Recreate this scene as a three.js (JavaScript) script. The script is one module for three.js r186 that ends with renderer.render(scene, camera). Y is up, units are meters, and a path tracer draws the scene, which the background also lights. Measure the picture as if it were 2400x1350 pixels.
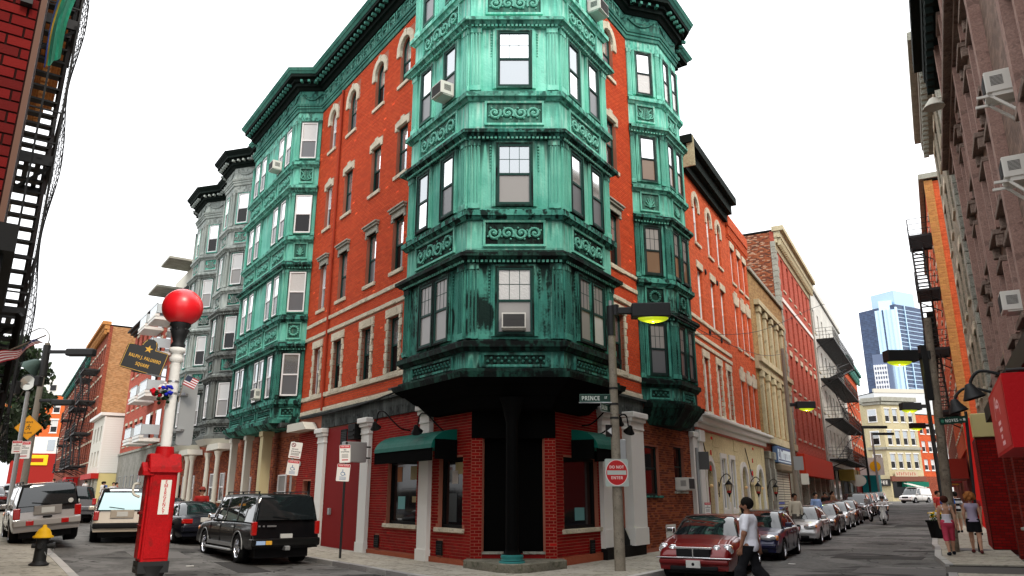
import * as THREE from 'three';
import { mergeGeometries, mergeVertices, toCreasedNormals } from 'three/addons/utils/BufferGeometryUtils.js';
import { RoundedBoxGeometry } from 'three/addons/geometries/RoundedBoxGeometry.js';
import { MarchingCubes } from 'three/addons/objects/MarchingCubes.js';

// ---------------------------------------------------------------- camera, sky, sun, exposure
const scene = new THREE.Scene();
const EYE = 1.7, PITCH = Math.atan(490 / 1740);
const camera = new THREE.PerspectiveCamera(2 * Math.atan(675 / 1740) * 180 / Math.PI, 1024 / 576, 0.1, 3000);
camera.position.set(0, EYE, 0);
camera.lookAt(0, EYE + Math.tan(PITCH) * 10, -10);
const renderer = new THREE.WebGLRenderer({ antialias: true });
renderer.setSize(1024, 576);
renderer.toneMapping = THREE.LinearToneMapping;
renderer.toneMappingExposure = 1.5;
renderer.shadowMap.enabled = true;
renderer.shadowMap.type = THREE.PCFSoftShadowMap;
{ // an even white overcast, a little brighter overhead
  const w = 64, h = 32, d = new Float32Array(w * h * 4);
  for (let j = 0; j < h; j++) for (let i = 0; i < w; i++) {
    const el = ((j + .5) / h - .5) * Math.PI, k = (j * w + i) * 4, up = Math.max(0, Math.sin(el));
    const L = el < 0 ? .5 : 1.12 + .55 * up;
    d[k] = L * .99; d[k + 1] = L; d[k + 2] = L * 1.02; d[k + 3] = 1;
  }
  const t = new THREE.DataTexture(d, w, h, THREE.RGBAFormat, THREE.FloatType);
  t.mapping = THREE.EquirectangularReflectionMapping; t.magFilter = t.minFilter = THREE.LinearFilter; t.needsUpdate = true;
  scene.background = t; scene.environment = t;
}
const sun = new THREE.DirectionalLight(0xfff2e0, 1.5);
sun.position.set(34, 62, 30); sun.target.position.set(0, 0, -30); scene.add(sun, sun.target);
sun.castShadow = true; sun.shadow.radius = 26; sun.shadow.mapSize.set(2048, 2048);
Object.assign(sun.shadow.camera, { left: -80, right: 80, top: 80, bottom: -80, near: 1, far: 250 });

// ---------------------------------------------------------------- helpers
let seed = 7; const rnd = () => { seed = (seed + 0x6D2B79F5) | 0; let t = Math.imul(seed ^ (seed >>> 15), 1 | seed); t = (t + Math.imul(t ^ (t >>> 7), 61 | t)) ^ t; return ((t ^ (t >>> 14)) >>> 0) / 4294967296; };
const rr = (a, b) => a + (b - a) * rnd();
const V = (x, y, z) => new THREE.Vector3(x, y, z);
const rad = d => d * Math.PI / 180, clamp = (x, a, b) => Math.min(b, Math.max(a, x)), mix = (a, b, t) => a + (b - a) * t;
const sstep = (a, b, x) => { const t = clamp((x - a) / (b - a), 0, 1); return t * t * (3 - 2 * t); };
const col = (r, g, b) => new THREE.Color().setRGB(r, g, b);
const used = {};
function numbered(n) { const k = used[n] = (used[n] ?? -1) + 1; return k ? n + '_' + String(k).padStart(3, '0') : n; }
function tag(o, label, category, group, kind) {
  if (label) o.userData.label = label; if (category) o.userData.category = category;
  if (group) o.userData.group = group; if (kind) o.userData.kind = kind; return o;
}
function thing(name, label, category, pos = [0, 0, 0], yaw = 0, group) {
  const o = new THREE.Group(); o.name = numbered(name); o.position.set(...pos); o.rotation.y = yaw; scene.add(o);
  return tag(o, label, category, group);
}
// ground rises gently along both streets
const gy = (x, z) => x < 0 ? .045 * clamp(-x - 6.5, 0, 58) : .022 * clamp(x - 9, 0, 66);
function boxUV(g) { // uv in metres from the dominant axis of each face
  if (g.index) g = g.toNonIndexed();
  if (!g.attributes.normal) g.computeVertexNormals();
  const p = g.attributes.position.array, n = p.length / 3, uv = new Float32Array(n * 2);
  for (let t = 0; t < n; t += 3) {
    const a = t * 3, ux = p[a + 3] - p[a], uy = p[a + 4] - p[a + 1], uz = p[a + 5] - p[a + 2], vx = p[a + 6] - p[a], vy = p[a + 7] - p[a + 1], vz = p[a + 8] - p[a + 2];
    const nx = Math.abs(uy * vz - uz * vy), ny = Math.abs(uz * vx - ux * vz), nz = Math.abs(ux * vy - uy * vx);
    for (let k = 0; k < 3; k++) { const b = (t + k) * 3, c = (t + k) * 2;
      if (nz >= nx && nz >= ny) { uv[c] = p[b]; uv[c + 1] = p[b + 1]; }
      else if (nx >= ny) { uv[c] = p[b + 2]; uv[c + 1] = p[b + 1]; }
      else { uv[c] = p[b]; uv[c + 1] = p[b + 2]; } }
  }
  g.setAttribute('uv', new THREE.BufferAttribute(uv, 2));
  for (const k of Object.keys(g.attributes)) if (!['position', 'normal', 'uv'].includes(k)) g.deleteAttribute(k);
  g.morphAttributes = {}; return g;
}
// add a part: geometries are in world coordinates unless the root is marked local
function part(parent, name, geos, mat, top) {
  geos = [geos].flat(9).filter(Boolean); if (!geos.length) return null; mat ??= geos[0].slabMat;
  geos = geos.map(g => { if (g.index) g = g.toNonIndexed(); if (!g.attributes.uv) g = boxUV(g);
    for (const k of Object.keys(g.attributes)) if (!['position', 'normal', 'uv'].includes(k)) g.deleteAttribute(k); return g; });
  const g = geos.length > 1 ? mergeGeometries(geos, false) : geos[0];
  const m = new THREE.Mesh(g, mat); m.castShadow = m.receiveShadow = true;
  let r = parent; while (r && r.parent && r.parent !== scene) r = r.parent;
  if (r && r !== scene && r.worldParts) g.translate(-r.position.x, -r.position.y, -r.position.z);
  m.name = parent === scene ? numbered(name) : name; parent.add(m); return m;
}
const world = o => { o.worldParts = true; return o; };
function box(x0, x1, y0, y1, z0, z1) { const g = new THREE.BoxGeometry(Math.abs(x1 - x0), Math.abs(y1 - y0), Math.abs(z1 - z0)); g.translate((x0 + x1) / 2, (y0 + y1) / 2, (z0 + z1) / 2); return boxUV(g); }
function rbox(x0, x1, y0, y1, z0, z1, r = .02, s = 2) { const g = new RoundedBoxGeometry(Math.abs(x1 - x0), Math.abs(y1 - y0), Math.abs(z1 - z0), s, r); g.translate((x0 + x1) / 2, (y0 + y1) / 2, (z0 + z1) / 2); return boxUV(g); }
function bar(a, b, r, n = 6, r2 = r) { // rod between two points
  const d = V(b[0] - a[0], b[1] - a[1], b[2] - a[2]), l = d.length(), g = new THREE.CylinderGeometry(r2, r, l, n);
  g.applyQuaternion(new THREE.Quaternion().setFromUnitVectors(V(0, 1, 0), d.normalize())); g.translate((a[0] + b[0]) / 2, (a[1] + b[1]) / 2, (a[2] + b[2]) / 2); return boxUV(g);
}
function sbar(a, b, w, t) { // square bar
  const d = V(b[0] - a[0], b[1] - a[1], b[2] - a[2]), l = d.length(), g = new THREE.BoxGeometry(w, l, t ?? w);
  g.applyQuaternion(new THREE.Quaternion().setFromUnitVectors(V(0, 1, 0), d.normalize())); g.translate((a[0] + b[0]) / 2, (a[1] + b[1]) / 2, (a[2] + b[2]) / 2); return boxUV(g);
}
const tube = (pts, r, n = 24, k = 5) => boxUV(new THREE.TubeGeometry(new THREE.CatmullRomCurve3(pts.map(p => V(...p))), n, r, k));
const lathe = (pts, n = 20) => boxUV(new THREE.LatheGeometry(pts.map(p => new THREE.Vector2(p[0], p[1])), n));
const sph = (x, y, z, r, sx = 1, sy = 1, sz = 1, n = 10) => { const g = new THREE.SphereGeometry(r, n, Math.max(6, n - 2)); g.scale(sx, sy, sz); g.translate(x, y, z); return boxUV(g); };
const shp = pts => new THREE.Shape(pts.map(p => new THREE.Vector2(p[0], p[1])));
function ext(shape, depth, bevel = 0) { return boxUV(new THREE.ExtrudeGeometry(shape, { depth, bevelEnabled: bevel > 0, bevelSize: bevel, bevelThickness: bevel, bevelSegments: 1, curveSegments: 10 })); }
const M4 = () => new THREE.Matrix4();
const tr = (g, x, y, z, ry = 0, rx = 0, rz = 0) => g.applyMatrix4(M4().makeTranslation(x, y, z).multiply(M4().makeRotationFromEuler(new THREE.Euler(rx, ry, rz, 'YXZ'))));
// a facade frame: origin on the ground line, x to the right seen from outside, y up, z outwards
class Frame {
  constructor(P, X, sg = 1) { // P [x,z], X unit vector along +x
    this.P = P; this.X = X; this.sg = sg; this.N = [-X[1], X[0]];
    this.m = M4().set(X[0], 0, this.N[0], P[0], 0, 1, 0, 0, X[1], 0, this.N[1], P[1], 0, 0, 0, 1);
  }
  static dir(P, deg, sg) { const a = rad(deg); return new Frame(P, [Math.sin(a) * sg, -Math.cos(a) * sg], sg); }
  static pts(a, b) { const l = Math.hypot(b[0] - a[0], b[1] - a[1]); const f = new Frame(a, [(b[0] - a[0]) / l, (b[1] - a[1]) / l]); f.len = l; return f; }
  go(g) { return g.applyMatrix4(this.m); }
  xz(s, o = 0) { const x = s * this.sg; return [this.P[0] + this.X[0] * x + this.N[0] * o, this.P[1] + this.X[1] * x + this.N[1] * o]; }
  pt(s, y, o = 0) { const q = this.xz(s, o); return [q[0], y, q[1]]; }
  box(s0, s1, y0, y1, o0, o1) { return this.go(box(s0 * this.sg, s1 * this.sg, y0, y1, o0, o1)); }
  rbox(s0, s1, y0, y1, o0, o1, r) { return this.go(rbox(s0 * this.sg, s1 * this.sg, y0, y1, o0, o1, r)); }
  ext(pts, o0, depth, bevel) { const q = pts.map(p => [p[0] * this.sg, p[1]]); const g = ext(shp(q), depth, bevel); g.translate(0, 0, o0); return this.go(g); }
  bar(a, b, r, n) { return bar(this.pt(...a), this.pt(...b), r, n); }
  tube(pts, r, n, k) { return tube(pts.map(p => this.pt(...p)), r, n, k); }
  wall(s0, s1, y0, y1, holes, depth) { // holes: {s0,s1,y0,y1,arch}
    const g = this.sg, S = shp([[s0 * g, y0], [s1 * g, y0], [s1 * g, y1], [s0 * g, y1]]);
    for (const h of holes) { const a = Math.min(h.s0 * g, h.s1 * g), b = Math.max(h.s0 * g, h.s1 * g), p = new THREE.Path();
      p.moveTo(a, h.y0); p.lineTo(b, h.y0);
      if (h.arch) { const r = (b - a) / 2; p.lineTo(b, h.y1 - r); p.absarc((a + b) / 2, h.y1 - r, r, 0, Math.PI, false); p.lineTo(a, h.y0); } else { p.lineTo(b, h.y1); p.lineTo(a, h.y1); p.lineTo(a, h.y0); }
      S.holes.push(p); }
    const e = ext(S, depth); e.translate(0, 0, -depth); return this.go(e);
  }
}
// ---------------------------------------------------------------- procedural textures
function hash(x, y, s) { let h = (x * 374761393 + y * 668265263 + s * 974634777) | 0; h = Math.imul(h ^ (h >>> 13), 1274126177); return ((h ^ (h >>> 16)) >>> 0) / 4294967296; }
function vn(x, y, px, py, s) { const xi = Math.floor(x), yi = Math.floor(y), fx = x - xi, fy = y - yi, u = fx * fx * (3 - 2 * fx), v = fy * fy * (3 - 2 * fy), w = (a, p) => ((a % p) + p) % p;
  const a = hash(w(xi, px), w(yi, py), s), b = hash(w(xi + 1, px), w(yi, py), s), c = hash(w(xi, px), w(yi + 1, py), s), d = hash(w(xi + 1, px), w(yi + 1, py), s);
  return mix(mix(a, b, u), mix(c, d, u), v); }
function fbm(u, v, fx, fy, o, s) { let r = 0, a = .5, t = 0; for (let i = 0; i < o; i++) { r += a * vn(u * fx, v * fy, fx, fy, s + i * 17); t += a; a *= .5; fx *= 2; fy *= 2; } return r / t; }
function texture(n, metres, fn, srgb = true, my = metres) { // fn(u,v) -> [r,g,b] linear
  const d = new Uint8Array(n * n * 4), enc = x => { x = clamp(x, 0, 1); return srgb ? (x <= .0031308 ? 12.92 * x : 1.055 * Math.pow(x, 1 / 2.4) - .055) : x; };
  for (let j = 0; j < n; j++) for (let i = 0; i < n; i++) { const c = fn((i + .5) / n, (j + .5) / n), k = (j * n + i) * 4; d[k] = enc(c[0]) * 255; d[k + 1] = enc(c[1]) * 255; d[k + 2] = enc(c[2]) * 255; d[k + 3] = 255; }
  const t = new THREE.DataTexture(d, n, n); t.wrapS = t.wrapT = THREE.RepeatWrapping; t.magFilter = THREE.LinearFilter; t.minFilter = THREE.LinearMipmapLinearFilter; t.generateMipmaps = true;
  if (srgb) t.colorSpace = THREE.SRGBColorSpace; t.repeat.set(1 / metres, 1 / my); t.needsUpdate = true; return t;
}
const mc = (a, b, t) => [mix(a[0], b[0], t), mix(a[1], b[1], t), mix(a[2], b[2], t)];
const std = (c, rough = .8, x = {}) => new THREE.MeshPhysicalMaterial({ color: Array.isArray(c) ? col(...c) : c, roughness: rough, specularIntensity: x.metalness || rough < .45 ? 1 : .22, ...x });
const phys = (c, rough, x = {}) => new THREE.MeshPhysicalMaterial({ color: Array.isArray(c) ? col(...c) : c, roughness: rough, ...x });
function canvasMat(w, h, draw, x = {}) { const c = document.createElement('canvas'); c.width = w; c.height = h; draw(c.getContext('2d'), w, h);
  const t = new THREE.CanvasTexture(c); t.colorSpace = THREE.SRGBColorSpace; return new THREE.MeshStandardMaterial({ map: t, roughness: .5, ...x }); }
// a printed face: a plane centred at the origin, facing +z, uv 0..1
function face(w, h) { const g = new THREE.PlaneGeometry(w, h).toNonIndexed(); return g; }

function patina(lo, hi, dark, dk, pale, s, sh = 0) { // weathered copper; stains run down from the storey ledges, which repeat every 3.57 m
  const fract = x => x - Math.floor(x);
  return texture(512, 4, (u, v) => {
    const a = fbm(u, v, 5, 5, 4, s), st = fbm(u, v, 38, 4, 3, s + 5), st2 = fbm(u, v, 84, 3, 2, s + 9), bl = fbm(u, v, 5, 4, 4, s + 13), fine = fbm(u, v, 90, 80, 2, s + 21);
    let c = mc(lo, hi, clamp(a * 1.3 - .15 + (st - .5) * .7 + (fine - .5) * .25, 0, 1)), dkn = 0;
    for (const [vl, q] of [[.134, 1], [.476, .75], [.262, .45]]) { const d = fract(vl - v), n = vn(u * 70, q * 9, 70, 16, s + 31), m = vn(u * 16, q * 5, 16, 16, s + 37), L = .03 + .34 * n * n * (.35 + m); dkn = Math.max(dkn, sstep(L, L * .15, d) * q * (.45 + .55 * m)); const P = L * 2.2; c = mc(c, pale, sstep(.55, .9, vn(u * 55, 3 + q, 55, 8, s + 41)) * sstep(P, 0, d) * .6); }
    if ((v > .134 && v < .25) || (v > .48 && v < .575)) dkn = Math.max(dkn, sstep(.42, .68, fbm(u, v, 40, 24, 3, s + 51)) * .75);
    c = mc(c, pale, sstep(.6, .8, st2) * .35 * sstep(.4, .62, bl));
    dkn = Math.max(dkn, sstep(.56 - sh * 2.2, .74 - sh * 2.2, bl * .6 + st * .3 + fine * .1) * (.55 + sh * 5));
    return mc(c, dark, clamp(dkn * dk, 0, .96));
  }, true, 3.57);
}
function brickTex(list, mortar, bw = .215, bh = .075, jm = .011, s = 1, grime = .25) { // 8 x 24 bricks
  const nx = 8, ny = 24;
  return texture(512, nx * bw, (u, v) => {
    const y = v * ny, row = Math.floor(y), x = u * nx + (row & 1) * .5, cx = Math.floor(x), fx = (x - cx) * bw, fy = (y - row) * bh;
    const g = 1 - grime * fbm(u, v, 4, 4, 4, s + 3);
    if (fx < jm || fy < jm) return mortar.map(k => k * g);
    const c = list[Math.floor(hash(cx % nx, row, s) * list.length)], k = (.85 + .3 * hash(cx % nx, row, s + 1)) * (.85 + .3 * fbm(u, v, 64, 64, 2, s + 2)) * g;
    return c.map(q => q * k);
  }, true, ny * bh);
}
function brickBump(bw = .215, bh = .075, jm = .012) { return texture(256, 8 * bw, (u, v) => { const y = v * 24, r = Math.floor(y), x = u * 8 + (r & 1) * .5, fx = (x - Math.floor(x)) * bw, fy = (y - r) * bh; const k = fx < jm || fy < jm ? 0 : .75 + .25 * vn(u * 128, v * 128, 128, 128, 4); return [k, k, k]; }, false, 24 * bh); }
function speck(a, b, c, metres, s, n = 512, f = 24) { return texture(n, metres, (u, v) => { const k = fbm(u, v, 5, 5, 4, s), q = fbm(u, v, f * 4, f * 4, 2, s + 4), w = fbm(u, v, 14, 14, 3, s + 8); let r = mc(a, b, clamp(k * 1.4 - .2, 0, 1)); r = r.map(x => x * (.8 + .4 * q)); return mc(r, c, sstep(.62, .78, w) * .5); }); }
const bump = brickBump();
const grain = texture(256, 1, (u, v) => { const k = fbm(u, v, 24, 24, 3, 77); return [k, k, k]; }, false);
function brickMat(list, mortar, s, x = {}, grime) { return std(0xffffff, .9, { map: brickTex(list, mortar, .215, .075, .011, s, grime), bumpMap: bump, bumpScale: .008, ...x }); }
const PT = {
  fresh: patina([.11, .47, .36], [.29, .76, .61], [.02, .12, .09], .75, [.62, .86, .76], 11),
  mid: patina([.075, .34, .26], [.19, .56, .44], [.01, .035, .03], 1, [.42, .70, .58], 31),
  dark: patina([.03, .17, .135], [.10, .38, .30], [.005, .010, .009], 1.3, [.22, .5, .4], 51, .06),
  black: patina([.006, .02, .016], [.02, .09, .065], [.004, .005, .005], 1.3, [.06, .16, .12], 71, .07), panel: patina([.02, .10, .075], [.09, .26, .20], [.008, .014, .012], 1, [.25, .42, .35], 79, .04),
  grey: patina([.24, .29, .27], [.44, .48, .45], [.05, .055, .053], .7, [.58, .62, .59], 91),
  greydk: patina([.10, .115, .107], [.22, .235, .22], [.02, .02, .02], .9, [.3, .33, .31], 97),
  frieze: patina([.03, .15, .12], [.09, .29, .23], [.006, .02, .018], 1.1, [.2, .42, .34], 121),
};
const pm = (t, x = {}) => std(0xffffff, .72, { map: t, bumpMap: grain, bumpScale: .006, ...x });
const MT = {
  fresh: pm(PT.fresh), mid: pm(PT.mid), dark: pm(PT.dark), black: pm(PT.black), panel: pm(PT.panel), grey: pm(PT.grey), greydk: pm(PT.greydk), frieze: pm(PT.frieze),
  cornice: std([.008, .014, .012], .85), cornicetop: pm(PT.frieze),
  mortar: std([.36, .13, .085], .95, { bumpMap: grain, bumpScale: .003 }), mortarDk: std([.20, .045, .03], .95),
  stone: std(0xffffff, .95, { map: speck([.50, .45, .34], [.66, .60, .47], [.28, .25, .2], 2, 5), bumpMap: grain, bumpScale: .02 }),
  stoneGrey: std(0xffffff, .95, { map: speck([.28, .28, .24], [.4, .4, .34], [.16, .15, .13], 2, 15), bumpMap: grain, bumpScale: .02 }),
  lead: std(0xffffff, .85, { map: patina([.03, .035, .033], [.08, .09, .085], [.008, .009, .009], 1, [.14, .16, .15], 141) }),
  white: std([.74, .73, .69], .6, { bumpMap: grain, bumpScale: .004 }), offwhite: std([.6, .58, .5], .7), cream: std([.66, .56, .26], .7), creamDk: std([.5, .43, .25], .7),
  blackp: std([.007, .007, .007], .6), blackm: phys([.004, .004, .004], .95, { specularIntensity: .04 }), iron: std([.014, .015, .016], .6, { metalness: .3 }), gfred: std([.20, .007, .007], .7),
  sashGreen: std([.012, .05, .042], .5), sashDark: std([.014, .028, .027], .5), sashWhite: std([.80, .80, .80], .45), sashGrey: std([.3, .32, .32], .5), sashRed: std([.30, .03, .02], .5), sashBrown: std([.12, .06, .04], .5),
  // panes: sky-reflecting glass, lace curtain, roller blind, insect screen, dark room
  sky: phys([.93, .95, .97], .05, { metalness: .85 }), skydim: phys([.42, .45, .47], .08, { metalness: .75 }), curtain: phys([.55, .55, .54], .6, { clearcoat: 1, clearcoatRoughness: .04, bumpMap: grain, bumpScale: .01 }), blind: phys([.26, .25, .24], .6, { clearcoat: .6, clearcoatRoughness: .06 }),
  screen: phys([.11, .115, .125], .45, { clearcoat: .5, clearcoatRoughness: .1 }), room: phys([.008, .008, .009], .08, { specularIntensity: .45, clearcoat: .15, clearcoatRoughness: .03 }), warm: phys([.16, .09, .045], .4, { clearcoat: .8, clearcoatRoughness: .04 }),
  steel: std([.55, .56, .57], .35, { metalness: .9 }), chrome: std([.8, .8, .82], .1, { metalness: 1 }), galv: std([.33, .34, .34], .5, { metalness: .5 }), acwhite: std([.66, .65, .6], .5), acdark: std([.09, .09, .09], .7), wood: std([.25, .21, .17], .9, { bumpMap: grain, bumpScale: .01 }),
};
// ---------------------------------------------------------------- ground, roads, pavements
const asphalt = std(0xffffff, .88, { map: texture(1024, 11, (u, v) => {
  const a = fbm(u, v, 4, 4, 5, 3), b = fbm(u, v, 150, 150, 2, 8), c = fbm(u, v, 9, 7, 4, 12), crack = Math.abs(fbm(u, v, 6, 6, 5, 21) - .5), oil = sstep(.6, .75, fbm(u, v, 7, 12, 3, 33));
  let k = .115 * (.6 + .8 * a) * (.7 + .6 * b); k = mix(k, .20, sstep(.52, .66, c) * .6); k = mix(k, .03, oil * .75); if (crack < .007) k *= .35;
  return [k * 1.03, k, k * .95]; }), bumpMap: texture(512, 1.5, (u, v) => { const k = fbm(u, v, 90, 90, 2, 4); return [k, k, k]; }, false), bumpScale: .008 });
const concrete = [0, 1, 2].map(i => std([[.40, .37, .31], [.385, .357, .30], [.41, .38, .322]][i], .92, { map: texture(512, 3.1, (u, v) => { const a = fbm(u, v, 5, 5, 4, 40 + i), b = fbm(u, v, 120, 120, 2, 44 + i), g = sstep(.62, .72, fbm(u, v, 30, 30, 2, 48 + i)); const k = (.7 + .45 * a) * (.85 + .3 * b) * (1 - .35 * g); return [k, k, k * .98]; }), bumpMap: grain, bumpScale: .004 }));
const granite = [std([.38, .37, .35], .85, { bumpMap: grain, bumpScale: .01 }), std([.30, .29, .28], .85, { bumpMap: grain, bumpScale: .01 }), std([.45, .43, .40], .85, { bumpMap: grain, bumpScale: .01 })];
const ROAD = -.13;
{ const xs = [-500, -64.5, -40, -6.5, 0, 9, 40, 75, 500], pos = [], zs = [60, 0, -20, -60, -150, -900];
  for (let i = 0; i < xs.length - 1; i++) for (let j = 0; j < zs.length - 1; j++) { const q = [[xs[i], zs[j]], [xs[i + 1], zs[j]], [xs[i + 1], zs[j + 1]], [xs[i], zs[j + 1]]].map(([x, z]) => { const e = x <= 0 && (xs[i] < 0) ? .045 * clamp(-x - 6.5, 0, 58) : .022 * clamp(x - 9, 0, 66); return [x, e + ROAD, z]; });
    for (const k of [0, 1, 2, 0, 2, 3]) pos.push(...q[k]); }
  const g = new THREE.BufferGeometry(); g.setAttribute('position', new THREE.BufferAttribute(new Float32Array(pos), 3)); g.computeVertexNormals();
  tag(part(scene, 'road', boxUV(g), asphalt), null, null, null, 'structure'); }
const LD = -35.5, RD = 33, SD = 29; // street directions in degrees
const A = [-1.02, -20], Bc = [1.10, -20];
const FL = Frame.dir(A, LD, -1), FR = Frame.dir(Bc, RD, 1);
for (const F of [FL, FR]) F.yaw = Math.atan2(F.N[0], F.N[1]);
const along = (P, deg, s) => [P[0] + s * Math.sin(rad(deg)), P[1] - s * Math.cos(rad(deg))];
const E2 = along(Bc, RD, 10.8), F2 = Frame.dir(E2, SD, 1);           // next houses of the right-hand row
const SR = Frame.dir([0, 0], SD, 1);                                  // right street: s along it, o = minus lateral from the camera line
const rs = (s, lat) => SR.xz(s, lat), FS = SR;                       // outward normal of SR points right
const ls = (s, lat) => { const a = rad(LD); return [s * Math.sin(a) + lat * Math.cos(a), -s * Math.cos(a) + lat * Math.sin(a)]; };
function slabFrom(q, y0, th, mat) { // q: 4 plan points in order, follows the ground
  const pos = [], top = q.map(p => [p[0], gy(p[0], p[1]) + y0, p[1]]), bot = top.map(p => [p[0], p[1] - th, p[2]]);
  const quad = (a, b, c, d) => { for (const k of [a, b, c, a, c, d]) pos.push(...k); };
  quad(...top); for (let i = 0; i < 4; i++) quad(top[(i + 1) % 4], top[i], bot[i], bot[(i + 1) % 4]);
  const g = new THREE.BufferGeometry(); g.setAttribute('position', new THREE.BufferAttribute(new Float32Array(pos), 3)); g.computeVertexNormals();
  const e1 = [q[1][0] - q[0][0], q[1][1] - q[0][1]], e2 = [q[3][0] - q[0][0], q[3][1] - q[0][1]];
  if (e1[0] * e2[1] - e1[1] * e2[0] > 0) { const p = g.attributes.position.array; for (let i = 0; i < p.length; i += 9) for (let k = 0; k < 3; k++) { const t = p[i + k]; p[i + k] = p[i + 6 + k]; p[i + 6 + k] = t; } g.computeVertexNormals(); }
  const out = boxUV(g); out.slabMat = mat; return out;
}
function pavement(name, P, s0, s1, step, inner, outer, lanes, kerbSide = true) { // P(s,lat) -> xz ; inner = building side, outer = kerb side
  const root = tag(world(new THREE.Group()), null, null, null, 'structure'); root.name = numbered(name); scene.add(root); root.worldParts = true;
  const kw = .18 * Math.sign(inner(s0) - outer(s0)), gp = .012;
  const bed = [];
  for (let s = s0; s < s1; s += step) { const e = Math.min(s + step, s1);
    bed.push(slabFrom([P(s, outer(s) + kw * .5), P(e, outer(e) + kw * .5), P(e, inner(e)), P(s, inner(s))], -.035, .12));
    for (let l = 0; l < lanes; l++) { const f = t => s2 => mix(outer(s2) + kw, inner(s2), t), a = f(l / lanes), b = f((l + 1) / lanes);
      part(root, 'paving_slab', slabFrom([P(s + gp, a(s) + gp), P(e - gp, a(e) + gp), P(e - gp, b(e) - gp), P(s + gp, b(s) - gp)], rr(-.006, .002), .2, concrete[Math.floor(rnd() * 3)])); }
    if (kerbSide) for (const [c, d] of [[s, (s + e) / 2], [(s + e) / 2, e]]) part(root, 'kerb_stone', slabFrom([P(c + .01, outer(c)), P(d - .01, outer(d)), P(d - .01, outer(d) + kw), P(c + .01, outer(c) + kw)], rr(-.004, .006), .3, granite[Math.floor(rnd() * 3)])); }
  part(root, 'joint_bed', bed, std([.07, .065, .06], .95));
  return root;
}
// pavement round the corner house: left arm, right arm, rounded tip
pavement('pavement', ls, 16.2, 70, 2.2, s => 10.9, s => 8.6, 2);
pavement('pavement', (s, o) => FR.xz(s, o), -1.2, 10.6, 2.1, s => -.1, s => 2.65, 2);
pavement('pavement', (s, o) => F2.xz(s, o), .2, 84, 2.8, s => -.1, s => 2.5, 1);
{ const p0 = ls(16.2, 8.6), p1 = FR.xz(-1.2, 2.65), i0 = ls(16.2, 10.9), i1 = FR.xz(-1.2, -.1), pts = [p0]; const c = [.15, -15.2];
  const bez = t => [(1 - t) ** 2 * p0[0] + 2 * t * (1 - t) * c[0] + t * t * p1[0], (1 - t) ** 2 * p0[1] + 2 * t * (1 - t) * c[1] + t * t * p1[1]];
  const root = tag(world(new THREE.Group()), null, null, null, 'structure'); root.name = numbered('pavement'); scene.add(root); root.worldParts = true;
  const mid = [(i0[0] + i1[0]) / 2, (i0[1] + i1[1]) / 2 - .8];
  const inr = t => { const b = bez(t), l = Math.hypot(mid[0] - b[0], mid[1] - b[1]); return [b[0] + (mid[0] - b[0]) / l * .18, b[1] + (mid[1] - b[1]) / l * .18]; };
  for (let k = 0; k < 8; k++) { const t = k / 8, u = (k + 1) / 8; part(root, 'kerb_stone', slabFrom([bez(t + .002), bez(u - .002), inr(u - .002), inr(t + .002)], .001, .3, granite[k % 3])); }
  const fan = []; for (let k = 0; k <= 16; k++) fan.push(inr(k / 16));
  const S = shp([...fan, i1, mid, i0].map(q => [q[0], -q[1]])); const g = ext(S, .2); g.rotateX(-Math.PI / 2); g.translate(0, -.201, 0); part(root, 'paving_slab', boxUV(g), concrete[0]); }
// far side pavements
pavement('pavement', ls, 5, 95, 2.4, s => -2.2, s => 2.25, 2);
pavement('pavement', (s, l) => rs(s, l), 23.2, 100, 2.6, s => 1.7, s => s < 31 ? -.35 + .25 * sstep(26, 23.2, s) : -.45, 1);
pavement('pavement', (s, l) => rs(s, l), 6, 20.9, 2.1, s => 1.7, s => -.05, 1);
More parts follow.
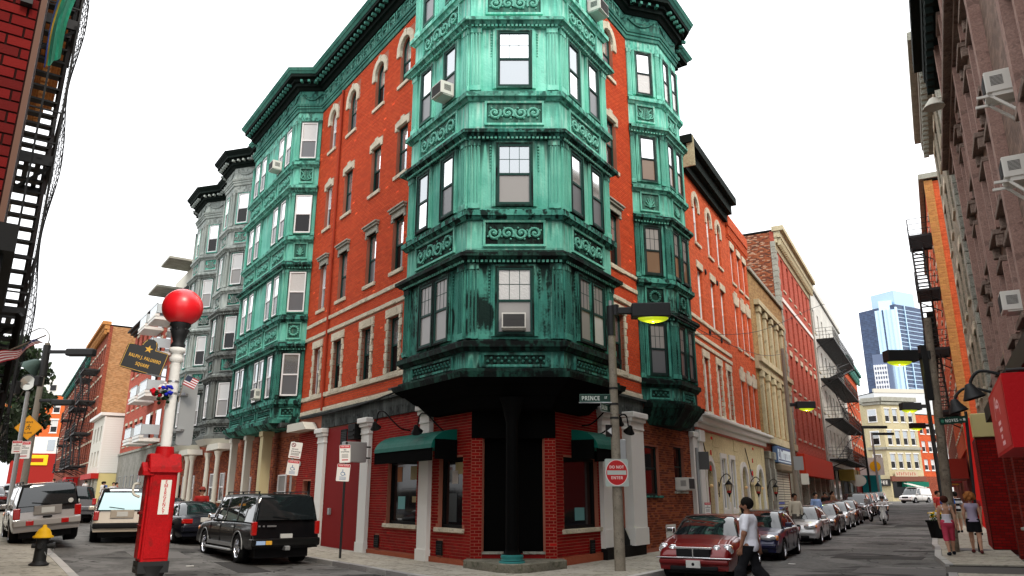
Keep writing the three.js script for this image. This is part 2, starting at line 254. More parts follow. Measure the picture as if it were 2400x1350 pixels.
// painted bar and utility covers lying in the right street
{ const m = std([.62, .61, .57], .8, { bumpMap: grain, bumpScale: .003 }), c0 = rs(30.9, -2.35), c1 = rs(32.1, -.95);
  const q = [[9.6, -32.6], [12.0, -32.55], [12.05, -31.6], [9.5, -31.75]];
  tag(part(scene, 'road_marking', slabFrom(q, ROAD + .008, .01, m)), null, null, null, 'structure');
  const iron = std([.09, .085, .08], .7, { metalness: .3, bumpMap: grain, bumpScale: .01 });
  for (const [x, z, r, y, lb] of [[14.35, -24.6, .62, .004, 'round iron cover set in the right pavement by the brick pier'], [7.3, -17.9, .5, ROAD + .004, 'round iron cover set in the road beside the dark red saloon']]) {
    const t = thing('manhole_cover', lb, 'manhole cover', [x, gy(x, z) + y, z]);
    part(t, 'cover_plate', lathe([[0, .008], [r * .92, .008], [r * .94, .002], [r, .006], [r * 1.05, 0]], 32), iron); }
  tag(part(scene, 'asphalt_patch', slabFrom([rs(22.9, -.1), rs(21.1, -.1), rs(21.1, 6), rs(22.9, 6)], ROAD + .09, .1, std([.09, .085, .08], .9, { bumpMap: grain, bumpScale: .01 }))), null, null, null, 'structure');
  for (const [s, l, w, d, k] of [[26, -3.2, 2.6, 1.1, .055], [29, -1.6, 3.2, .5, .05], [38, -2.6, 3, 1.4, .07], [21.5, -2.2, 2.2, 1.6, .13], [47, -2.4, 2.5, 3, .06]]) tag(part(scene, 'asphalt_patch', slabFrom([rs(s, l), rs(s + d, l + .1), rs(s + d - .1, l + w), rs(s - .1, l + w - .1)], ROAD + .006 + .001 * k, .02, std([k, k * .96, k * .92], .92, { bumpMap: grain, bumpScale: .008 }))), null, null, null, 'structure');
  for (const [s, l, w, d, k] of [[17, 4.6, 2.4, .7, .06], [24, 4.2, 1.6, 2.2, .15], [20, 5.9, .9, 2.8, .05]]) tag(part(scene, 'asphalt_patch', slabFrom([ls(s, l), ls(s + d, l + .1), ls(s + d - .1, l + w), ls(s - .1, l + w - .1)], ROAD + .006 + .001 * k, .02, std([k, k * .96, k * .92], .92, { bumpMap: grain, bumpScale: .008 }))), null, null, null, 'structure');
  // little scraps on the asphalt
  for (const [x, z] of [[7.9, -22.3], [7.0, -16.6], [-8.4, -20.6], [-5.6, -17.4], [6.6, -17.1]]) { const t = thing('paper_scrap', x > 7.5 ? 'white paper scrap farthest up the right road' : x > 6.8 ? 'white paper scrap at the right of the iron road cover' : x > 0 ? 'white paper scrap beside the dark red saloon front wheel' : x < -8 ? 'white paper scrap lying in the left road behind the alarm post' : 'white paper scrap lying in the left road near the kerb corner', 'litter', [x, gy(x, z) + ROAD + .01, z]); part(t, 'sheet', tr(box(-.09, .09, 0, .012, -.05, .05), 0, 0, 0, rnd() * 3), MT.white); }
}
// ---------------------------------------------------------------- bricks, windows, bays
const unitBrick = new THREE.BoxGeometry(1, 1, 1);
function bricks(F, s0, s1, y0, y1, skip, out, o = {}) {
  const bw = o.bw ?? .22, bh = o.bh ?? .078, j = o.j ?? .017, off = o.o ?? 0, dp = o.dp ?? .007; let row = 0;
  for (let y = y0; y + bh * .6 < y1; y += bh, row++) { const rk = .93 + .14 * rnd();
    let iv = [[s0, s1]];
    for (const k of skip) if (y + bh - j > k.y0 && y < k.y1) iv = iv.flatMap(([a, b]) => k.s1 <= a || k.s0 >= b ? [[a, b]] : [[a, Math.max(a, k.s0)], [Math.min(b, k.s1), b]].filter(q => q[1] - q[0] > .03));
    for (const [a, b] of iv) for (let s = s0 - (row & 1) * bw / 2; s < b; s += bw) { const l = Math.max(a, s) + j / 2, r = Math.min(b, s + bw) - j / 2; if (r - l < .03) continue;
      const p = F.pt((l + r) / 2, y + bh / 2, off + dp / 2 - .012 + rnd() * .003); out.push({ p, w: r - l, h: Math.min(bh - j, y1 - y), d: dp + .024, ry: F.yaw ?? Math.atan2(F.N[0], F.N[1]), c: Math.floor(rnd() * 4), k: rk }); }
  }
}
function layBricks(parent, list, mats, n = 0) {
  const base = parent.position; list.sort((a, b) => Math.hypot(a.p[0], a.p[1] - 1.7, a.p[2]) - Math.hypot(b.p[0], b.p[1] - 1.7, b.p[2]));
  list.slice(0, n).forEach(b => { const m = new THREE.Mesh(unitBrick, mats[b.c]); m.name = 'brick'; m.position.set(b.p[0] - base.x, b.p[1] - base.y, b.p[2] - base.z); m.rotation.y = b.ry; m.scale.set(b.w, b.h, b.d); m.castShadow = m.receiveShadow = true; parent.add(m); });
  const rest = list.slice(n); if (!rest.length) return;
  const im = new THREE.InstancedMesh(unitBrick, mats.inst, rest.length), q = new THREE.Quaternion(), m = M4(), c = new THREE.Color();
  rest.forEach((b, i) => { m.compose(V(b.p[0] - base.x, b.p[1] - base.y, b.p[2] - base.z), q.setFromAxisAngle(V(0, 1, 0), b.ry), V(b.w, b.h, b.d)); im.setMatrixAt(i, m); const k = b.k * (.96 + .08 * rnd()) * (rnd() < .006 ? 1.7 : 1); c.copy(mats[b.c].color).multiplyScalar(k); im.setColorAt(i, c); });
  im.name = 'brickwork'; im.userData.kind = 'stuff'; im.castShadow = im.receiveShadow = true; parent.add(im);
}
function brickSet(cs, rough = .9) { const a = cs.map(c => std(c, rough, { bumpMap: grain, bumpScale: .004 })); a.inst = std(0xffffff, rough, { bumpMap: grain, bumpScale: .004 }); return a; }
const BR = { deep: brickSet([[.14, .007, .006], [.12, .006, .005], [.16, .009, .007], [.10, .006, .005]], .8), red: brickSet([[.58, .080, .028], [.55, .073, .026], [.60, .088, .030], [.52, .068, .025]]), painted: brickSet([[.26, .008, .006], [.23, .006, .005], [.285, .009, .007], [.21, .006, .005]], .8), dull: brickSet([[.27, .07, .032], [.20, .05, .025], [.34, .10, .04], [.15, .042, .024]]) };

function win(F, parent, s0, s1, y0, y1, o, k = {}) {
  const fw = k.fw ?? .055, m = k.frame ?? MT.sashGreen, my = y0 + (y1 - y0) * (k.mid ?? .5), g = [], a = Math.min(s0, s1), b = Math.max(s0, s1), arc = k.arch;
  const r = (b - a) / 2, sp = arc ? y1 - r : y1;
  g.push(F.box(a, a + fw, y0, sp, o - .03, o + .045), F.box(b - fw, b, y0, sp, o - .03, o + .045), F.box(a + fw, b - fw, y0, y0 + fw * 1.15, o - .03, o + .05), F.box(a + fw, b - fw, my - .03, my + .03, o - .02, o + .035));
  if (arc) { const q = []; for (let i = 0; i <= 10; i++) q.push([(a + b) / 2 + r * Math.cos(Math.PI * i / 10), sp + r * Math.sin(Math.PI * i / 10)]); for (let i = 10; i >= 0; i--) q.push([(a + b) / 2 + (r - fw) * Math.cos(Math.PI * i / 10), sp + (r - fw) * Math.sin(Math.PI * i / 10)]); g.push(F.ext(q, o - .03, .075)); }
  else g.push(F.box(a + fw, b - fw, y1 - fw, y1, o - .03, o + .045));
  if (k.grid) { for (const f of [1 / 3, 2 / 3]) { const x = mix(a + fw, b - fw, f); g.push(F.box(x - .008, x + .008, my + .03, sp - (arc ? 0 : fw), o, o + .012)); } const yy = mix(my, sp, .5); g.push(F.box(a + fw, b - fw, yy - .008, yy + .008, o + .0005, o + .0115)); }
  if (k.gridLow) { const x = (a + b) / 2; g.push(F.box(x - .008, x + .008, y0 + fw, my - .03, o, o + .012)); }
  const w = part(parent, 'window', g, m);
  part(w, 'pane', F.box(a + fw, b - fw, y0 + fw, my - .03, o - .012, o + .004), k.lo ?? MT.screen);
  const top = F.box(a + fw, b - fw, my + .03, sp - (arc ? 0 : fw), o - .012, o + .006);
  if (arc) { const q = []; for (let i = 0; i <= 10; i++) q.push([(a + b) / 2 + (r - fw) * Math.cos(Math.PI * i / 10), sp + (r - fw) * Math.sin(Math.PI * i / 10)]); part(w, 'pane', [top, F.ext(q, o - .012, .018)], k.up ?? MT.sky); } else part(w, 'pane', top, k.up ?? MT.sky);
  if (k.blind) part(w, 'roller_blind', F.box(a + fw + .01, b - fw - .01, mix(my, sp, k.blind), sp - fw, o + .004, o + .0075), MT.curtain);
  return w;
}
const sillP = (F, w, s0, s1, y, o0, o1, m = MT.stone, h = .12) => part(w, 'sill', F.box(s0, s1, y - h, y, o0, o1), m);
function acUnit(F, s, y, o, w, h, d, label, extra = {}) {
  const yaw = Math.atan2(F.N[0], F.N[1]), t = thing('air_conditioner', label, 'air conditioner', F.pt(s, y, o), yaw, extra.group);
  part(t, 'casing', [rbox(-w / 2, w / 2, 0, h, -.1, d - .02, .012), box(-w / 2 + .02, w / 2 - .02, -.025, 0, -.05, d - .1)], extra.mat ?? MT.acwhite);
  const g = []; for (let i = 0; i < 9; i++) g.push(box(-w / 2 + .05, w / 2 - .05, .05 + i * (h - .1) / 9, .05 + (i + .45) * (h - .1) / 9, d - .018, d - .004));
  part(t, 'back_grille', box(-w / 2 + .035, w / 2 - .035, .035, h - .035, d - .03, d - .013), MT.acdark); part(t, 'louvre', g, MT.acdark.clone());
  for (const sd of [-1, 1]) { const v = []; for (let i = 0; i < 8; i++) v.push(box(sd * w / 2 - .004, sd * w / 2 + .004, h * .3 + i * h * .06, h * .3 + i * h * .06 + h * .03, d * .3, d * .75)); part(t, 'side_vent', v, MT.acdark); }
  if (extra.bracket) part(t, 'bracket', [sbar([-w / 2 + .04, -.03, d - .05], [-w / 2 + .04, -.42, -.05], .04), sbar([w / 2 - .04, -.03, d - .05], [w / 2 - .04, -.42, -.05], .04), sbar([-w / 2 + .04, -.045, -.1], [-w / 2 + .04, -.045, d + .12], .04), sbar([w / 2 - .04, -.045, -.1], [w / 2 - .04, -.045, d + .12], .04)], MT.acwhite);
  return t;
}
// polygonal bay: pts = plan points from left to right seen from outside; first and last lie in the wall
function offs(pts, e) { const n = pts.length, L = []; for (let i = 0; i < n - 1; i++) { const f = Frame.pts(pts[i], pts[i + 1]); L.push([[pts[i][0] + f.N[0] * e, pts[i][1] + f.N[1] * e], f.X]); }
  const out = [L[0][0]]; for (let i = 1; i < n - 1; i++) { const [p, d] = L[i - 1], [q, e2] = L[i], c = d[0] * e2[1] - d[1] * e2[0]; if (Math.abs(c) < 1e-4) { out.push(q); continue; } const t = ((q[0] - p[0]) * e2[1] - (q[1] - p[1]) * e2[0]) / c; out.push([p[0] + d[0] * t, p[1] + d[1] * t]); }
  const [p, d] = L[n - 2], l = Math.hypot(pts[n - 1][0] - pts[n - 2][0], pts[n - 1][1] - pts[n - 2][1]); out.push([p[0] + d[0] * l, p[1] + d[1] * l]); return out; }
function ring(pts, e, y0, y1, e2) { // solid prism over the plan polygon moved out by e (at the bottom) and e2 (at the top)
  const P = offs(pts, e), Q = e2 === undefined ? P : offs(pts, e2), pos = [], n = P.length, tri = THREE.ShapeUtils.triangulateShape(P.map(p => new THREE.Vector2(p[0], p[1])), []);
  const put = (...v) => v.forEach(q => pos.push(...q)), b = i => [P[i][0], y0, P[i][1]], t = i => [Q[i][0], y1, Q[i][1]];
  for (let i = 0; i < n; i++) { const j = (i + 1) % n; put(b(i), b(j), t(j), b(i), t(j), t(i)); }
  for (const [a, c, d] of tri) { const ar = (P[c][0] - P[a][0]) * (P[d][1] - P[a][1]) - (P[c][1] - P[a][1]) * (P[d][0] - P[a][0]); if (ar > 0) { put(b(a), b(c), b(d)); put(t(a), t(d), t(c)); } else { put(b(a), b(d), b(c)); put(t(a), t(c), t(d)); } }
  const g = new THREE.BufferGeometry(); g.setAttribute('position', new THREE.BufferAttribute(new Float32Array(pos), 3)); g.computeVertexNormals(); return bayUV(g);
}
function bayUV(g) { const p = g.attributes.position.array, nn = g.attributes.normal.array, n = p.length / 3, uv = new Float32Array(n * 2); for (let i = 0; i < n; i++) { const nx = nn[i * 3], ny = nn[i * 3 + 1], nz = nn[i * 3 + 2], x = p[i * 3], y = p[i * 3 + 1], z = p[i * 3 + 2], l = Math.hypot(nx, nz); if (Math.abs(ny) > .75) { uv[i * 2] = x; uv[i * 2 + 1] = z; } else { uv[i * 2] = (x * nz - z * nx) / l; uv[i * 2 + 1] = y; } } g.setAttribute('uv', new THREE.BufferAttribute(uv, 2)); return g; }
const wuv = g => bayUV(boxUV(g)); // world-axis uv for pieces placed on slanted faces
function spiral(F, cx, cy, r, dir, o, th, flip = 1) { const q = []; for (let i = 0; i <= 22; i++) { const t = i / 22, a = Math.PI * (t * 2.6 - .2) * dir + (dir > 0 ? 0 : Math.PI), k = r * (1 - t * .82); q.push([cx + k * Math.cos(a), cy + flip * k * Math.sin(a), o + .012 * t]); } return F.tube(q, th, 30, 4); }
function ornament(F, a, b, y0, y1, o, kind = 'scroll') {
  const g = [], h = y1 - y0, w = b - a;
  if (kind === 'scroll') { const n = Math.max(2, 2 * Math.round(w / h / 2 + .3)), st = w / n, r = Math.min(h * .46, st * .48);
    for (let i = 0; i < n; i++) { const cx = a + st * (i + .5), up = i % 2 ? 1 : -1; g.push(spiral(F, cx, (y0 + y1) / 2, r, i < n / 2 ? 1 : -1, o + .02, h * .075, up)); g.push(F.go(tr(new THREE.SphereGeometry(h * .09, 6, 5), cx * F.sg, (y0 + y1) / 2, o + .025)));
      for (let k = 0; k < 4; k++) { const an = k * 1.57 + .5; g.push(F.go(tr(new THREE.SphereGeometry(h * .055, 5, 4), (cx + r * 1.02 * Math.cos(an)) * F.sg, (y0 + y1) / 2 + r * 1.02 * Math.sin(an), o + .015))); } } }
  else if (kind === 'lyre') { const cx = (a + b) / 2, r = h * .3; for (const d of [-1, 1]) { g.push(F.tube([[cx + d * r * .2, y0 + h * .12, o + .02], [cx + d * r * 1.2, y0 + h * .25, o + .03], [cx + d * r * .75, y0 + h * .6, o + .03], [cx + d * r * 1.5, y1 - h * .12, o + .02]], h * .05, 16, 4)); g.push(spiral(F, cx + d * w * .36, y0 + h * .4, h * .22, d, o + .02, h * .045, -1)); } for (const d of [-.5, -.17, .17, .5]) g.push(F.bar([cx + d * r, y0 + h * .15, o + .02], [cx + d * r * 1.2, y1 - h * .15, o + .02], h * .025, 4)); }
  else if (kind === 'fan') { const cx = (a + b) / 2; for (let k = 0; k < 7; k++) { const an = Math.PI * (k + .5) / 7; g.push(F.tube([[cx, y0 + h * .15, o + .02], [cx + Math.cos(an) * w * .2, y0 + h * .15 + Math.sin(an) * h * .35, o + .035], [cx + Math.cos(an) * w * .36, y0 + h * .12 + Math.sin(an) * h * .68, o + .015]], h * .045, 8, 4)); } }
  else if (kind === 'wreath') { const cx = (a + b) / 2, cy = (y0 + y1) / 2; for (let k = 0; k < 14; k++) { const an = k / 14 * 6.283; g.push(F.go(tr(new THREE.SphereGeometry(h * .1, 6, 5), (cx + Math.cos(an) * h * .32) * F.sg, cy + Math.sin(an) * h * .32, o + .02))); } }
  else for (let k = 0; k < w / .09; k++) g.push(F.go(tr(new THREE.SphereGeometry(h * .22, 6, 5), (a + .05 + k * .09) * F.sg, (y0 + y1) / 2 + (k % 2 ? .04 : -.04), o + .012)));
  return g;
}
const FH = 3.57; // storey height of the bays
function bay(parent, pts, k) { // k: mats[], wins(seg,floor)->[{c,w}], frame, panes(seg,floor,i)->{up,lo,..}, top, pil, orn(seg,floor)
  const nf = 4, seg = []; for (let i = 0; i < pts.length - 1; i++) { const f = Frame.pts(pts[i], pts[i + 1]); f.i = i; seg.push(f); }
  const faces = seg.filter(f => f.len > (k.minFace ?? .85) && !(k.skip ?? []).includes(f.i)), top = k.top ?? 18.75;
  for (let f = 0; f < nf; f++) {
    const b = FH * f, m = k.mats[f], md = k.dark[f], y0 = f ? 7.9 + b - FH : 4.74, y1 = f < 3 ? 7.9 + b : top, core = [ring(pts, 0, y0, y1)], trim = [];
    // crown and sill mouldings
    const mould = [ring(pts, .05, 5.28 + b, 5.38 + b, .12), ring(pts, .16, 5.38 + b, 5.52 + b), ring(pts, .1, 5.52 + b, 5.6 + b, .03)], crown = [], foot = [];
    if (f < 3) crown.push(ring(pts, .05, 7.62 + b, 7.7 + b, .1), ring(pts, .14, 7.7 + b, 7.78 + b, .22), ring(pts, .26, 7.78 + b, 7.88 + b), ring(pts, .24, 7.88 + b, 8.0 + b, .04));
    if (!f) foot.push(ring(pts, .1, 4.74, 4.84), ring(pts, .2, 4.6, 4.74, .24));
    const dent = [];
    for (const F of faces) { const L = F.len, pw = Math.min(k.pil ?? .26, L * .14), yb = 5.6 + b, yt = 7.62 + b;
      for (const [a, c] of [[.02, .02 + pw], [L - .02 - pw, L - .02]]) { trim.push(F.box(a, c, yb, yt, 0, .06), F.box(a - .01, c + .01, yb, yb + .16, 0, .085), F.box(a - .01, c + .01, yt - .16, yt, 0, .09));
        for (const q of [.2, .5, .8]) trim.push(F.bar([mix(a, c, q), yb + .16, .06], [mix(a, c, q), yt - .16, .06], .028, 6)); }
      const pb = f ? 8.1 + b - FH : 4.88, pt = f ? 8.84 + b - FH : 5.24, pn = k.panels ? k.panels(F.i, f) : [[.12, .88]];
      for (const [u, v] of pn) { const a = L * u, c = L * v; trim.push(F.box(a, c, pb, pb + .06, 0, .06), F.box(a, c, pt - .06, pt, 0, .06), F.box(a, a + .06, pb + .06, pt - .06, 0, .06), F.box(c - .06, c, pb + .06, pt - .06, 0, .06));
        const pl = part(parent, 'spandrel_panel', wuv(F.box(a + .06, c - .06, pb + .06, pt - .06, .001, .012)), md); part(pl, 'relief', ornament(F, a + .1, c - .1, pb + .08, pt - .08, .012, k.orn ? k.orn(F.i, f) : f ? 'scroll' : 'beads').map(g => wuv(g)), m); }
      if (f) for (let x = .03; x < L - .03; x += .115) dent.push(F.box(x, x + .065, 7.64 + b - FH - .0 + .0, 7.7 + b - FH, .1, .15));
      for (const [i, w] of k.wins(F.i, f).entries()) { const c = L * w.c, a = c - w.w / 2, e = c + w.w / 2, y0 = 5.72 + b, y1 = 7.5 + b;
        part(parent, 'window_casing', [F.box(a - .05, a, y0 - .05, y1 + .05, 0, .09), F.box(e, e + .05, y0 - .05, y1 + .05, 0, .09), F.box(a, e, y1, y1 + .05, 0, .09), F.box(a, e, y0 - .05, y0, 0, .09)].map(g => wuv(g)), k.casing ?? md);
        trim.push(F.box(a - .1, a - .05, y0 - .05, y1 + .1, 0, .075), F.box(e + .05, e + .1, y0 - .05, y1 + .1, 0, .075), F.box(a - .05, e + .05, y1 + .05, y1 + .1, 0, .075), F.box(a - .15, a - .1, y0 - .05, y1 + .1, 0, .05), F.box(e + .1, e + .15, y0 - .05, y1 + .1, 0, .05));
        const g = [a - .2, e + .2].filter(x => x > pw + .06 && x < L - pw - .06 && w.w > .7); for (const x of g) for (let q = 0; q < 9; q++) trim.push(F.go(tr(new THREE.SphereGeometry(.035 - q * .002, 6, 5), x, y1 - .05 - q * .09, .015)));
        win(F, parent, a, e, y0, y1, .03, { frame: k.frame, ...k.panes(F.i, f, i) }); } }
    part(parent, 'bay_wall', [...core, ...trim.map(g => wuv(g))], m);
    const mm = part(parent, 'moulding', mould, f ? k.mmats?.[f] ?? m : k.mmats?.[0] ?? m); if (dent.length) part(mm, 'dentil', dent.map(g => wuv(g)), m).userData.kind = 'stuff'; if (crown.length) part(parent, 'crown_moulding', crown, f ? k.mmats?.[f] ?? m : k.mmats?.[0] ?? m); if (foot.length) part(parent, 'base_moulding', foot, k.mmats?.[0] ?? m);
  }
}
function entablature(parent, pts, y, m, cm, opt = {}) { // frieze and projecting cornice following a plan line
  const faces = []; for (let i = 0; i < pts.length - 1; i++) { const f = Frame.pts(pts[i], pts[i + 1]); if (f.len > .5) faces.push(f); }
  const fr = part(parent, 'frieze', [ring(pts, .05, y - .1, y + .06, .08), ring(pts, .12, y + .06, y + .16), ring(pts, .16, y + .16, y + .26, .2), ring(pts, .04, y + .26, y + .98)], m);
  const sw = []; for (const F of faces) { const n = opt.key ? 0 : Math.max(1, Math.round(F.len / 1.3)), st = F.len / n; for (let i = 0; i < n; i++) { const c = (i + .5) * st, q = []; for (let t = -4; t <= 4; t++) q.push([c + t / 4 * st * .38, y + .8 - .28 * (1 - t * t / 16), .07]); sw.push(F.tube(q, .03, 16, 5)); for (const e of [-1, 1]) sw.push(F.go(tr(new THREE.SphereGeometry(.06, 7, 6), c + e * st * .38, y + .8, .06))); }
    if (opt.key) for (let x = .1; x < F.len - .5; x += .62) { const h0 = y + .36, h1 = y + .88, b = (a, c, d, e) => sw.push(F.box(x + a, x + c, d, e, .04, .075)); b(0, .5, h1 - .06, h1); b(.44, .5, h0, h1 - .06); b(.12, .44, h0, h0 + .06); b(.12, .18, h0 + .06, h1 - .2); b(.18, .34, h1 - .26, h1 - .2); b(-.12, .06, h0, h0 + .06); b(0, .06, h0 + .06, h1 - .06); } }
  if (sw.length) part(fr, opt.key ? 'key_pattern' : 'swag', sw.map(g => wuv(g)), m);
  const co = part(parent, 'cornice', [ring(pts, .1, y + .98, y + 1.1, .2), ring(pts, .3, y + 1.1, y + 1.28), ring(pts, .42, y + 1.28, y + 1.42), ring(pts, .62, y + 1.42, y + 1.56)], cm);
  part(co, 'gutter', [ring(pts, .64, y + 1.56, y + 1.66, .72), ring(pts, .74, y + 1.66, y + 1.78, .82)], opt.gut ?? MT.frieze);
  for (const F of faces) for (let x = .1; x < F.len - .1; x += .34) part(co, 'modillion', wuv(F.box(x, x + .1, y + 1.17, y + 1.28, .42, .6)), opt.mod ?? MT.frieze);
}
// ---------------------------------------------------------------- the corner house
const corner = world(thing('corner_house', 'tall red brick corner house with green copper bays rising over the dark shop entrance', 'building', [0, 0, -20]));
{
  const H = corner, cols = [[4.98, .8], [7.12, .8], [9.7, .8], [11.75, .66]], rows = [5.62, 9.1, 12.66, 16.28], tops = [7.5, 11.04, 14.58, 18.2];
  const holesL = [], holesR = [], skipL = [], skipR = [];
  const wList = [];
  for (let r = 0; r < 4; r++) { for (const [c, w] of cols) wList.push([FL, holesL, skipL, c, w, r]); wList.push([FR, holesR, skipR, 4.36, .8, r]); }
  for (const [F, ho, sk, c, w, r] of wList) ho.push({ s0: c - w / 2, s1: c + w / 2, y0: rows[r], y1: tops[r], arch: r === 3 });
  const gL = [{ s0: .5, s1: 1.75, y0: .9, y1: 2.75 }, { s0: 3.05, s1: 4.95, y0: .92, y1: 2.75 }, { s0: 11.5, s1: 12.35, y0: .05, y1: 2.3 }];
  const gR = [{ s0: .5, s1: 2.5, y0: .88, y1: 2.75 }, { s0: 3.25, s1: 4.25, y0: .35, y1: 4.0 }, { s0: 5.75, s1: 7.2, y0: 1.75, y1: 3.35 }, { s0: 8.6, s1: 9.6, y0: 1.9, y1: 3.45 }];
  part(H, 'left_wall', FL.wall(0, 21.8, -.5, 19.9, [...holesL, ...gL], .35), MT.mortar);
  part(H, 'right_wall', FR.wall(0, 10.8, -.5, 19.9, [...holesR, ...gR], .35), MT.mortar);
  // inner mass and roof so that the house is closed
  { const a = FL.xz(21.8, -.36), b = FL.xz(.3, -.36), c = FR.xz(.3, -.36), d = FR.xz(10.8, -.36); const S = shp([a, b, c, d].map(q => [q[0], -q[1]])); const g = ext(S, 20.4); g.rotateX(-Math.PI / 2); g.translate(0, -.4, 0); part(H, 'inner_wall', boxUV(g), MT.blackm); }
  // copper bays: plan lines
  const n0 = FL.xz(0, .9), n1 = FL.xz(1, .9), m0 = FR.xz(0, .9), m1 = FR.xz(1, .9), zf = -18.7;
  const hit = (p, q) => { const t = (zf - p[1]) / (q[1] - p[1]); return [p[0] + (q[0] - p[0]) * t, zf]; };
  const CB = [FL.xz(2.45, -.1), FL.xz(2.45, .9), hit(n0, n1), hit(m0, m1), FR.xz(2.02, .9), FR.xz(2.02, -.1)];
  const RB = [FR.xz(5.98, -.02), FR.xz(7.06, .9), FR.xz(8.92, .9), FR.xz(9.95, -.02)];
  const LB = [FL.xz(21.0, -.02), FL.xz(20.35, .9), FL.xz(13.85, .9), FL.xz(13.2, -.02)];
  const pick = (...a) => a[Math.floor(rnd() * a.length)];
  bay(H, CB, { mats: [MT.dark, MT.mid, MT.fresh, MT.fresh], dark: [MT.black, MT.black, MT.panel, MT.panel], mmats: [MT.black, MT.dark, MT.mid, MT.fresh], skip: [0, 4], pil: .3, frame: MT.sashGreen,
    panels: () => [[.17, .83]], orn: (i, f) => f === 0 ? 'beads' : 'scroll',
    wins: (i, f) => i === 2 ? [{ c: .5, w: .92 }] : f === 0 ? [{ c: .4, w: .72 }, { c: .4 + .74 / 2.95, w: .72 }] : [{ c: .28, w: .66 }, { c: .7, w: .66 }],
    panes: (i, f, n) => f === 0 ? { up: i === 2 ? MT.curtain : MT.blind, lo: i === 3 && n ? MT.curtain : MT.blind, grid: true } : f === 1 ? (i === 2 ? { up: MT.skydim, lo: MT.blind, grid: true } : i === 1 && n === 0 ? { up: MT.skydim, lo: MT.sky } : { up: MT.sky, lo: MT.screen }) : { up: i === 1 && n ? MT.skydim : i === 3 && !n ? MT.skydim : MT.sky, lo: i === 3 && !n ? MT.sky : i === 2 ? MT.skydim : MT.screen, grid: i === 2 } });
  bay(H, RB, { mats: [MT.dark, MT.dark, MT.mid, MT.fresh], dark: [MT.black, MT.black, MT.panel, MT.panel], mmats: [MT.black, MT.dark, MT.mid, MT.fresh], pil: .17, frame: MT.sashDark, orn: (i, f) => ['beads', 'wreath', 'fan', 'lyre'][f], panels: () => [[.22, .78]],
    wins: (i, f) => i === 1 ? [{ c: .27, w: .52 }, { c: .73, w: .52 }] : [{ c: .5, w: .62 }], panes: (i, f) => f < 2 ? { up: MT.blind, lo: f ? MT.warm : MT.screen, grid: true } : { up: MT.sky, lo: f === 2 ? MT.warm : MT.curtain } });
  bay(H, LB, { mats: [MT.dark, MT.mid, MT.mid, MT.mid], dark: [MT.black, MT.panel, MT.panel, MT.panel], mmats: [MT.dark, MT.dark, MT.mid, MT.mid], pil: .2, frame: MT.sashWhite, orn: (i, f) => i === 1 ? (f ? 'scroll' : 'beads') : ['beads', 'wreath', 'fan', 'lyre'][f], panels: i => i === 1 ? [[.04, .31], [.36, .64], [.69, .96]] : [[.22, .78]],
    wins: (i, f) => i === 1 ? (f ? [.14, .3, .7, .86] : [.13, .245, .58, .695, .87]).map(c => ({ c, w: f ? .66 : .62 })) : [{ c: .5, w: .72 }], panes: (i, f, n) => f === 0 ? { up: MT.skydim, lo: MT.screen } : { up: i === 1 ? MT.sky : pick(MT.sky, MT.curtain), lo: i === 2 && f === 2 ? MT.room : MT.screen } });
  // black soffit and bracket under the corner bay, shallow ones under the others
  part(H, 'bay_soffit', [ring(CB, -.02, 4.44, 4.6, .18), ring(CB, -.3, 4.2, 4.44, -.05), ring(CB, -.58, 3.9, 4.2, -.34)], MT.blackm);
  part(H, 'bay_soffit', [ring(RB, -.05, 4.3, 4.6, .16), ring(RB, -.3, 4.05, 4.3, -.08)], MT.black); part(H, 'bay_soffit', [ring(LB, -.1, 4.4, 4.6, .18)], MT.dark);
  entablature(H, [FL.xz(21.7, -.05), FL.xz(21.69, .02), FL.xz(21.0, 0), FL.xz(20.35, .9), FL.xz(13.85, .9), FL.xz(13.2, 0), FL.xz(2.6, .0), FL.xz(2.6, -.05)], 18.85, MT.frieze, MT.cornice, {});
  entablature(H, [FR.xz(2.2, -.05), FR.xz(2.2, 0), FR.xz(5.98, 0), FR.xz(7.06, .9), FR.xz(8.92, .9), FR.xz(9.95, 0), FR.xz(10.8, 0), FR.xz(10.8, -.05)], 18.85, MT.frieze, MT.cornice, {});
  { const g = []; for (const [F, a, b] of [[FL, 2.9, 13.0], [FR, 2.5, 5.8], [FR, 10.1, 10.7]]) for (let x = a; x < b - .4; x += .6) { const h0 = 19.18, h1 = 19.74, q = (c, d, e, f) => g.push(F.box(x + c, x + d, e, f, .05, .085)); q(0, .5, h1 - .06, h1); q(.44, .5, h0, h1 - .06); q(.12, .44, h0, h0 + .06); q(.12, .18, h0 + .06, h1 - .2); q(.18, .34, h1 - .26, h1 - .2); q(0, .06, h0, h1 - .06); } part(H, 'key_pattern', g, MT.mid); }
  // facade windows with stone dressings
  for (const [F, ho, sk, c, w, r] of wList) {
    const a = c - w / 2, b = c + w / 2, y0 = rows[r], y1 = tops[r], white = F === FL && c > 11.5;
    const W = win(F, H, a, b, y0, y1, -.17, { frame: white ? MT.sashWhite : MT.sashGreen, arch: r === 3, fw: .06, up: r === 0 ? MT.skydim : MT.sky, lo: r === 0 ? MT.room : pick(MT.screen, MT.room, MT.skydim), grid: rnd() < .4 });
    part(W, 'sill', F.box(a - .1, b + .1, y0 - .13, y0, -.15, .07), MT.stone);
    sk.push({ s0: a - .1, s1: b + .1, y0: y0 - .13, y1: y0 });
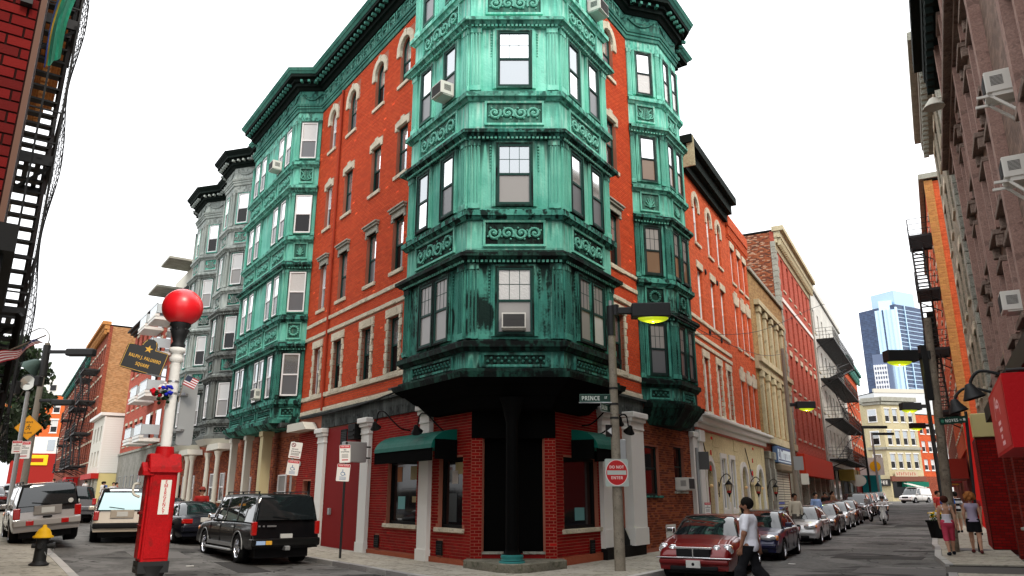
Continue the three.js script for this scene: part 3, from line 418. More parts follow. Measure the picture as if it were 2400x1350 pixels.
    if (r === 3) { const R = w / 2, q = [], cy = y1 - R; for (let i = 0; i <= 12; i++) q.push([c + (R + .24) * Math.cos(Math.PI * i / 12), cy + (R + .26) * Math.sin(Math.PI * i / 12)]); q.push([c - R - .24, cy - .25], [c - R - .01, cy - .25]); for (let i = 12; i >= 0; i--) q.push([c + (R + .01) * Math.cos(Math.PI * i / 12), cy + (R + .01) * Math.sin(Math.PI * i / 12)]); q.push([c + R + .01, cy - .25], [c + R + .24, cy - .25]); part(W, 'arch_hood', F.ext(q, -.05, .11, .012), MT.stone); part(W, 'keystone', F.box(c - .09, c + .09, y1 - .02, y1 + .3, -.03, .09), MT.stone); sk.push({ s0: a - .24, s1: b + .24, y0: cy - .25, y1: y1 + .26 }); }
    else if (r === 2) { part(W, 'lintel', [F.ext([[a - .14, y1 - .12], [a, y1 - .12], [a, y1], [b, y1], [b, y1 - .12], [b + .14, y1 - .12], [b + .14, y1 + .2], [c + .12, y1 + .26], [c + .12, y1 + .34], [c - .12, y1 + .34], [c - .12, y1 + .26], [a - .14, y1 + .2]], -.06, .1, .008)], MT.stone); sk.push({ s0: a - .14, s1: b + .14, y0: y1 - .12, y1: y1 + .27 }); }
    else if (r === 1) { part(W, 'lintel', [F.box(a - .1, b + .1, y1, y1 + .22, -.1, .05), F.box(a - .16, b + .16, y1 + .22, y1 + .31, -.1, .12), F.box(a - .2, b + .2, y1 + .31, y1 + .36, -.1, .17), F.box(a - .14, a, y1 - .1, y1, -.06, .04), F.box(b, b + .14, y1 - .1, y1, -.06, .04)], MT.stoneGrey); sk.push({ s0: a - .16, s1: b + .16, y0: y1 - .1, y1: y1 + .36 }); }
    else { const g = []; let y = y0; for (let i = 0; y < y1 - .02; i++) { const h = Math.min(.2 + .06 * rnd(), y1 - y), e = i % 2 ? .13 : .21; g.push(F.rbox(a - e, a, y + .006, y + h - .006, -.1, .035 + .02 * rnd(), .012), F.rbox(b, b + e, y + .006, y + h - .006, -.1, .035 + .02 * rnd(), .012)); y += h; } g.push(F.rbox(a - .2, b + .2, y1 + .004, y1 + .3, -.1, .06, .015)); part(W, 'stone_surround', g, MT.stone); sk.push({ s0: a - .19, s1: b + .19, y0: y0, y1: y1 + .3 }); }
  }
  // stone belt courses, block by block
  for (const [F, a, b] of [[FL, 2.5, 13.1], [FR, 2.1, 5.95], [FR, 9.98, 10.8]]) { const sk = F === FL ? skipL : skipR; for (const [y, h] of [[9.0, .12], [8.48, .15], [7.92, .15], [5.42, .17], [4.84, .17]]) { if (y === 9.0 && F === FL) continue; sk.push({ s0: a, s1: b, y0: y, y1: y + h }); for (let s = a; s < b; ) { const l = Math.min(rr(.5, .9), b - s); part(H, 'belt_stone', F.rbox(s + .004, s + l - .004, y, y + h, -.06, .045 + .03 * rnd(), .02), MT.stone); s += l; } } }
  skipL.push({ s0: 13.25, s1: 20.9, y0: 4.4, y1: 20 }, { s0: 0, s1: 2.42, y0: 3.0, y1: 20 }, { s0: 0, s1: 25, y0: 18.74, y1: 21 }, ...holesL); skipR.push({ s0: 6.0, s1: 9.9, y0: 4.4, y1: 20 }, { s0: 0, s1: 2, y0: 3.0, y1: 20 }, { s0: 0, s1: 25, y0: 18.74, y1: 21 }, ...holesR);
  const up = []; bricks(FL, 2.42, 13.2, 4.98, 18.8, skipL, up); bricks(FL, 20.95, 21.8, 4.98, 18.8, skipL, up); bricks(FR, 2.02, 5.98, 4.98, 18.8, skipR, up); bricks(FR, 9.95, 10.8, 4.98, 18.8, skipR, up);
  // ground floor
  const gfL = [...gL, { s0: 2.15, s1: 2.75, y0: 0, y1: 5 }, { s0: 6.2, s1: 10.8, y0: 0, y1: 5 }, { s0: 0, s1: 30, y0: 4.2, y1: 5 }], gfR = [...gR, { s0: 2.6, s1: 5.3, y0: 0, y1: 5 }, { s0: 0, s1: 30, y0: 4.2, y1: 5 }];
  for (const k of gL.slice(0, 2)) gfL.push({ s0: k.s0 - .12, s1: k.s1 + .12, y0: .8, y1: .92 }); gfR.push({ s0: .4, s1: 2.6, y0: .76, y1: .88 }, { s0: 1.9, s1: 2.15, y0: .2, y1: .55 }); gfL.push({ s0: 5.35, s1: 5.65, y0: .2, y1: .55 }, { s0: 1.45, s1: 1.75, y0: .2, y1: .55 });
  const pt = [], du = []; bricks(FL, .02, 6.2, .14, 4.2, gfL, pt); bricks(FL, 10.8, 13.1, .1, 4.2, gfL, pt); bricks(FR, .02, 2.6, .14, 4.2, gfR, pt); bricks(FL, 13.1, 21.8, .1, 4.2, [...gfL, ...[14.2, 16.4, 19].map(s => ({ s0: s, s1: s + 1, y0: 1.2, y1: 2.6 }))], du); bricks(FR, 5.3, 10.8, .12, 4.3, gfR, du);
  layBricks(H, up, BR.red, 0); layBricks(H, pt, BR.painted, 300); layBricks(H, du, BR.dull, 0);
  part(H, 'plinth', [FL.box(.0, 2.15, -.3, .13, 0, .05), FL.box(2.75, 6.2, -.3, .1, 0, .04), FR.box(0, 2.6, -.3, .2, 0, .06)], std([.34, .09, .045], .9, { bumpMap: grain, bumpScale: .02 })); part(H, 'plinth', FR.box(2.6, 5.35, -.3, .32, -.04, .2), MT.blackp);
  // lead-clad fascia over the shop
  { for (const [F, a, b] of [[FL, 2.4, 10.7], [FR, 2.0, 5.9]]) for (let s = a; s < b - .05; s += .62) part(H, 'fascia_sheet', F.box(s + .004, Math.min(s + .616, b), 4.2, 4.82, .0, .05 + .012 * rnd()), MT.lead); part(H, 'drip_edge', FL.box(2.4, 13.0, 4.76, 4.83, .06, .16), MT.lead); part(H, 'drip_edge', FR.box(2.0, 6.0, 4.76, 4.83, .06, .16), MT.lead); part(H, 'fascia_sheet', FR.box(9.6, 10.8, 4.1, 4.75, 0, .08), MT.lead); }
  // white pilasters
  const pil = (F, a, b, y0, y1, o = .13) => part(H, 'pilaster', [F.box(a, b, y0, y1 - .5, -.02, o), F.box(a - .03, b + .03, y0, y0 + .5, -.02, o + .03), F.rbox(a - .03, b + .03, y1 - .56, y1 - .5, -.02, o + .03, .012), F.rbox(a - .05, b + .05, y1 - .32, y1 - .2, -.02, o + .09, .03), F.rbox(a - .08, b + .08, y1 - .2, y1 - .02, -.02, o + .16, .03), F.box(a, b, y1 - .5, y1 - .32, -.02, o + .02)], MT.white);
  pil(FL, 2.17, 2.72, -.2, 4.33); pil(FL, 6.22, 6.82, -.2, 4.28); pil(FL, 10.1, 10.72, -.2, 4.2); pil(FR, 2.62, 3.2, .3, 4.3); pil(FR, 4.3, 5.28, .3, 4.3, .3);
  // red painted panel with vents between the pilasters
  part(H, 'red_panel', [FL.box(6.84, 10.08, -.2, 4.15, -.03, .02)], MT.gfred);
  const grille = (F, a, b, y0, y1, m = MT.blackp) => { const v = part(H, 'vent_grille', [F.box(a, b, y0, y1, .02, .035), F.box(a - .03, a, y0 - .03, y1 + .03, .02, .05), F.box(b, b + .03, y0 - .03, y1 + .03, .02, .05), F.box(a, b, y0 - .03, y0, .02, .05), F.box(a, b, y1, y1 + .03, .02, .05)], m), g = []; for (let y = y0 + .04; y < y1 - .03; y += .06) g.push(F.box(a, b, y, y + .025, .035, .05)); part(v, 'slat', g, MT.iron); };
  grille(FL, 8.3, 8.75, 3.45, 4.0); grille(FL, 5.37, 5.63, .22, .53); grille(FL, 1.47, 1.73, .22, .53); grille(FR, 1.92, 2.13, .22, .53); part(H, 'exhaust_hood', [FL.ext([[6.95, 3.6], [7.5, 3.6], [7.5, 4.1], [6.95, 4.1]], .02, .3, .01), FL.box(7.0, 7.45, 3.7, 3.76, .33, .36), FL.box(7.0, 7.45, 3.86, 3.92, .33, .36)], MT.blackp); part(H, 'meter_box', FL.rbox(9.3, 9.45, 1.1, 1.32, 0, .1, .01), MT.galv);
  // shop windows: dark room, goods catching the light, pale sills
  const shop = (F, k, items) => { const f = part(H, 'shop_window', [F.box(k.s0, k.s0 + .07, k.y0, k.y1, -.22, -.12), F.box(k.s1 - .07, k.s1, k.y0, k.y1, -.22, -.12), F.box(k.s0 + .07, k.s1 - .07, k.y0, k.y0 + .08, -.22, -.12), F.box(k.s0 + .07, k.s1 - .07, k.y1 - .08, k.y1, -.22, -.12)], MT.blackp); part(f, 'pane', F.box(k.s0 + .07, k.s1 - .07, k.y0 + .08, k.y1 - .08, -.19, -.17), MT.room); part(f, 'sill', F.rbox(k.s0 - .12, k.s1 + .12, k.y0 - .11, k.y0, -.12, .08, .012), MT.stone);
    for (const [n, a, b, y0, y1, m] of items) part(f, n, F.box(a, b, y0, y1, -.168, -.16), m); };
  const teal = std([.15, .36, .36], .5), tan = std([.3, .24, .12], .6);
  shop(FL, gL[1], [['notice', 3.25, 3.75, 2.2, 2.6, tan], ['notice', 4.3, 4.6, 2.15, 2.6, std([.25, .09, .03], .6)], ['notice', 4.05, 4.5, 1.35, 1.72, teal], ['notice', 3.35, 3.6, 1.55, 1.72, tan], ['sticker', 4.2, 4.5, 1.03, 1.08, MT.skydim]]);
  shop(FL, gL[0], [['poster', 1.05, 1.45, 1.05, 1.8, canvasMat(64, 128, (c, w, h) => { c.fillStyle = '#222b2c'; c.fillRect(0, 0, w, h); c.fillStyle = '#9fb6b8'; c.font = 'bold 30px sans-serif'; c.fillText('OPA', 4, 30); c.fillStyle = '#5d7f84'; c.fillRect(12, 40, 36, 84); })], ['notice', .62, 1.15, 2.3, 2.62, tan], ['notice', 1.0, 1.3, 2.05, 2.4, std([.45, .4, .36], .6)]]);
  shop(FR, gR[0], [['notice', .5, .68, 1.0, 1.72, std([.34, .33, .31], .6)], ['garment', 1.4, 1.95, 1.08, 1.42, teal]]);
  // domed awnings
  const awning = (F, a, b, y, r, h) => { const g = [], n = Math.round((b - a) / .42); for (let i = 0; i < n; i++) { const s0 = mix(a, b, i / n), s1 = mix(a, b, (i + 1) / n), q = []; for (let k = 0; k <= 8; k++) { const t = k / 8 * Math.PI / 2; q.push([r * Math.cos(t), h * Math.sin(t)]); } q.push([0, 0]); const S = shp(q), e = new THREE.ExtrudeGeometry(S, { depth: Math.abs(s1 - s0) - .012, bevelEnabled: true, bevelSize: .012, bevelThickness: .006, bevelSegments: 2, curveSegments: 8 }); e.rotateY(-Math.PI / 2); e.translate(Math.max(s0 * F.sg, s1 * F.sg) - .006, y, .03); g.push(boxUV(F.go(e))); }
    const aw = part(H, 'awning', g, std([.004, .10, .075], .55, { bumpMap: grain, bumpScale: .004 })); part(aw, 'valance', F.box(a, b, y - .34, y, r - .0, r + .02), MT.blackm); for (const e of [a - .012, b + .012]) part(aw, 'awning_end', F.box(e - .008, e + .008, y - .3, y + h * .45, .02, r * .92), MT.blackm); };
  awning(FL, .8, 4.3, 2.98, .78, .5); awning(FR, .95, 2.3, 2.98, .78, .5);
  // entrance: chamfer wall, piers, dark recess, door
  const C = new Frame([-1.02, -20], [1, 0]);
  part(H, 'entrance_pier', [C.box(-.05, .25, -.4, 3.2, -.3, .0)], MT.mortar); { const l = []; bricks(C, -.05, .25, .1, 3.2, [], l); bricks(C, 1.87, 2.17, .1, 3.2, [], l); layBricks(H, l, BR.painted, 0); part(H, 'entrance_pier', C.box(1.87, 2.17, -.4, 3.2, -.3, .0), MT.mortar); }
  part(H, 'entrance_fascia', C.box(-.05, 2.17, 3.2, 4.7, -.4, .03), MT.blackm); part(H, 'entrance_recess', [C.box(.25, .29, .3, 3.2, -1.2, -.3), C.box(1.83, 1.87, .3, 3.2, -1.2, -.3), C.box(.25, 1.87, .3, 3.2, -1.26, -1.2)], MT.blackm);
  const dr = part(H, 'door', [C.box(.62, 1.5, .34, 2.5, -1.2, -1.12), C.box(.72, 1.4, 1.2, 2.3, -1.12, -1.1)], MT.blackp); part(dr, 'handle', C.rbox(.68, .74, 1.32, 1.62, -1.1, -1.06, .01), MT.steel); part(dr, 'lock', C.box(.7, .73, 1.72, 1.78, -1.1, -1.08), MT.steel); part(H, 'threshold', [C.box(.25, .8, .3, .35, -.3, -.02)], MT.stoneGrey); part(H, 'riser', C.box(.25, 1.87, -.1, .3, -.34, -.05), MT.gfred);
  { const bl = part(H, 'notice_lamp', C.rbox(.47, .6, 1.85, 1.98, -.9, -.84, .01), std([.9, .35, .05], .6)); }
  part(H, 'entrance_step', (() => { const S = shp([[-1.15, 20.05], [-1.2, 19.7], [-.3, 18.45], [.05, 18.28], [.4, 18.45], [1.35, 19.6], [1.3, 20.05]]); const g = ext(S, .3, .015); g.rotateX(-Math.PI / 2); g.translate(0, -.12, 0); return boxUV(g); })(), std(0xffffff, .9, { map: speck([.12, .115, .09], [.24, .22, .17], [.05, .06, .03], 1.1, 201), bumpMap: grain, bumpScale: .02 }));
  { const cl = tr(lathe([[.0, 0], [.3, 0], [.3, .07], [.24, .1], [.27, .15], [.25, .2], [.18, .24], [.155, .34], [.15, 3.3], [.2, 3.5], [.24, 3.7], [.32, 3.92]], 20), 0, .18, -18.75); part(H, 'threshold', C.box(1.3, 1.87, .3, .35, -.3, -.02), MT.stoneGrey); part(H, 'corner_column', cl, phys([.0025, .0025, .0025], .7, { specularIntensity: .08 })); part(H, 'column_base', [tr(lathe([[.31, .005], [.315, .05], [.25, .11], [.278, .15], [.258, .205]], 20), 0, .18, -18.75)], std([.03, .19, .18], .5)); }
  // side doorway on the right with black stair
  part(H, 'stair', [0, 1, 2, 3].map(i => FR.box(3.25, 4.25, .3 + i * .18, .48 + i * .18, -.3 - i * .28, .15 - i * .28)), MT.blackp); part(H, 'stair_rail', FR.ext([[3.3, .34], [4.22, .34], [4.22, .5], [3.3, 1.5]], .1, .04), MT.blackp);
  for (const k of [gR[2], gR[3]]) { const w = win(FR, H, k.s0, k.s1, k.y0, k.y1, -.15, { frame: MT.sashDark, up: MT.room, lo: MT.room, mid: .55 }); sillP(FR, w, k.s0 - .1, k.s1 + .1, k.y0, -.1, .08, k.s0 < 7 ? MT.dark : MT.stoneGrey, .08); }
  part(H, 'hatch', FR.box(7.5, 8.3, .2, .8, 0, .05), MT.white); part(H, 'white_pier', [FR.box(10.3, 10.78, -.2, 3.9, 0, .15), FR.rbox(10.22, 10.82, 3.9, 4.1, 0, .22, .03)], MT.white);
  part(H, 'shop_fitting', FL.box(12.7, 12.9, 2.9, 3.05, 0, .1), MT.white);
  { const d = part(H, 'side_door', [FL.box(11.5, 12.35, .05, 2.3, -.3, -.2)], MT.blackp); part(d, 'door_rail', FL.box(11.75, 11.79, .1, 1.5, -.2, -.14), MT.steel); }
  for (const s of [14.2, 16.4, 19]) { const w = win(FL, H, s, s + 1, 1.2, 2.6, .01, { frame: MT.sashWhite, up: MT.blind, lo: MT.room, gridLow: true }); sillP(FL, w, s - .06, s + 1.06, 1.2, 0, .1, MT.stone, .07); }
  for (const [s, r] of [[15.6, .2], [16.05, .12], [18.3, .14], [20.6, .14]]) part(H, 'porch_column', [FL.box(s - r, s + r, -.2, 4.2, .35, .35 + 2 * r), FL.box(s - r - .05, s + r + .05, 4.2, 4.42, .3, .4 + 2 * r)], s < 16.2 ? MT.creamDk : MT.offwhite);
  part(H, 'porch_lintel', FL.box(13.2, 21.4, 4.42, 4.6, 0, .75), MT.lead); part(H, 'canopy', FL.ext([[11.0, 4.2], [13.1, 4.2], [13.1, 4.5], [11.4, 4.5]], .05, .5), MT.offwhite);
  // downpipe and black cable
  part(H, 'downpipe', FL.bar([10.75, 4.9, .07], [10.75, 18.7, .07], .05, 8), std([.34, .045, .02], .7)); part(H, 'cable', FL.tube([[3.05, 19, .05], [3.1, 15, .05], [3.0, 12.5, .06], [3.2, 11.6, .05], [3.05, 10.9, .08], [3.12, 7, .05], [3.1, 5.0, .05]], .018, 60, 5), MT.blackp); part(H, 'cable', FL.tube([[12.6, 4.72, .14], [9.5, 4.7, .17], [6, 4.78, .17], [3.2, 4.98, .12], [2.6, 4.9, .3]], .035, 50, 6), MT.blackp); part(H, 'iron_bracket', FL.box(3.1, 4.6, 4.96, 5.02, .04, .3), MT.iron);
  // gooseneck lamps
  for (const [F, s, y, d] of [[FL, 3.55, 3.9, 1], [FL, .9, 3.6, 1], [FR, 1.6, 3.9, -1], [FR, 2.3, 3.7, -1]]) { const g = part(H, 'gooseneck_arm', F.tube([[s, y - .25, .02], [s, y - .22, .3], [s + .1, y, .55], [s + .35, y + .3, .75], [s + .6, y + .3, .8], [s + .72, y + .02, .8]], .022, 24, 6), MT.blackp); part(g, 'lamp_shade', F.go(tr(lathe([[.03, .16], [.06, .14], [.09, .05], [.17, -.06], [.16, -.07]], 14), (s + .74) * F.sg, y - .12, .82, 0, .5, .4 * F.sg)), MT.blackp); }
  // box sign projecting over the pavement
  { const sg = world(thing('box_sign', 'blank grey box sign projecting beside the green awning on a white pilaster', 'sign', FL.pt(6.1, 2.9, .13))); part(sg, 'casing', FL.rbox(5.95, 6.25, 2.78, 3.42, .3, 1.05, .02), MT.galv); part(sg, 'sign_face', FL.box(6.25, 6.262, 2.84, 3.36, .36, .99), std([.42, .41, .37], .5)); part(sg, 'mounting_bar', [FL.box(6.08, 6.12, 2.9, 2.95, .1, .3), FL.box(6.08, 6.12, 3.25, 3.3, .1, .3)], MT.iron); }
  // air conditioners on this house
  const fF = Frame.pts(CB[2], CB[3]), fL = Frame.pts(CB[1], CB[2]), fRr = Frame.pts(CB[3], CB[4]);
  acUnit(fF, fF.len * .5 - .02, 5.83, .03, .62, .4, .3, 'square air conditioner in the lowest front window of the corner bay');
  acUnit(fL, fL.len * .7, 5.78 + 2 * FH, .03, .56, .4, .5, 'boxy air conditioner high on the left side of the corner bay');
  acUnit(fRr, fRr.len * .72, 5.78 + 3 * FH - .05, .03, .6, .42, .5, 'air conditioner near the top of the right side of the corner bay');
  const lF = Frame.pts(LB[1], LB[2]); acUnit(lF, lF.len * .7, 5.78 + 3 * FH, .03, .6, .42, .5, 'air conditioner on the top storey of the wide green bay at left'); acUnit(lF, lF.len * .695, 5.78, .03, .6, .42, .35, 'air conditioner on the lowest storey of the wide green bay at left');
  acUnit(FR, 9.1, 1.95, 0, .62, .42, .45, 'white air conditioner low on the brown brick wall behind the dark red saloon');
}
// ---------------------------------------------------------------- other houses
const BM = {
  orange: brickMat([[.58, .10, .035], [.64, .12, .045], [.52, .085, .03], [.60, .11, .04]], [.45, .11, .05], 3, {}, .12), tan: brickMat([[.36, .22, .09], [.42, .26, .11], [.30, .17, .07]], [.34, .26, .15], 5), rust: brickMat([[.30, .08, .035], [.20, .06, .035], [.40, .13, .06], [.12, .05, .035], [.5, .3, .2]], [.2, .12, .08], 7), red: brickMat([[.50, .105, .07], [.44, .09, .06], [.54, .13, .085]], [.42, .13, .09], 9),
  brown: brickMat([[.40, .20, .085], [.34, .16, .065], [.45, .24, .11]], [.32, .22, .13], 13), dull: brickMat([[.28, .065, .035], [.22, .05, .03], [.33, .085, .045]], [.22, .09, .06], 15), pink: brickMat([[.25, .165, .13], [.29, .19, .15], [.21, .14, .115]], [.27, .21, .18], 17, {}, .35), grey: brickMat([[.30, .27, .2], [.35, .31, .23], [.26, .24, .18]], [.22, .2, .16], 19), deep: brickMat([[.22, .018, .012], [.17, .014, .01], [.27, .024, .015]], [.03, .012, .01], 23), amber: brickMat([[.55, .25, .08], [.48, .20, .07]], [.5, .3, .1], 25),
};
const plasterC = std(0xffffff, .85, { map: speck([.66, .57, .33], [.74, .65, .40], [.55, .47, .28], 4, 61), bumpMap: grain, bumpScale: .004 }), plasterW = std(0xffffff, .85, { map: speck([.56, .56, .52], [.68, .67, .62], [.4, .4, .37], 5, 65) });
const limestone = std(0xffffff, .9, { map: speck([.42, .37, .24], [.55, .49, .33], [.2, .18, .12], 3, 67), bumpMap: grain, bumpScale: .01 });
// a terrace house: facade with openings, side walls and roof behind it
function house(name, label, F, s0, s1, y0, y1, depth, wallMat, wins, o = {}) {
  const H = world(thing(name, label, 'building', (() => { const p = F.xz((s0 + s1) / 2, -.5); return [p[0], gy(p[0], p[1]), p[1]]; })(), 0)), off = o.o ?? 0;
  const mk = F; const holes = wins.map(w => ({ s0: w.s0, s1: w.s1, y0: w.y0, y1: w.y1, arch: w.arch })).concat(o.holes ?? []);
  const g = F.wall(s0, s1, o.wallBase ?? y0, y1, holes, .3); if (off) { const n = F.N; g.translate(n[0] * off, 0, n[1] * off); }
  part(H, 'facade_wall', g, wallMat);
  if (o.ground) part(H, 'ground_floor_wall', (() => { const e = F.wall(s0, s1, y0, o.wallBase, o.gholes ?? [], .3); if (off) e.translate(F.N[0] * off, 0, F.N[1] * off); return e; })(), o.ground);
  part(H, 'side_wall', F.box(s0 + .001, s1 - .001, y0, y1 - .06, off - depth, off - .31), o.side ?? wallMat); part(H, 'roof', F.box(s0 - .02, s1 + .02, y1, y1 + .12, off - depth, off + .05), MT.blackp);
  for (const w of wins) { const W = win(F, H, w.s0, w.s1, w.y0, w.y1, off - .16, { fw: .06, frame: o.frame ?? MT.sashWhite, up: MT.skydim, lo: MT.room, ...w });
    if (!w.nosill) part(W, 'sill', F.box(w.s0 - .1, w.s1 + .1, w.y0 - .12, w.y0, off - .16, off + .07), o.trim ?? MT.stone);
    if (w.lintel) part(W, 'lintel', F.box(w.s0 - .12, w.s1 + .12, w.y1, w.y1 + w.lintel, off - .05, off + .05), o.trim ?? MT.stone);
    if (w.keys) { const c = (w.s0 + w.s1) / 2, q = []; for (const [x, h] of [[-.42, .45], [-.14, .62], [.14, .62], [.42, .45]]) q.push(F.ext([[c + x - .1, w.y1 - .08], [c + x + .1, w.y1 - .08], [c + x * 1.25 + .11, w.y1 + h], [c + x * 1.25 - .11, w.y1 + h]], off - .05, .1)); part(W, 'voussoir', q, MT.stone); }
    if (w.arch) { const c = (w.s0 + w.s1) / 2, R = Math.abs(w.s1 - w.s0) / 2, cy = w.y1 - R, q = []; for (let i = 0; i <= 10; i++) q.push([c + (R + .22) * Math.cos(Math.PI * i / 10), cy + (R + .24) * Math.sin(Math.PI * i / 10)]); q.push([c - R - .22, cy - .3], [c - R, cy - .3]); for (let i = 10; i >= 0; i--) q.push([c + R * Math.cos(Math.PI * i / 10), cy + R * Math.sin(Math.PI * i / 10)]); q.push([c + R, cy - .3], [c + R + .22, cy - .3]); part(W, 'arch_hood', F.ext(q, off - .04, .1), MT.stone); }
    if (w.quoin) { const q = []; let y = w.y0; for (let i = 0; y < w.y1; i++) { const h = Math.min(.24, w.y1 - y), e = i % 2 ? .12 : .2; q.push(F.rbox(w.s0 - e, w.s0, y + .006, y + h - .006, off - .1, off + .04, .01), F.rbox(w.s1, w.s1 + e, y + .006, y + h - .006, off - .1, off + .04, .01)); y += h; } q.push(F.box(w.s0 - .2, w.s1 + .2, w.y1, w.y1 + .3, off - .1, off + .05)); part(W, 'stone_surround', q, MT.stone); } }
  return H;
}
const grid = (cols, rows, f = () => ({})) => { const r = []; cols.forEach(([c, w], i) => rows.forEach(([a, b], j) => r.push({ s0: c - w / 2, s1: c + w / 2, y0: a, y1: b, ...f(i, j) }))); return r; };
const span = (a, b, n, w) => Array.from({ length: n }, (_, i) => [a + (b - a) * (i + .5) / n, w]);
const cornice = (H, F, s0, s1, y, o, h = .6, m = MT.cornice, nb = true) => { const c = part(H, 'cornice', [F.box(s0, s1, y, y + h * .3, o, o + .2), F.box(s0 - .05, s1 + .05, y + h * .3, y + h * .7, o, o + .45), F.box(s0 - .15, s1 + .15, y + h * .7, y + h, o - .1, o + .7)], m); if (nb) { const g = []; for (let s = s0 + .1; s < s1 - .1; s += .5) g.push(F.box(s, s + .16, y - h * .15, y + h * .3, o + .2, o + .42)); part(c, 'bracket', g, m); } return c; };
function fireEscape(H, F, s0, s1, levels, d, o = 0, mat = MT.iron, stairs = true) { // platforms with railings, a stair between levels
  levels.forEach((y, i) => { const slat = []; for (let s = s0; s < s1; s += .16) slat.push(F.box(s, s + .07, y, y + .03, o + .02, o + d)); slat.push(F.box(s0, s1, y - .1, y, o + d - .05, o + d), F.box(s0, s1, y - .1, y, o, o + .05), F.box(s0, s0 + .05, y - .1, y, o + .05, o + d - .05), F.box(s1 - .05, s1, y - .1, y, o + .05, o + d - .05));
    for (const s of [s0 + .1, s1 - .1]) slat.push(sbar(F.pt(s, y - .1, o + d - .05), F.pt(s, y - .75, o + .02), .05));
    const p = part(H, 'fire_escape', slat, mat), r = []; for (const h of [.35, .68, 1.0]) r.push(F.box(s0, s1, y + h, y + h + .03, o + d - .03, o + d), F.box(s0, s0 + .03, y + h, y + h + .03, o, o + d - .03), F.box(s1 - .03, s1, y + h, y + h + .03, o, o + d - .03)); for (let s = s0; s <= s1 + .01; s += .42) r.push(F.box(s - .015, s + .015, y, y + 1.0, o + d - .055, o + d - .03)); part(p, 'railing', r, mat);
    if (stairs && i) { const yb = levels[i - 1], st = [], n = 12, fl = i % 2; for (let k = 1; k < n; k++) { const t = k / n, s = mix(s0 + .4, s1 - .4, fl ? t : 1 - t), yy = mix(yb, y, t); st.push(F.box(s - .12, s + .12, yy, yy + .03, o + d * .42, o + d - .1)); } for (const q of [o + d * .42, o + d - .1]) st.push(sbar(F.pt(fl ? s0 + .4 : s1 - .4, yb, q), F.pt(fl ? s1 - .4 : s0 + .4, y, q), .05, .14), sbar(F.pt(fl ? s0 + .4 : s1 - .4, yb + .85, q), F.pt(fl ? s1 - .4 : s0 + .4, y + .85, q), .03)); part(p, 'stair', st, mat); } });
}
{ // grey bay houses next along the left street
  for (const [k, a, b, c0, lb] of [[0, 21.85, 28.15, 23.0, 'narrow house with a grey metal bay right beside the wide green bay'], [1, 28.17, 34.5, 29.4, 'narrow house with a paler grey-green metal bay behind the red globe lamp']]) {
    const wins = grid([[k ? 34.1 : 27.5, .01]], []), H = house('grey_bay_house', lb, FL, a, b, -.5, 20.2, 9, BM.dull, [], {});
    const P = k ? [FL.xz(33.8, -.02), FL.xz(32.7, .9), FL.xz(30.5, .9), FL.xz(29.3, -.02)] : [FL.xz(27.0, -.02), FL.xz(25.9, .9), FL.xz(24.2, .9), FL.xz(23.0, -.02)];
    bay(H, P, { mats: k ? [MT.greydk, MT.grey, MT.grey, MT.grey] : [MT.greydk, MT.greydk, MT.grey, MT.grey], dark: [MT.black, MT.dark, MT.dark, MT.mid], pil: .15, frame: MT.sashWhite, orn: (i, f) => ['beads', 'fan', 'lyre', 'lyre'][f], panels: () => [[.2, .8]], wins: (i, f) => i === 1 ? [{ c: .5, w: .6 }] : [{ c: .5, w: .7 }], panes: (i, f) => ({ up: f > 2 ? MT.sky : MT.curtain, lo: f % 2 ? MT.room : MT.blind }) });
    entablature(H, [FL.xz(b, -.05), FL.xz(b - .01, 0), ...P, FL.xz(a + .01, 0), FL.xz(a, -.05)], 18.85, MT.grey, MT.cornice, { gut: MT.cornice, mod: MT.grey });
    part(H, 'bay_soffit', ring(P, -.02, 4.3, 4.6, .2), MT.offwhite);
    for (const s of [P === 0 ? 0 : a + .5, a + 2.4, b - .6]) { part(H, 'porch_column', FL.go(tr(lathe([[.17, -.3], [.17, .1], [.13, .2], [.11, 3.6], [.17, 3.75], [.2, 3.9]], 12), -s, 0, .75)), MT.offwhite); }
    part(H, 'canopy', FL.ext([[a + .2, 4.0], [a + 2.6, 4.0], [a + 2.4, 4.3], [a + .4, 4.3]], .05, .8), MT.offwhite);
    for (const s of [a + 1.6, a + 3.6]) { const w = win(FL, H, s, s + .8, 1.5, 2.9, .01, { frame: MT.sashWhite, up: MT.blind, lo: MT.room, gridLow: true }); sillP(FL, w, s - .1, s + .9, 1.5, 0, .1, MT.stone, .08); }
    part(H, 'side_door', FL.box(a + 4.9, a + 5.8, 0, 2.4, 0, .04), MT.blackm);
    const l = []; bricks(FL, a, b, .1, 4.2, [], l); bricks(FL, k ? 33.8 : 27.0, b, 4.9, 18.7, [], l, { bh: .1, bw: .3 }); layBricks(H, l, BR.dull, 0);
  }
}
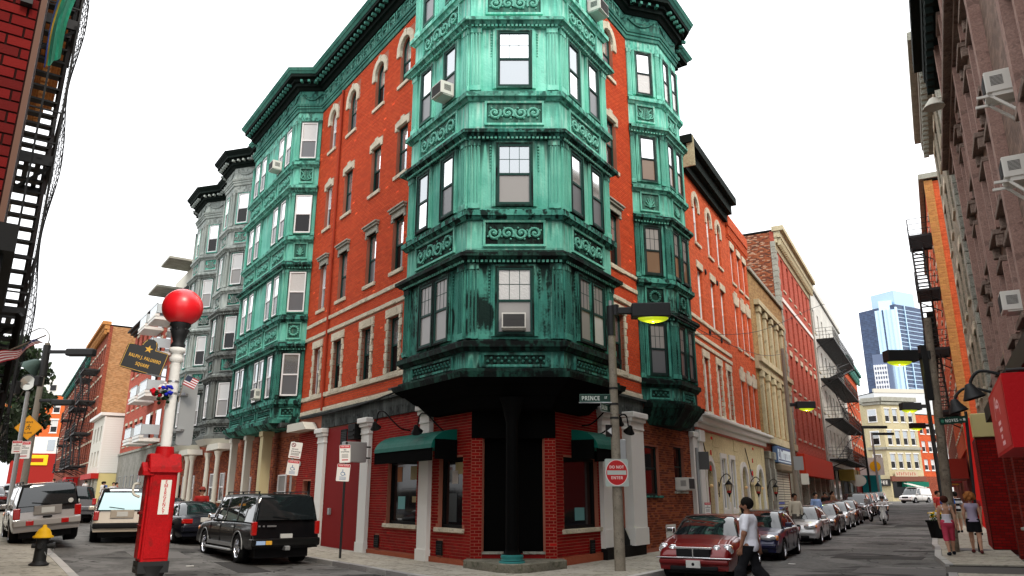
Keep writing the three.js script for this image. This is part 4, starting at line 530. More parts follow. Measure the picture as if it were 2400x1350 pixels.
{ // dark cornice house, flats with balconies, clapboard house, brown brick block
  const H = house('dark_cornice_house', 'narrow house under a heavy dark bracketed cornice behind the grey bays', FL, 34.55, 38.9, -.5, 14.6, 9, BM.dull, grid(span(34.9, 38.6, 2, .9), [[5.6, 7.3], [8.9, 10.6], [12.1, 13.8]], () => ({ lintel: .2 }))); cornice(H, FL, 34.55, 38.9, 14.3, 0, 1.1);
  const C2 = part(H, 'chimney', FL.box(35.0, 36.2, 14.6, 18.6, -2.2, -1.2), BM.amber);
  const flats = house('brick_flats', 'modern red brick flats with white balconies and grey stone ground storey', FL, 39, 58.2, 5.3, 16.2, 12, BM.red, grid([...span(48.5, 57.6, 4, 1.0), [40.2, 1], [43.2, 1.1], [45.6, 1.1]], [[5.9, 7.7], [8.9, 10.7], [11.9, 13.6], [14.3, 15.6]], (i, j) => ({ lintel: .22, frame: MT.sashBrown, up: MT.skydim })), { ground: std(0xffffff, .9, { map: speck([.22, .21, .18], [.33, .32, .28], [.12, .12, .1], 3, 81) }), wallBase: 5.3 });
  part(flats, 'ground_floor_wall', FL.box(39, 58.2, -.5, 5.3, -.3, .02), std(0xffffff, .9, { map: speck([.22, .21, .18], [.33, .32, .28], [.12, .12, .1], 3, 83) })); part(flats, 'string_course', FL.box(39, 58.2, 5.2, 5.36, .02, .12), MT.stoneGrey);
  for (const s of span(40, 57.5, 6, 1.2)) { const w = win(FL, flats, s[0] - .6, s[0] + .6, 1.4, 3.4, .03, { frame: MT.sashGrey, up: MT.blind, lo: MT.room, grid: true }); }
  for (const y of [5.55, 8.7, 11.75, 14.3]) for (const s of [41.2, 45.2]) { const b = part(flats, 'balcony', [FL.box(s, s + 2.6, y, y + .16, .02, 1.35), FL.box(s - .05, s + 2.65, y + .16, y + .34, 1.1, 1.4), FL.box(s - .05, s + 2.65, y - .08, y, .02, 1.4)], MT.white); const r = []; for (let k = 0; k < 5; k++) { const a = s + .05 + k * .52; r.push(FL.box(a, a + .46, y + .42, y + 1.1, 1.3, 1.32)); } r.push(FL.box(s, s + .02, y + .42, y + 1.1, .1, 1.28)); part(b, 'balcony_panel', r, phys([.5, .56, .58], .25, {})); part(b, 'railing', [FL.box(s, s + 2.6, y + 1.12, y + 1.17, 1.28, 1.34), ...[0, .65, 1.3, 1.95, 2.55].map(q => FL.box(s + q, s + q + .04, y + .34, y + 1.12, 1.26, 1.3))], MT.galv); part(b, 'glass_door', FL.box(s + .5, s + 2.1, y + .2, y + 2.3, .02, .06), MT.skydim); }
  cornice(flats, FL, 48, 58.3, 15.9, 0, .5, MT.blackp, false);
  part(flats, 'penthouse', FL.box(40.5, 47, 16.2, 18.6, -5, -.8), MT.offwhite); part(flats, 'flat_canopy', [FL.box(40.2, 43.2, 18.7, 18.86, -4, 1.1), FL.box(44.0, 47.4, 17.4, 17.56, -4, 1.1)], MT.stoneGrey);
  const CF = Frame.dir(FL.xz(58.3, 1.5), -34.8, -1);
  const clap = house('clapboard_house', 'white clapboard house above a small red and cream shopfront', CF, 0, 8, 3.7, 8.7, 9, MT.offwhite, grid(span(.8, 7.2, 3, 1), [[4.3, 5.7], [6.5, 7.9]], () => ({ nosill: true, up: MT.blind, lo: MT.room })));
  { const b = []; for (let y = 3.75; y < 8.55; y += .2) { const m = part(clap, 'clapboard', CF.go(tr(box(0, 9, 0, .19, 0, .03), .02, y, 0, Math.PI / 2, 0, 0).translate(0, 0, .02)), MT.white); } part(clap, 'corner_board', [CF.box(-.08, .06, 3.7, 8.7, -.1, .06)], MT.white); part(clap, 'cornice', CF.box(-.2, 8.2, 8.7, 8.95, -9, .4), MT.white); }
  part(clap, 'shopfront', [CF.box(0, 8, -.3, 3.7, -9, -.1)], MT.cream); part(clap, 'shop_cornice', CF.box(-.15, 8.1, 3.25, 3.7, -.1, .5), std([.42, .02, .015], .6)); for (let k = 0; k < 5; k++) part(clap, 'shop_pilaster', CF.box(.1 + k * 1.9, .5 + k * 1.9, 0, 3.25, -.1, .12), k % 2 ? MT.offwhite : MT.stoneGrey); for (let k = 0; k < 4; k++) part(clap, 'shop_window', CF.box(.7 + k * 1.9, 1.8 + k * 1.9, .8, 3.2, -.1, 0), MT.room);
  const BF = Frame.dir(CF.xz(8.1, -.1), -34.2, -1);
  const brown = house('brown_brick_block', 'tall brown brick block with orange cornices and rows of iron fire escapes', BF, 0, 16, -.5, 18.4, 12, BM.dull, grid(span(.4, 15.6, 7, 1.0), [[5, 6.9], [8.2, 10.1], [11.4, 13.3], [14.6, 16.4]], () => ({ lintel: .2, up: MT.skydim })), { side: BM.brown }); cornice(brown, BF, 0, 16, 17.7, 0, 1.1, BM.amber);
  fireEscape(brown, BF, 3, 7.5, [4.7, 7.9, 11.1, 14.3], 1.5); fireEscape(brown, BF, 10.5, 14.5, [4.7, 7.9, 11.1, 14.3], 1.4); part(brown, 'shop_awning', BF.ext([[8, 2.6], [12, 2.6], [12, 3.7], [8, 3.7]], .02, 1.2), std([.5, .02, .02], .6)); part(brown, 'shopfront', BF.box(.3, 15.6, -.3, 3.6, 0, .12), std([.09, .03, .02], .6)); part(brown, 'chimney', BF.box(1, 1.9, 18.5, 21.2, -5, -4.2), BM.dull);
  const B2 = Frame.dir(BF.xz(16.1, -.2), -33.6, -1);
  const far = house('red_brick_terrace', 'red brick terrace receding up the left street beyond the brown block', B2, 0, 44, -.5, 17.6, 10, BM.dull, grid(span(.6, 43, 14, 1.0), [[5.5, 7.3], [8.7, 10.5], [12, 13.8], [14.9, 16.4]], () => ({ lintel: .2, up: MT.skydim }))); cornice(far, B2, 0, 44, 17.1, 0, .8, MT.dark); fireEscape(far, B2, 4, 8, [5, 8.4, 11.8], 1.3); fireEscape(far, B2, 18, 22, [5, 8.4, 11.8], 1.3); for (const s of [10, 24, 36]) part(far, 'chimney', B2.box(s, s + 1.2, 17.6, 20, -4, -3), BM.amber);
  part(far, 'shopfront', B2.box(.3, 43, 0, 4, 0, .15), std([.10, .03, .02], .6));
  // orange house closing the street
  const OF = new Frame([-92.6, -142.6], [.983, -.186]);
  const org = house('orange_corner_house', 'orange painted house with white windows and mansard closing the left street', OF, -1, 7.6, 12.7, 20.5, 10, std([.60, .13, .035], .8), grid([[1.9, 1.3], [5.2, 1.3]], [[13.5, 15.9], [17.2, 19.5]], () => ({ lintel: .25, grid: true, up: MT.curtain, lo: MT.room, fw: .12 })), { trim: MT.white });
  part(org, 'mansard', OF.ext([[-1, 20.5], [7.6, 20.5], [7.2, 24], [-.6, 24]], -9, 8.6), MT.white); part(org, 'dormer_window', [OF.box(3.4, 4.4, 21.6, 22.6, -.4, -.2)], MT.room); part(org, 'storefront_wall', OF.box(-1, 7.6, 9.6, 12.7, -9, .1), MT.white); for (const s of [1, 4.7]) part(org, 'storefront_window', OF.box(s, s + 1.3, 10.1, 12.2, .1, .16), MT.skydim); part(org, 'shop_fascia', OF.box(-1, 7.6, 0, 9.6, -9, .6), std([.30, .02, .015], .6)); part(org, 'shop_sign', OF.rbox(1.4, 5.4, 7.4, 9.3, .6, .8, .15), std([.9, .55, .02], .5)); const t = part(org, 'shop_sign_letters', OF.box(2.1, 4.7, 8.0, 8.7, .8, .84), std([.35, .03, .01], .5));
}
// ---------------------------------------------------------------- right-hand row
{
  const rw = [[5.15, 7.45], [9.05, 11.4]];
  const a = house('orange_house', 'orange red brick house with arched top windows over a cream restaurant front', F2, 0, 8.6, 4.9, 16.0, 10, BM.orange, [...grid([[2.7, .75], [4.95, .75], [6.8, .75]], [[5.15, 7.45], [9.05, 11.4]], (i, j) => ({ quoin: j === 0, lintel: j ? .32 : 0, frame: MT.sashWhite, up: MT.sky, lo: MT.skydim })), ...grid([[2.7, .75], [4.95, .75], [6.8, .75]], [[12.6, 14.85]], () => ({ arch: true, up: MT.sky, lo: MT.skydim }))], { wallBase: 4.9 });
  cornice(a, F2, .35, 8.4, 15.5, 0, 1.25, MT.cornice, false); part(a, 'eave_end', F2.ext([[.3, 15.3], [.36, 15.3], [.36, 16.7], [.3, 16.7]], 0, .75), limestone);
  for (const y of [9.0, 8.3, 7.95, 4.95]) part(a, 'belt_course', F2.rbox(0, 7.6, y - .1, y + .06, -.02, .06, .015), MT.stone); for (const s of [3.7, 5.8]) for (const y of [8.75, 11.55]) part(a, 'tie_plate', F2.go(tr(lathe([[0, .05], [.12, .03], [.14, 0]], 10), s, y, .02, 0, Math.PI / 2)), MT.blackp);
  const b = house('orange_corbel_house', 'orange brick house with corbelled parapet and white fan lintels', F2, 8.65, 13.4, 4.9, 15.9, 10, BM.orange, [...grid([[9.7, .7], [11.25, .7], [12.6, .7]], rw, (i, j) => ({ keys: true, up: MT.sky, lo: MT.skydim })), ...grid([[9.7, .7], [11.25, .7], [12.6, .7]], [[12.5, 14.4]], () => ({ lintel: .35, up: MT.sky, lo: MT.skydim }))], { wallBase: 4.9 });
  { const g = []; for (let s = 8.75; s < 13.3; s += .28) g.push(F2.box(s, s + .14, 14.95, 15.45, 0, .12), F2.box(s, s + .14, 14.8, 14.95, 0, .06)); part(b, 'corbel', g, BM.orange); part(b, 'parapet', F2.box(8.65, 13.4, 15.45, 16.05, 0, .16), BM.orange); part(b, 'chimney', F2.box(12.4, 13.2, 16, 17, -3, -2.2), MT.stoneGrey); }
  // cream restaurant ground floor spans both houses and belongs to the first
  const G = a; part(G, 'restaurant_wall', F2.wall(.05, 13.35, -.4, 4.3, [{ s0: 1.15, s1: 2.35, y0: .05, y1: 3.1, arch: true }, { s0: 3.7, s1: 4.5, y0: 1.2, y1: 3.3 }, { s0: 5.3, s1: 6.1, y0: 1.2, y1: 3.3 }, { s0: 7.3, s1: 8.5, y0: .05, y1: 3.1, arch: true }, { s0: 9.2, s1: 10.1, y0: .05, y1: 2.3 }, { s0: 11.0, s1: 12.2, y0: .05, y1: 3.2, arch: true }], .28).translate(F2.N[0] * .06, 0, F2.N[1] * .06), plasterC);
  for (let y = .6; y < 4; y += .62) for (const [x0, x1] of [[.2, 1.0], [2.55, 3.55], [6.3, 7.1], [12.45, 13.2]]) part(G, 'rusticated_block', F2.rbox(x0, x1, y, y + .59, .04, .085, .012), plasterC);
  part(G, 'restaurant_cornice', [F2.rbox(-.05, 13.5, 4.3, 4.5, 0, .2, .03), F2.rbox(-.1, 13.6, 4.5, 4.72, 0, .42, .05), F2.rbox(-.15, 13.65, 4.72, 4.86, 0, .6, .03)], MT.white); part(G, 'red_stripe', F2.box(-.05, 13.5, 4.22, 4.3, .07, .16), std([.4, .1, .07], .6));
  for (const [s, m, dm] of [[1.75, MT.warm, std([.2, .006, .006], .5)], [7.9, MT.blind, std([.2, .006, .006], .5)], [11.6, MT.stoneGrey, MT.offwhite]]) { const d = part(G, 'arched_door', F2.box(s - .6, s + .6, 0, 2.1, -.2, -.1), dm); part(d, 'fanlight', F2.box(s - .6, s + .6, 2.1, 3.2, -.2, -.14), m); const q = []; for (let i = 0; i <= 10; i++) q.push([s + .78 * Math.cos(Math.PI * i / 10), 2.5 + .8 * Math.sin(Math.PI * i / 10)]); q.push([s - .78, 0], [s - .6, 0]); for (let i = 10; i >= 0; i--) q.push([s + .6 * Math.cos(Math.PI * i / 10), 2.5 + .6 * Math.sin(Math.PI * i / 10)]); q.push([s + .6, 0], [s + .78, 0]); part(d, 'door_surround', F2.ext(q, .05, .1), MT.white); part(d, 'sconce', sph(...F2.pt(s - .7, 2.12, .3), .07), std([.9, .6, .3], .5)); }
  for (const s of [3.7, 5.3]) { const w = win(F2, G, s, s + .8, 1.2, 3.3, -.02, { frame: MT.sashWhite, up: MT.blind, lo: MT.skydim, grid: true, gridLow: true }); part(w, 'casing', [F2.box(s - .14, s, 1.0, 3.5, .05, .12), F2.box(s + .8, s + .94, 1.0, 3.5, .05, .12), F2.box(s, s + .8, 3.3, 3.5, .05, .12), F2.box(s, s + .8, 1.0, 1.2, .05, .12)], MT.white); }
  part(G, 'grey_door', F2.box(9.2, 10.1, 0, 2.3, -.2, -.1), std([.25, .25, .25], .5)); part(G, 'door_window', F2.box(9.25, 10.05, 2.4, 3.0, .05, .09), MT.curtain); part(G, 'white_corner_pier', [F2.box(.02, .6, -.3, 3.9, .06, .2), F2.rbox(-.03, .66, 3.75, 4.2, .06, .28, .03)], MT.white); part(G, 'menu_case', [F2.box(4.7, 4.95, .7, 1.5, .06, .1), F2.box(12.6, 12.8, .8, 1.5, .06, .1)], MT.white);
  for (const [s, y] of [[1.0, 3.9], [8.7, 3.9]]) { part(G, 'red_pennant', [F2.ext([[s, y], [s + .2, y - .02], [s + .16, y + .09], [s, y + .1]], .4, .03), F2.ext([[s - .02, y - .6], [s + .1, y - .62], [s + .07, y - .42], [s, y - .42]], .35, .03), F2.ext([[s - .06, y - 1.2], [s + .12, y - 1.22], [s + .14, y - 1.02], [s - .03, y - 1.0]], .3, .03)], std([.6, .01, .01], .5)); part(G, 'pennant_pole', F2.bar([s, y + .1, .06], [s, y - 1.3, .3], .02), MT.blackp); }
  // lanterns on scrolled brackets
  for (const [s, lb] of [[3.0, 'black iron wall lantern left of the pair of white casement windows'], [8.8, 'black iron wall lantern between the second arched door and the grey door'], [13.3, 'black iron wall lantern at the far end of the cream restaurant front']]) {
    const L = world(thing('wall_lantern', lb, 'wall lantern', F2.pt(s, 2.2, .1))); part(L, 'bracket', [F2.box(s - .04, s + .04, 1.7, 2.3, .06, .1), F2.tube([[s, 2.1, .1], [s, 2.5, .25], [s, 2.62, .45], [s, 2.45, .6], [s, 2.38, .5]], .02, 20, 5)], MT.blackp); const at = (g) => F2.go(tr(g.scale(.8, .85, .8), s, 1.85, .5)); part(L, 'lantern_frame', [at(lathe([[.02, .62], [.05, .58], [.2, .42], [.21, .4]], 6)), at(lathe([[.1, .02], [.05, -.08], [.02, -.18], [0, -.2]], 6)), ...[0, 1, 2, 3, 4, 5].map(k => { const c = Math.cos(k * 1.047), n = Math.sin(k * 1.047); return at(bar([c * .1, 0, n * .1], [c * .19, .42, n * .19], .012, 4)); })], MT.blackp); part(L, 'lantern_glass', at(lathe([[.09, .02], [.18, .4]], 6)), phys([.8, .7, .5], .2, { transmission: .5, thickness: 0 })); part(L, 'red_base', at(lathe([[0, .03], [.11, .02], [.12, .12], [.1, .14]], 8)), std([.5, .02, .02], .4)); }
}
{ // tan house with limestone pilasters, red block, white house, far ones
  const t = house('tan_house', 'tan brick house with yellow limestone pilasters above a shuttered shop', F2, 13.45, 24.4, 4.6, 14.3, 10, BM.tan, [...grid(span(14.5, 23.4, 5, .95), [[5.3, 8.0]], () => ({ nosill: true, frame: MT.sashBrown, up: MT.skydim, lo: MT.room })), ...grid(span(15.2, 22.6, 4, .85), [[9.6, 12.0]], () => ({ nosill: true, frame: MT.sashBrown, up: MT.sky, lo: MT.room }))], { wallBase: 4.6 });
  for (let i = 0; i <= 5; i++) { const s = 14.5 + i * 8.9 / 5; part(t, 'pilaster', [F2.box(s - .22, s + .22, 5.1, 8.2, 0, .16), F2.rbox(s - .3, s + .3, 8.2, 8.55, 0, .24, .03)], limestone); } for (let i = 0; i <= 4; i++) { const s = 15.2 + i * 7.4 / 4; part(t, 'pilaster', [F2.box(s - .24, s + .24, 9.4, 12.1, 0, .16), F2.rbox(s - .32, s + .32, 12.1, 12.45, 0, .24, .03)], limestone); } part(t, 'string_course', [F2.box(13.5, 24.3, 8.6, 9.0, 0, .2), F2.box(13.5, 24.3, 9.0, 9.3, 0, .35), F2.box(13.5, 24.3, 4.6, 5.0, 0, .22), F2.box(14.6, 23.2, 12.5, 12.8, 0, .3)], limestone); part(t, 'parapet_cap', F2.box(13.45, 24.4, 14.3, 14.5, -.3, .15), MT.stoneGrey);
  part(t, 'shop_wall', [F2.box(13.45, 24.4, -.3, 4.6, -9, -.05)], BM.dull); const sh = part(t, 'roller_shutter', F2.box(16.2, 20.6, 0, 3.1, -.05, .02), MT.acdark), sl = []; for (let y = .05; y < 3.05; y += .14) { sl.push(F2.box(16.25, 18.3, y, y + .1, .02, .06), F2.box(18.45, 20.55, y, y + .1, .02, .06)); } part(sh, 'shutter_slat', sl, std([.52, .50, .42], .5)); part(sh, 'painted_slat', sl.map((g, i) => null).concat([.2, .48, .76, 1.04, 1.32].map(y => F2.box(16.4, 18.2, y, y + .1, .061, .064))), std([.10, .14, .45], .5));
  part(t, 'shutter_box', F2.rbox(16.1, 20.7, 3.1, 3.55, 0, .45, .12), std([.2, .16, .11], .7)); part(t, 'shop_sign', F2.box(16.0, 20.9, 3.6, 4.5, .05, .3), std([.12, .2, .36], .5)); { const g = tr(face(4.7, .8), 0, 0, 0); g.translate(18.45, 4.05, .304); F2.go(g); part(t, 'sign_lettering', g, canvasMat(512, 96, (c, w, h) => { c.fillStyle = '#cfe2ee'; c.fillRect(0, 0, w, h); c.fillStyle = '#1c3f78'; c.fillRect(0, 0, w, 12); c.fillRect(60, 12, 30, 22); c.fillRect(130, 12, 50, 12); [[30, 60], [58, 12], [80, 50], [190, 10], [222, 14], [250, 40], [276, 10], [310, 30], [352, 10], [380, 12], [420, 26]].forEach(([x, q], i) => c.fillRect(x, 34, q * .4, 30 + (i % 3) * 6)); c.fillRect(20, 80, 470, 8); })); }
  for (const s of [13.9, 15.4, 21.5, 23.9]) part(t, 'shop_column', [F2.box(s - .2, s + .2, -.2, 3.7, 0, .18), F2.rbox(s - .27, s + .27, 3.7, 4.1, 0, .28, .03), F2.rbox(s - .22, s + .22, 1.5, 3.2, .18, .22, .02)], MT.stoneGrey); part(t, 'shop_door', F2.box(22, 23.2, 0, 2.6, -.02, .04), MT.sashBrown);
  const r = house('red_block', 'red brick block with rust side wall, dark quoins and a long red shop fascia', F2, 24.5, 40.8, 4.4, 20.2, 12, BM.red, grid(span(25.6, 40.2, 6, .85), [[5.6, 8.1], [9.0, 11.4], [12.3, 14.8], [16.2, 18.6]], (i, j) => ({ lintel: j < 2 ? .35 : 0, frame: MT.sashRed, up: MT.warm, lo: MT.room })), { side: BM.rust, wallBase: 4.4 });
  cornice(r, F2, 24.5, 40.8, 19.3, 0, 1.2, limestone); part(r, 'frieze_band', F2.box(24.5, 40.8, 18.8, 19.3, 0, .06), limestone); part(r, 'stone_band', F2.box(25.2, 40.6, 15.1, 15.4, 0, .08), MT.white); for (let y = 4.6, i = 0; y < 19.2; y += .45, i++) part(r, 'quoin', F2.rbox(24.46, 24.46 + (i % 2 ? .5 : .8), y, y + .43, -.3, .05, .02), MT.stoneGrey);
  part(r, 'shop_wall', F2.box(24.5, 40.8, -.3, 4.4, -9, -.4), MT.gfred); part(r, 'shop_fascia', F2.box(25, 40.6, 3.1, 4.5, -.2, .45), std([.62, .05, .02], .6)); for (const s of [25, 28.5, 31.8, 35, 38, 40.5]) part(r, 'shop_pier', F2.box(s - .3, s + .3, -.3, 3.1, -.4, .05), MT.stoneGrey); for (const s of [26.7, 33.4]) part(r, 'shop_window', F2.box(s - 1.2, s + 1.2, .3, 2.9, -.4, -.3), MT.warm); part(r, 'open_bay', F2.box(28.9, 31.4, 0, 3.0, -.4, -.38), MT.blackm);
  const w = house('white_house', 'white painted house with four tiers of black fire escapes', F2, 40.9, 66, 4.4, 20.4, 12, plasterW, grid(span(41.5, 65.5, 8, 1.0), [[5.4, 7.6], [9, 11.2], [12.6, 14.8], [16.2, 18.4]], () => ({ frame: MT.sashDark, up: MT.room, lo: MT.room })), { wallBase: 4.4 });
  part(w, 'dark_edge', F2.box(40.9, 41.2, -.3, 20.4, 0, .12), MT.stoneGrey); fireEscape(w, F2, 43, 63, [4.9, 8.4, 12, 15.6], 1.5); part(w, 'shop_wall', F2.box(40.9, 66, -.3, 4.4, -9, -.05), MT.blackp); for (const s of [43, 47, 58]) part(w, 'shop_window', F2.box(s, s + 2.6, .4, 3.2, -.05, .03), MT.warm); for (const s of [42.4, 46.3, 50.5, 57, 62]) part(w, 'shop_pier', F2.box(s - .25, s + .25, -.3, 4, 0, .15), MT.stoneGrey); part(w, 'chimney', F2.box(41.5, 42.7, 20.4, 23.2, -3, -2), plasterC); part(w, 'chimney', F2.box(47, 48, 20.4, 22.6, -3, -2), MT.stoneGrey); part(w, 'awning', F2.ext([[49, 3.2], [55, 3.2], [55, 4.2], [49, 4.2]], 0, 1.3), std([.3, .22, .05], .6)); part(w, 'parapet', F2.box(40.9, 66, 20.4, 21.0, -.3, .2), plasterW);
  { const g = lathe([[0, .02], [.55, .02], [.55, -.02], [0, -.02]], 20); g.rotateX(Math.PI / 2); g.scale(1.3, 1, 1); const o = world(thing('oval_sign', 'pale oval sign hanging below the lowest black fire escape', 'sign', F2.pt(50, 3.2, 1.4))); part(o, 'board', tr(g, ...F2.pt(50, 3.2, 1.5), rad(-10)), MT.offwhite); part(o, 'hanger', bar(F2.pt(50, 3.7, 1.5), F2.pt(50, 4.8, 1.5), .03), MT.iron); }
  const o2 = house('orange_end_house', 'orange brick house with cream cornice past the white fire escape house', F2, 66.1, 84, 4.2, 17.2, 12, BM.orange, grid(span(66.6, 83.6, 5, 1.3), [[5.2, 7.6], [9, 11.2], [12.8, 15]], () => ({ lintel: .3, up: MT.skydim })), { wallBase: 4.2 }); cornice(o2, F2, 66.1, 84, 16.6, 0, 1.3, MT.frieze); part(o2, 'shop_wall', F2.box(66.1, 84, -.3, 4.2, -9, 0), std([.3, .03, .02], .6)); part(o2, 'awning', F2.ext([[72, 2.2], [80, 2.2], [80, 4.8], [72, 4.8]], .1, 1.6), std([.01, .22, .24], .6)); part(o2, 'roof_stack', F2.box(67, 69, 17.2, 19.5, -4, -2), MT.stoneGrey);
  { const o = world(thing('lit_box_sign', 'white projecting box sign with a yellow emblem above the teal awning', 'sign', F2.pt(71, 5, 1.2))); part(o, 'casing', F2.box(70.95, 71.25, 4.2, 6.2, .1, 2.7), MT.white); part(o, 'emblem', F2.go(tr(lathe([[0, .05], [.6, .05], [.6, 0], [.35, 0]], 14), 70.93, 5.2, 1.8, 0, 0, Math.PI / 2)), std([.9, .5, .02], .5)); part(o, 'emblem_leaf', F2.box(70.88, 70.93, 5.6, 5.95, 1.7, 1.95), std([.9, .5, .02], .5)); }
  // cream corner building and its orange neighbour closing the street
  const creamD = std(0xffffff, .85, { map: speck([.46, .41, .25], [.54, .48, .31], [.34, .3, .19], 4, 161) });
  const K = Frame.pts([59.9, -127.5], [61.9, -125.4]), K2 = Frame.pts([61.9, -125.4], [68.4, -127.0]);
  const cr = house('cream_corner_block', 'cream rendered corner block with grey cornice closing the right street', K2, 0, 6.65, 1, 17.2, 12, creamD, grid(span(.3, 6.4, 4, .95), [[6.2, 8.6], [10, 12.4], [13.8, 16]], () => ({ lintel: .2, up: MT.skydim, lo: MT.room, fw: .1 })), { trim: MT.white });
  part(cr, 'angled_wall', K.box(0, 2.88, 1, 17.2, -3, 0), creamD); for (const [a, b] of [[6.2, 8.6], [10, 12.4], [13.8, 16]]) win(K, cr, .6, 2.1, a, b, .02, { frame: MT.sashWhite, fw: .12, up: MT.skydim, lo: MT.room }); for (const y of [9.3, 16.7]) part(cr, 'cornice', [K.box(-.1, 2.9, y, y + .4, 0, .3), K2.box(-.1, 6.7, y, y + .4, 0, .3)], MT.stoneGrey); part(cr, 'cornice', [K.box(-.1, 3.0, 17.2, 17.9, -3, .5), K2.box(-.1, 6.8, 17.25, 17.95, -10, .5)], MT.stoneGrey);
  part(cr, 'shop_band', [K2.box(0, 6.65, 4.2, 5.0, 0, .4)], std([.18, .07, .05], .7)); part(cr, 'shop_window', K2.box(.3, 6.4, 1.6, 4.1, 0, .1), MT.room); { const g = face(4.4, .8); g.translate(2.9, 5.35, .42); K2.go(g); part(cr, 'shop_lettering', g, canvasMat(256, 48, (c, w, h) => { c.fillStyle = '#b9a98f'; c.fillRect(0, 0, w, h); c.fillStyle = '#a02418'; for (let i = 0; i < 9; i++) { c.fillRect(18 + i * 25, 9, 6, 30); c.fillRect(18 + i * 25, i % 2 ? 9 : 22, 15, 6); } })); const g2 = face(3.2, 1.1); g2.translate(1.4, 4.0, .32); K.go(g2); part(cr, 'coffee_sign', g2, canvasMat(192, 64, (c, w, h) => { c.fillStyle = '#181818'; c.fillRect(0, 0, w, h); c.fillStyle = '#e8e4da'; c.font = 'bold 44px sans-serif'; c.fillText('COFFEE', 8, 48); })); part(cr, 'green_awning', K2.box(2, 6.3, 3.3, 4.1, .1, 1.2), std([.01, .14, .09], .6)); }
  const K3 = Frame.pts([68.5, -127.4], [73.3, -129.2]); const oc = house('small_orange_block', 'small orange brick block with white windows beside the cream corner block', K3, 0, 5.1, 1, 15.2, 9, BM.orange, grid(span(.3, 4.8, 3, .9), [[6, 7.8], [9, 10.8], [12, 13.8]], () => ({ up: MT.curtain, fw: .1 })), { trim: MT.white }); part(oc, 'shop_band', K3.box(0, 5.1, 1, 5.0, 0, .15), BM.dull);
  const g = Frame.pts([73, -150], [92, -152]); const gr = house('pale_grey_block', 'plain pale grey block rising behind the small orange block', g, 0, 18, 1, 22, 12, std([.62, .65, .66], .8), grid([[2, 1.2], [15, 1.2]], [[12, 14]])); part(gr, 'parapet', g.box(0, 18, 22, 22.8, -.4, .1), MT.offwhite);
  // office towers
  const glass = texture(512, 24, (u, v) => { const x = u * 10, y = v * 14, fx = x - Math.floor(x), fy = y - Math.floor(y), k = hash(Math.floor(x), Math.floor(y), 5); const c = mc([.03, .045, .09], [.05, .08, .15], k); return fy < .12 ? c.map(q => q * 1.9) : fx < .06 ? c.map(q => q * 1.5) : c; });
  const gm = phys(0xffffff, .18, { map: glass, metalness: .35 }), gl = phys([.55, .75, .90], .12, { metalness: .6 }), gb = phys([.40, .55, .70], .2, { metalness: .4 });
  const T = world(thing('glass_tower', 'tall blue glass office tower with pale vertical strips behind the cream block', 'office tower', [375, 0, -700])); const TF = Frame.pts([353, -702], [369, -694]), TF2 = Frame.pts([369, -694], [407, -714]), TL = TF.len, T2 = TF2.len;
  part(T, 'tower_face', TF.box(0, TL, 0, 176, -40, 0), gl); part(T, 'tower_face', TF2.box(0, T2, 0, 181, -40, 0), gm); part(T, 'tower_core', TF2.box(8, T2 - 4, 181, 197, -30, -5), gb); part(T, 'tower_shoulder', TF.box(4, TL - 2, 176, 186, -30, -3), gl);
  for (const s of [2.2, 6, 9.4, 13]) part(T, 'vertical_strip', TF.box(s, s + 1.5, 0, 176, 0, 1.2), s % 2 ? gb : gm); part(T, 'vertical_strip', TF2.box(13, 14, 0, 181, 0, 1), gl); part(T, 'corner_strip', TF2.box(-.8, 1.4, 0, 178, 0, 1.2), gl); for (let y = 8; y < 178; y += 4) part(T, 'floor_band', TF2.box(1.4, T2, y, y + .7, .0, .3), gb);
  const W = world(thing('white_tower', 'lower white gridded office block at the left foot of the glass tower', 'office block', [350, 0, -690])); const WF = Frame.pts([340, -692], [353, -684]); part(W, 'tower_wall', WF.box(0, 15.2, 0, 131, -12, 0), std([.14, .18, .28], .5)); const fr = []; for (let y = 0; y < 121; y += 4.4) fr.push(WF.box(0, 11.4, y, y + 2, 0, .8)); for (let s = 0; s < 11; s += 2.1) fr.push(WF.box(s, s + .8, 0, 121, .8, 1.2)); part(W, 'concrete_grid', fr, std([.74, .76, .8], .8));
}
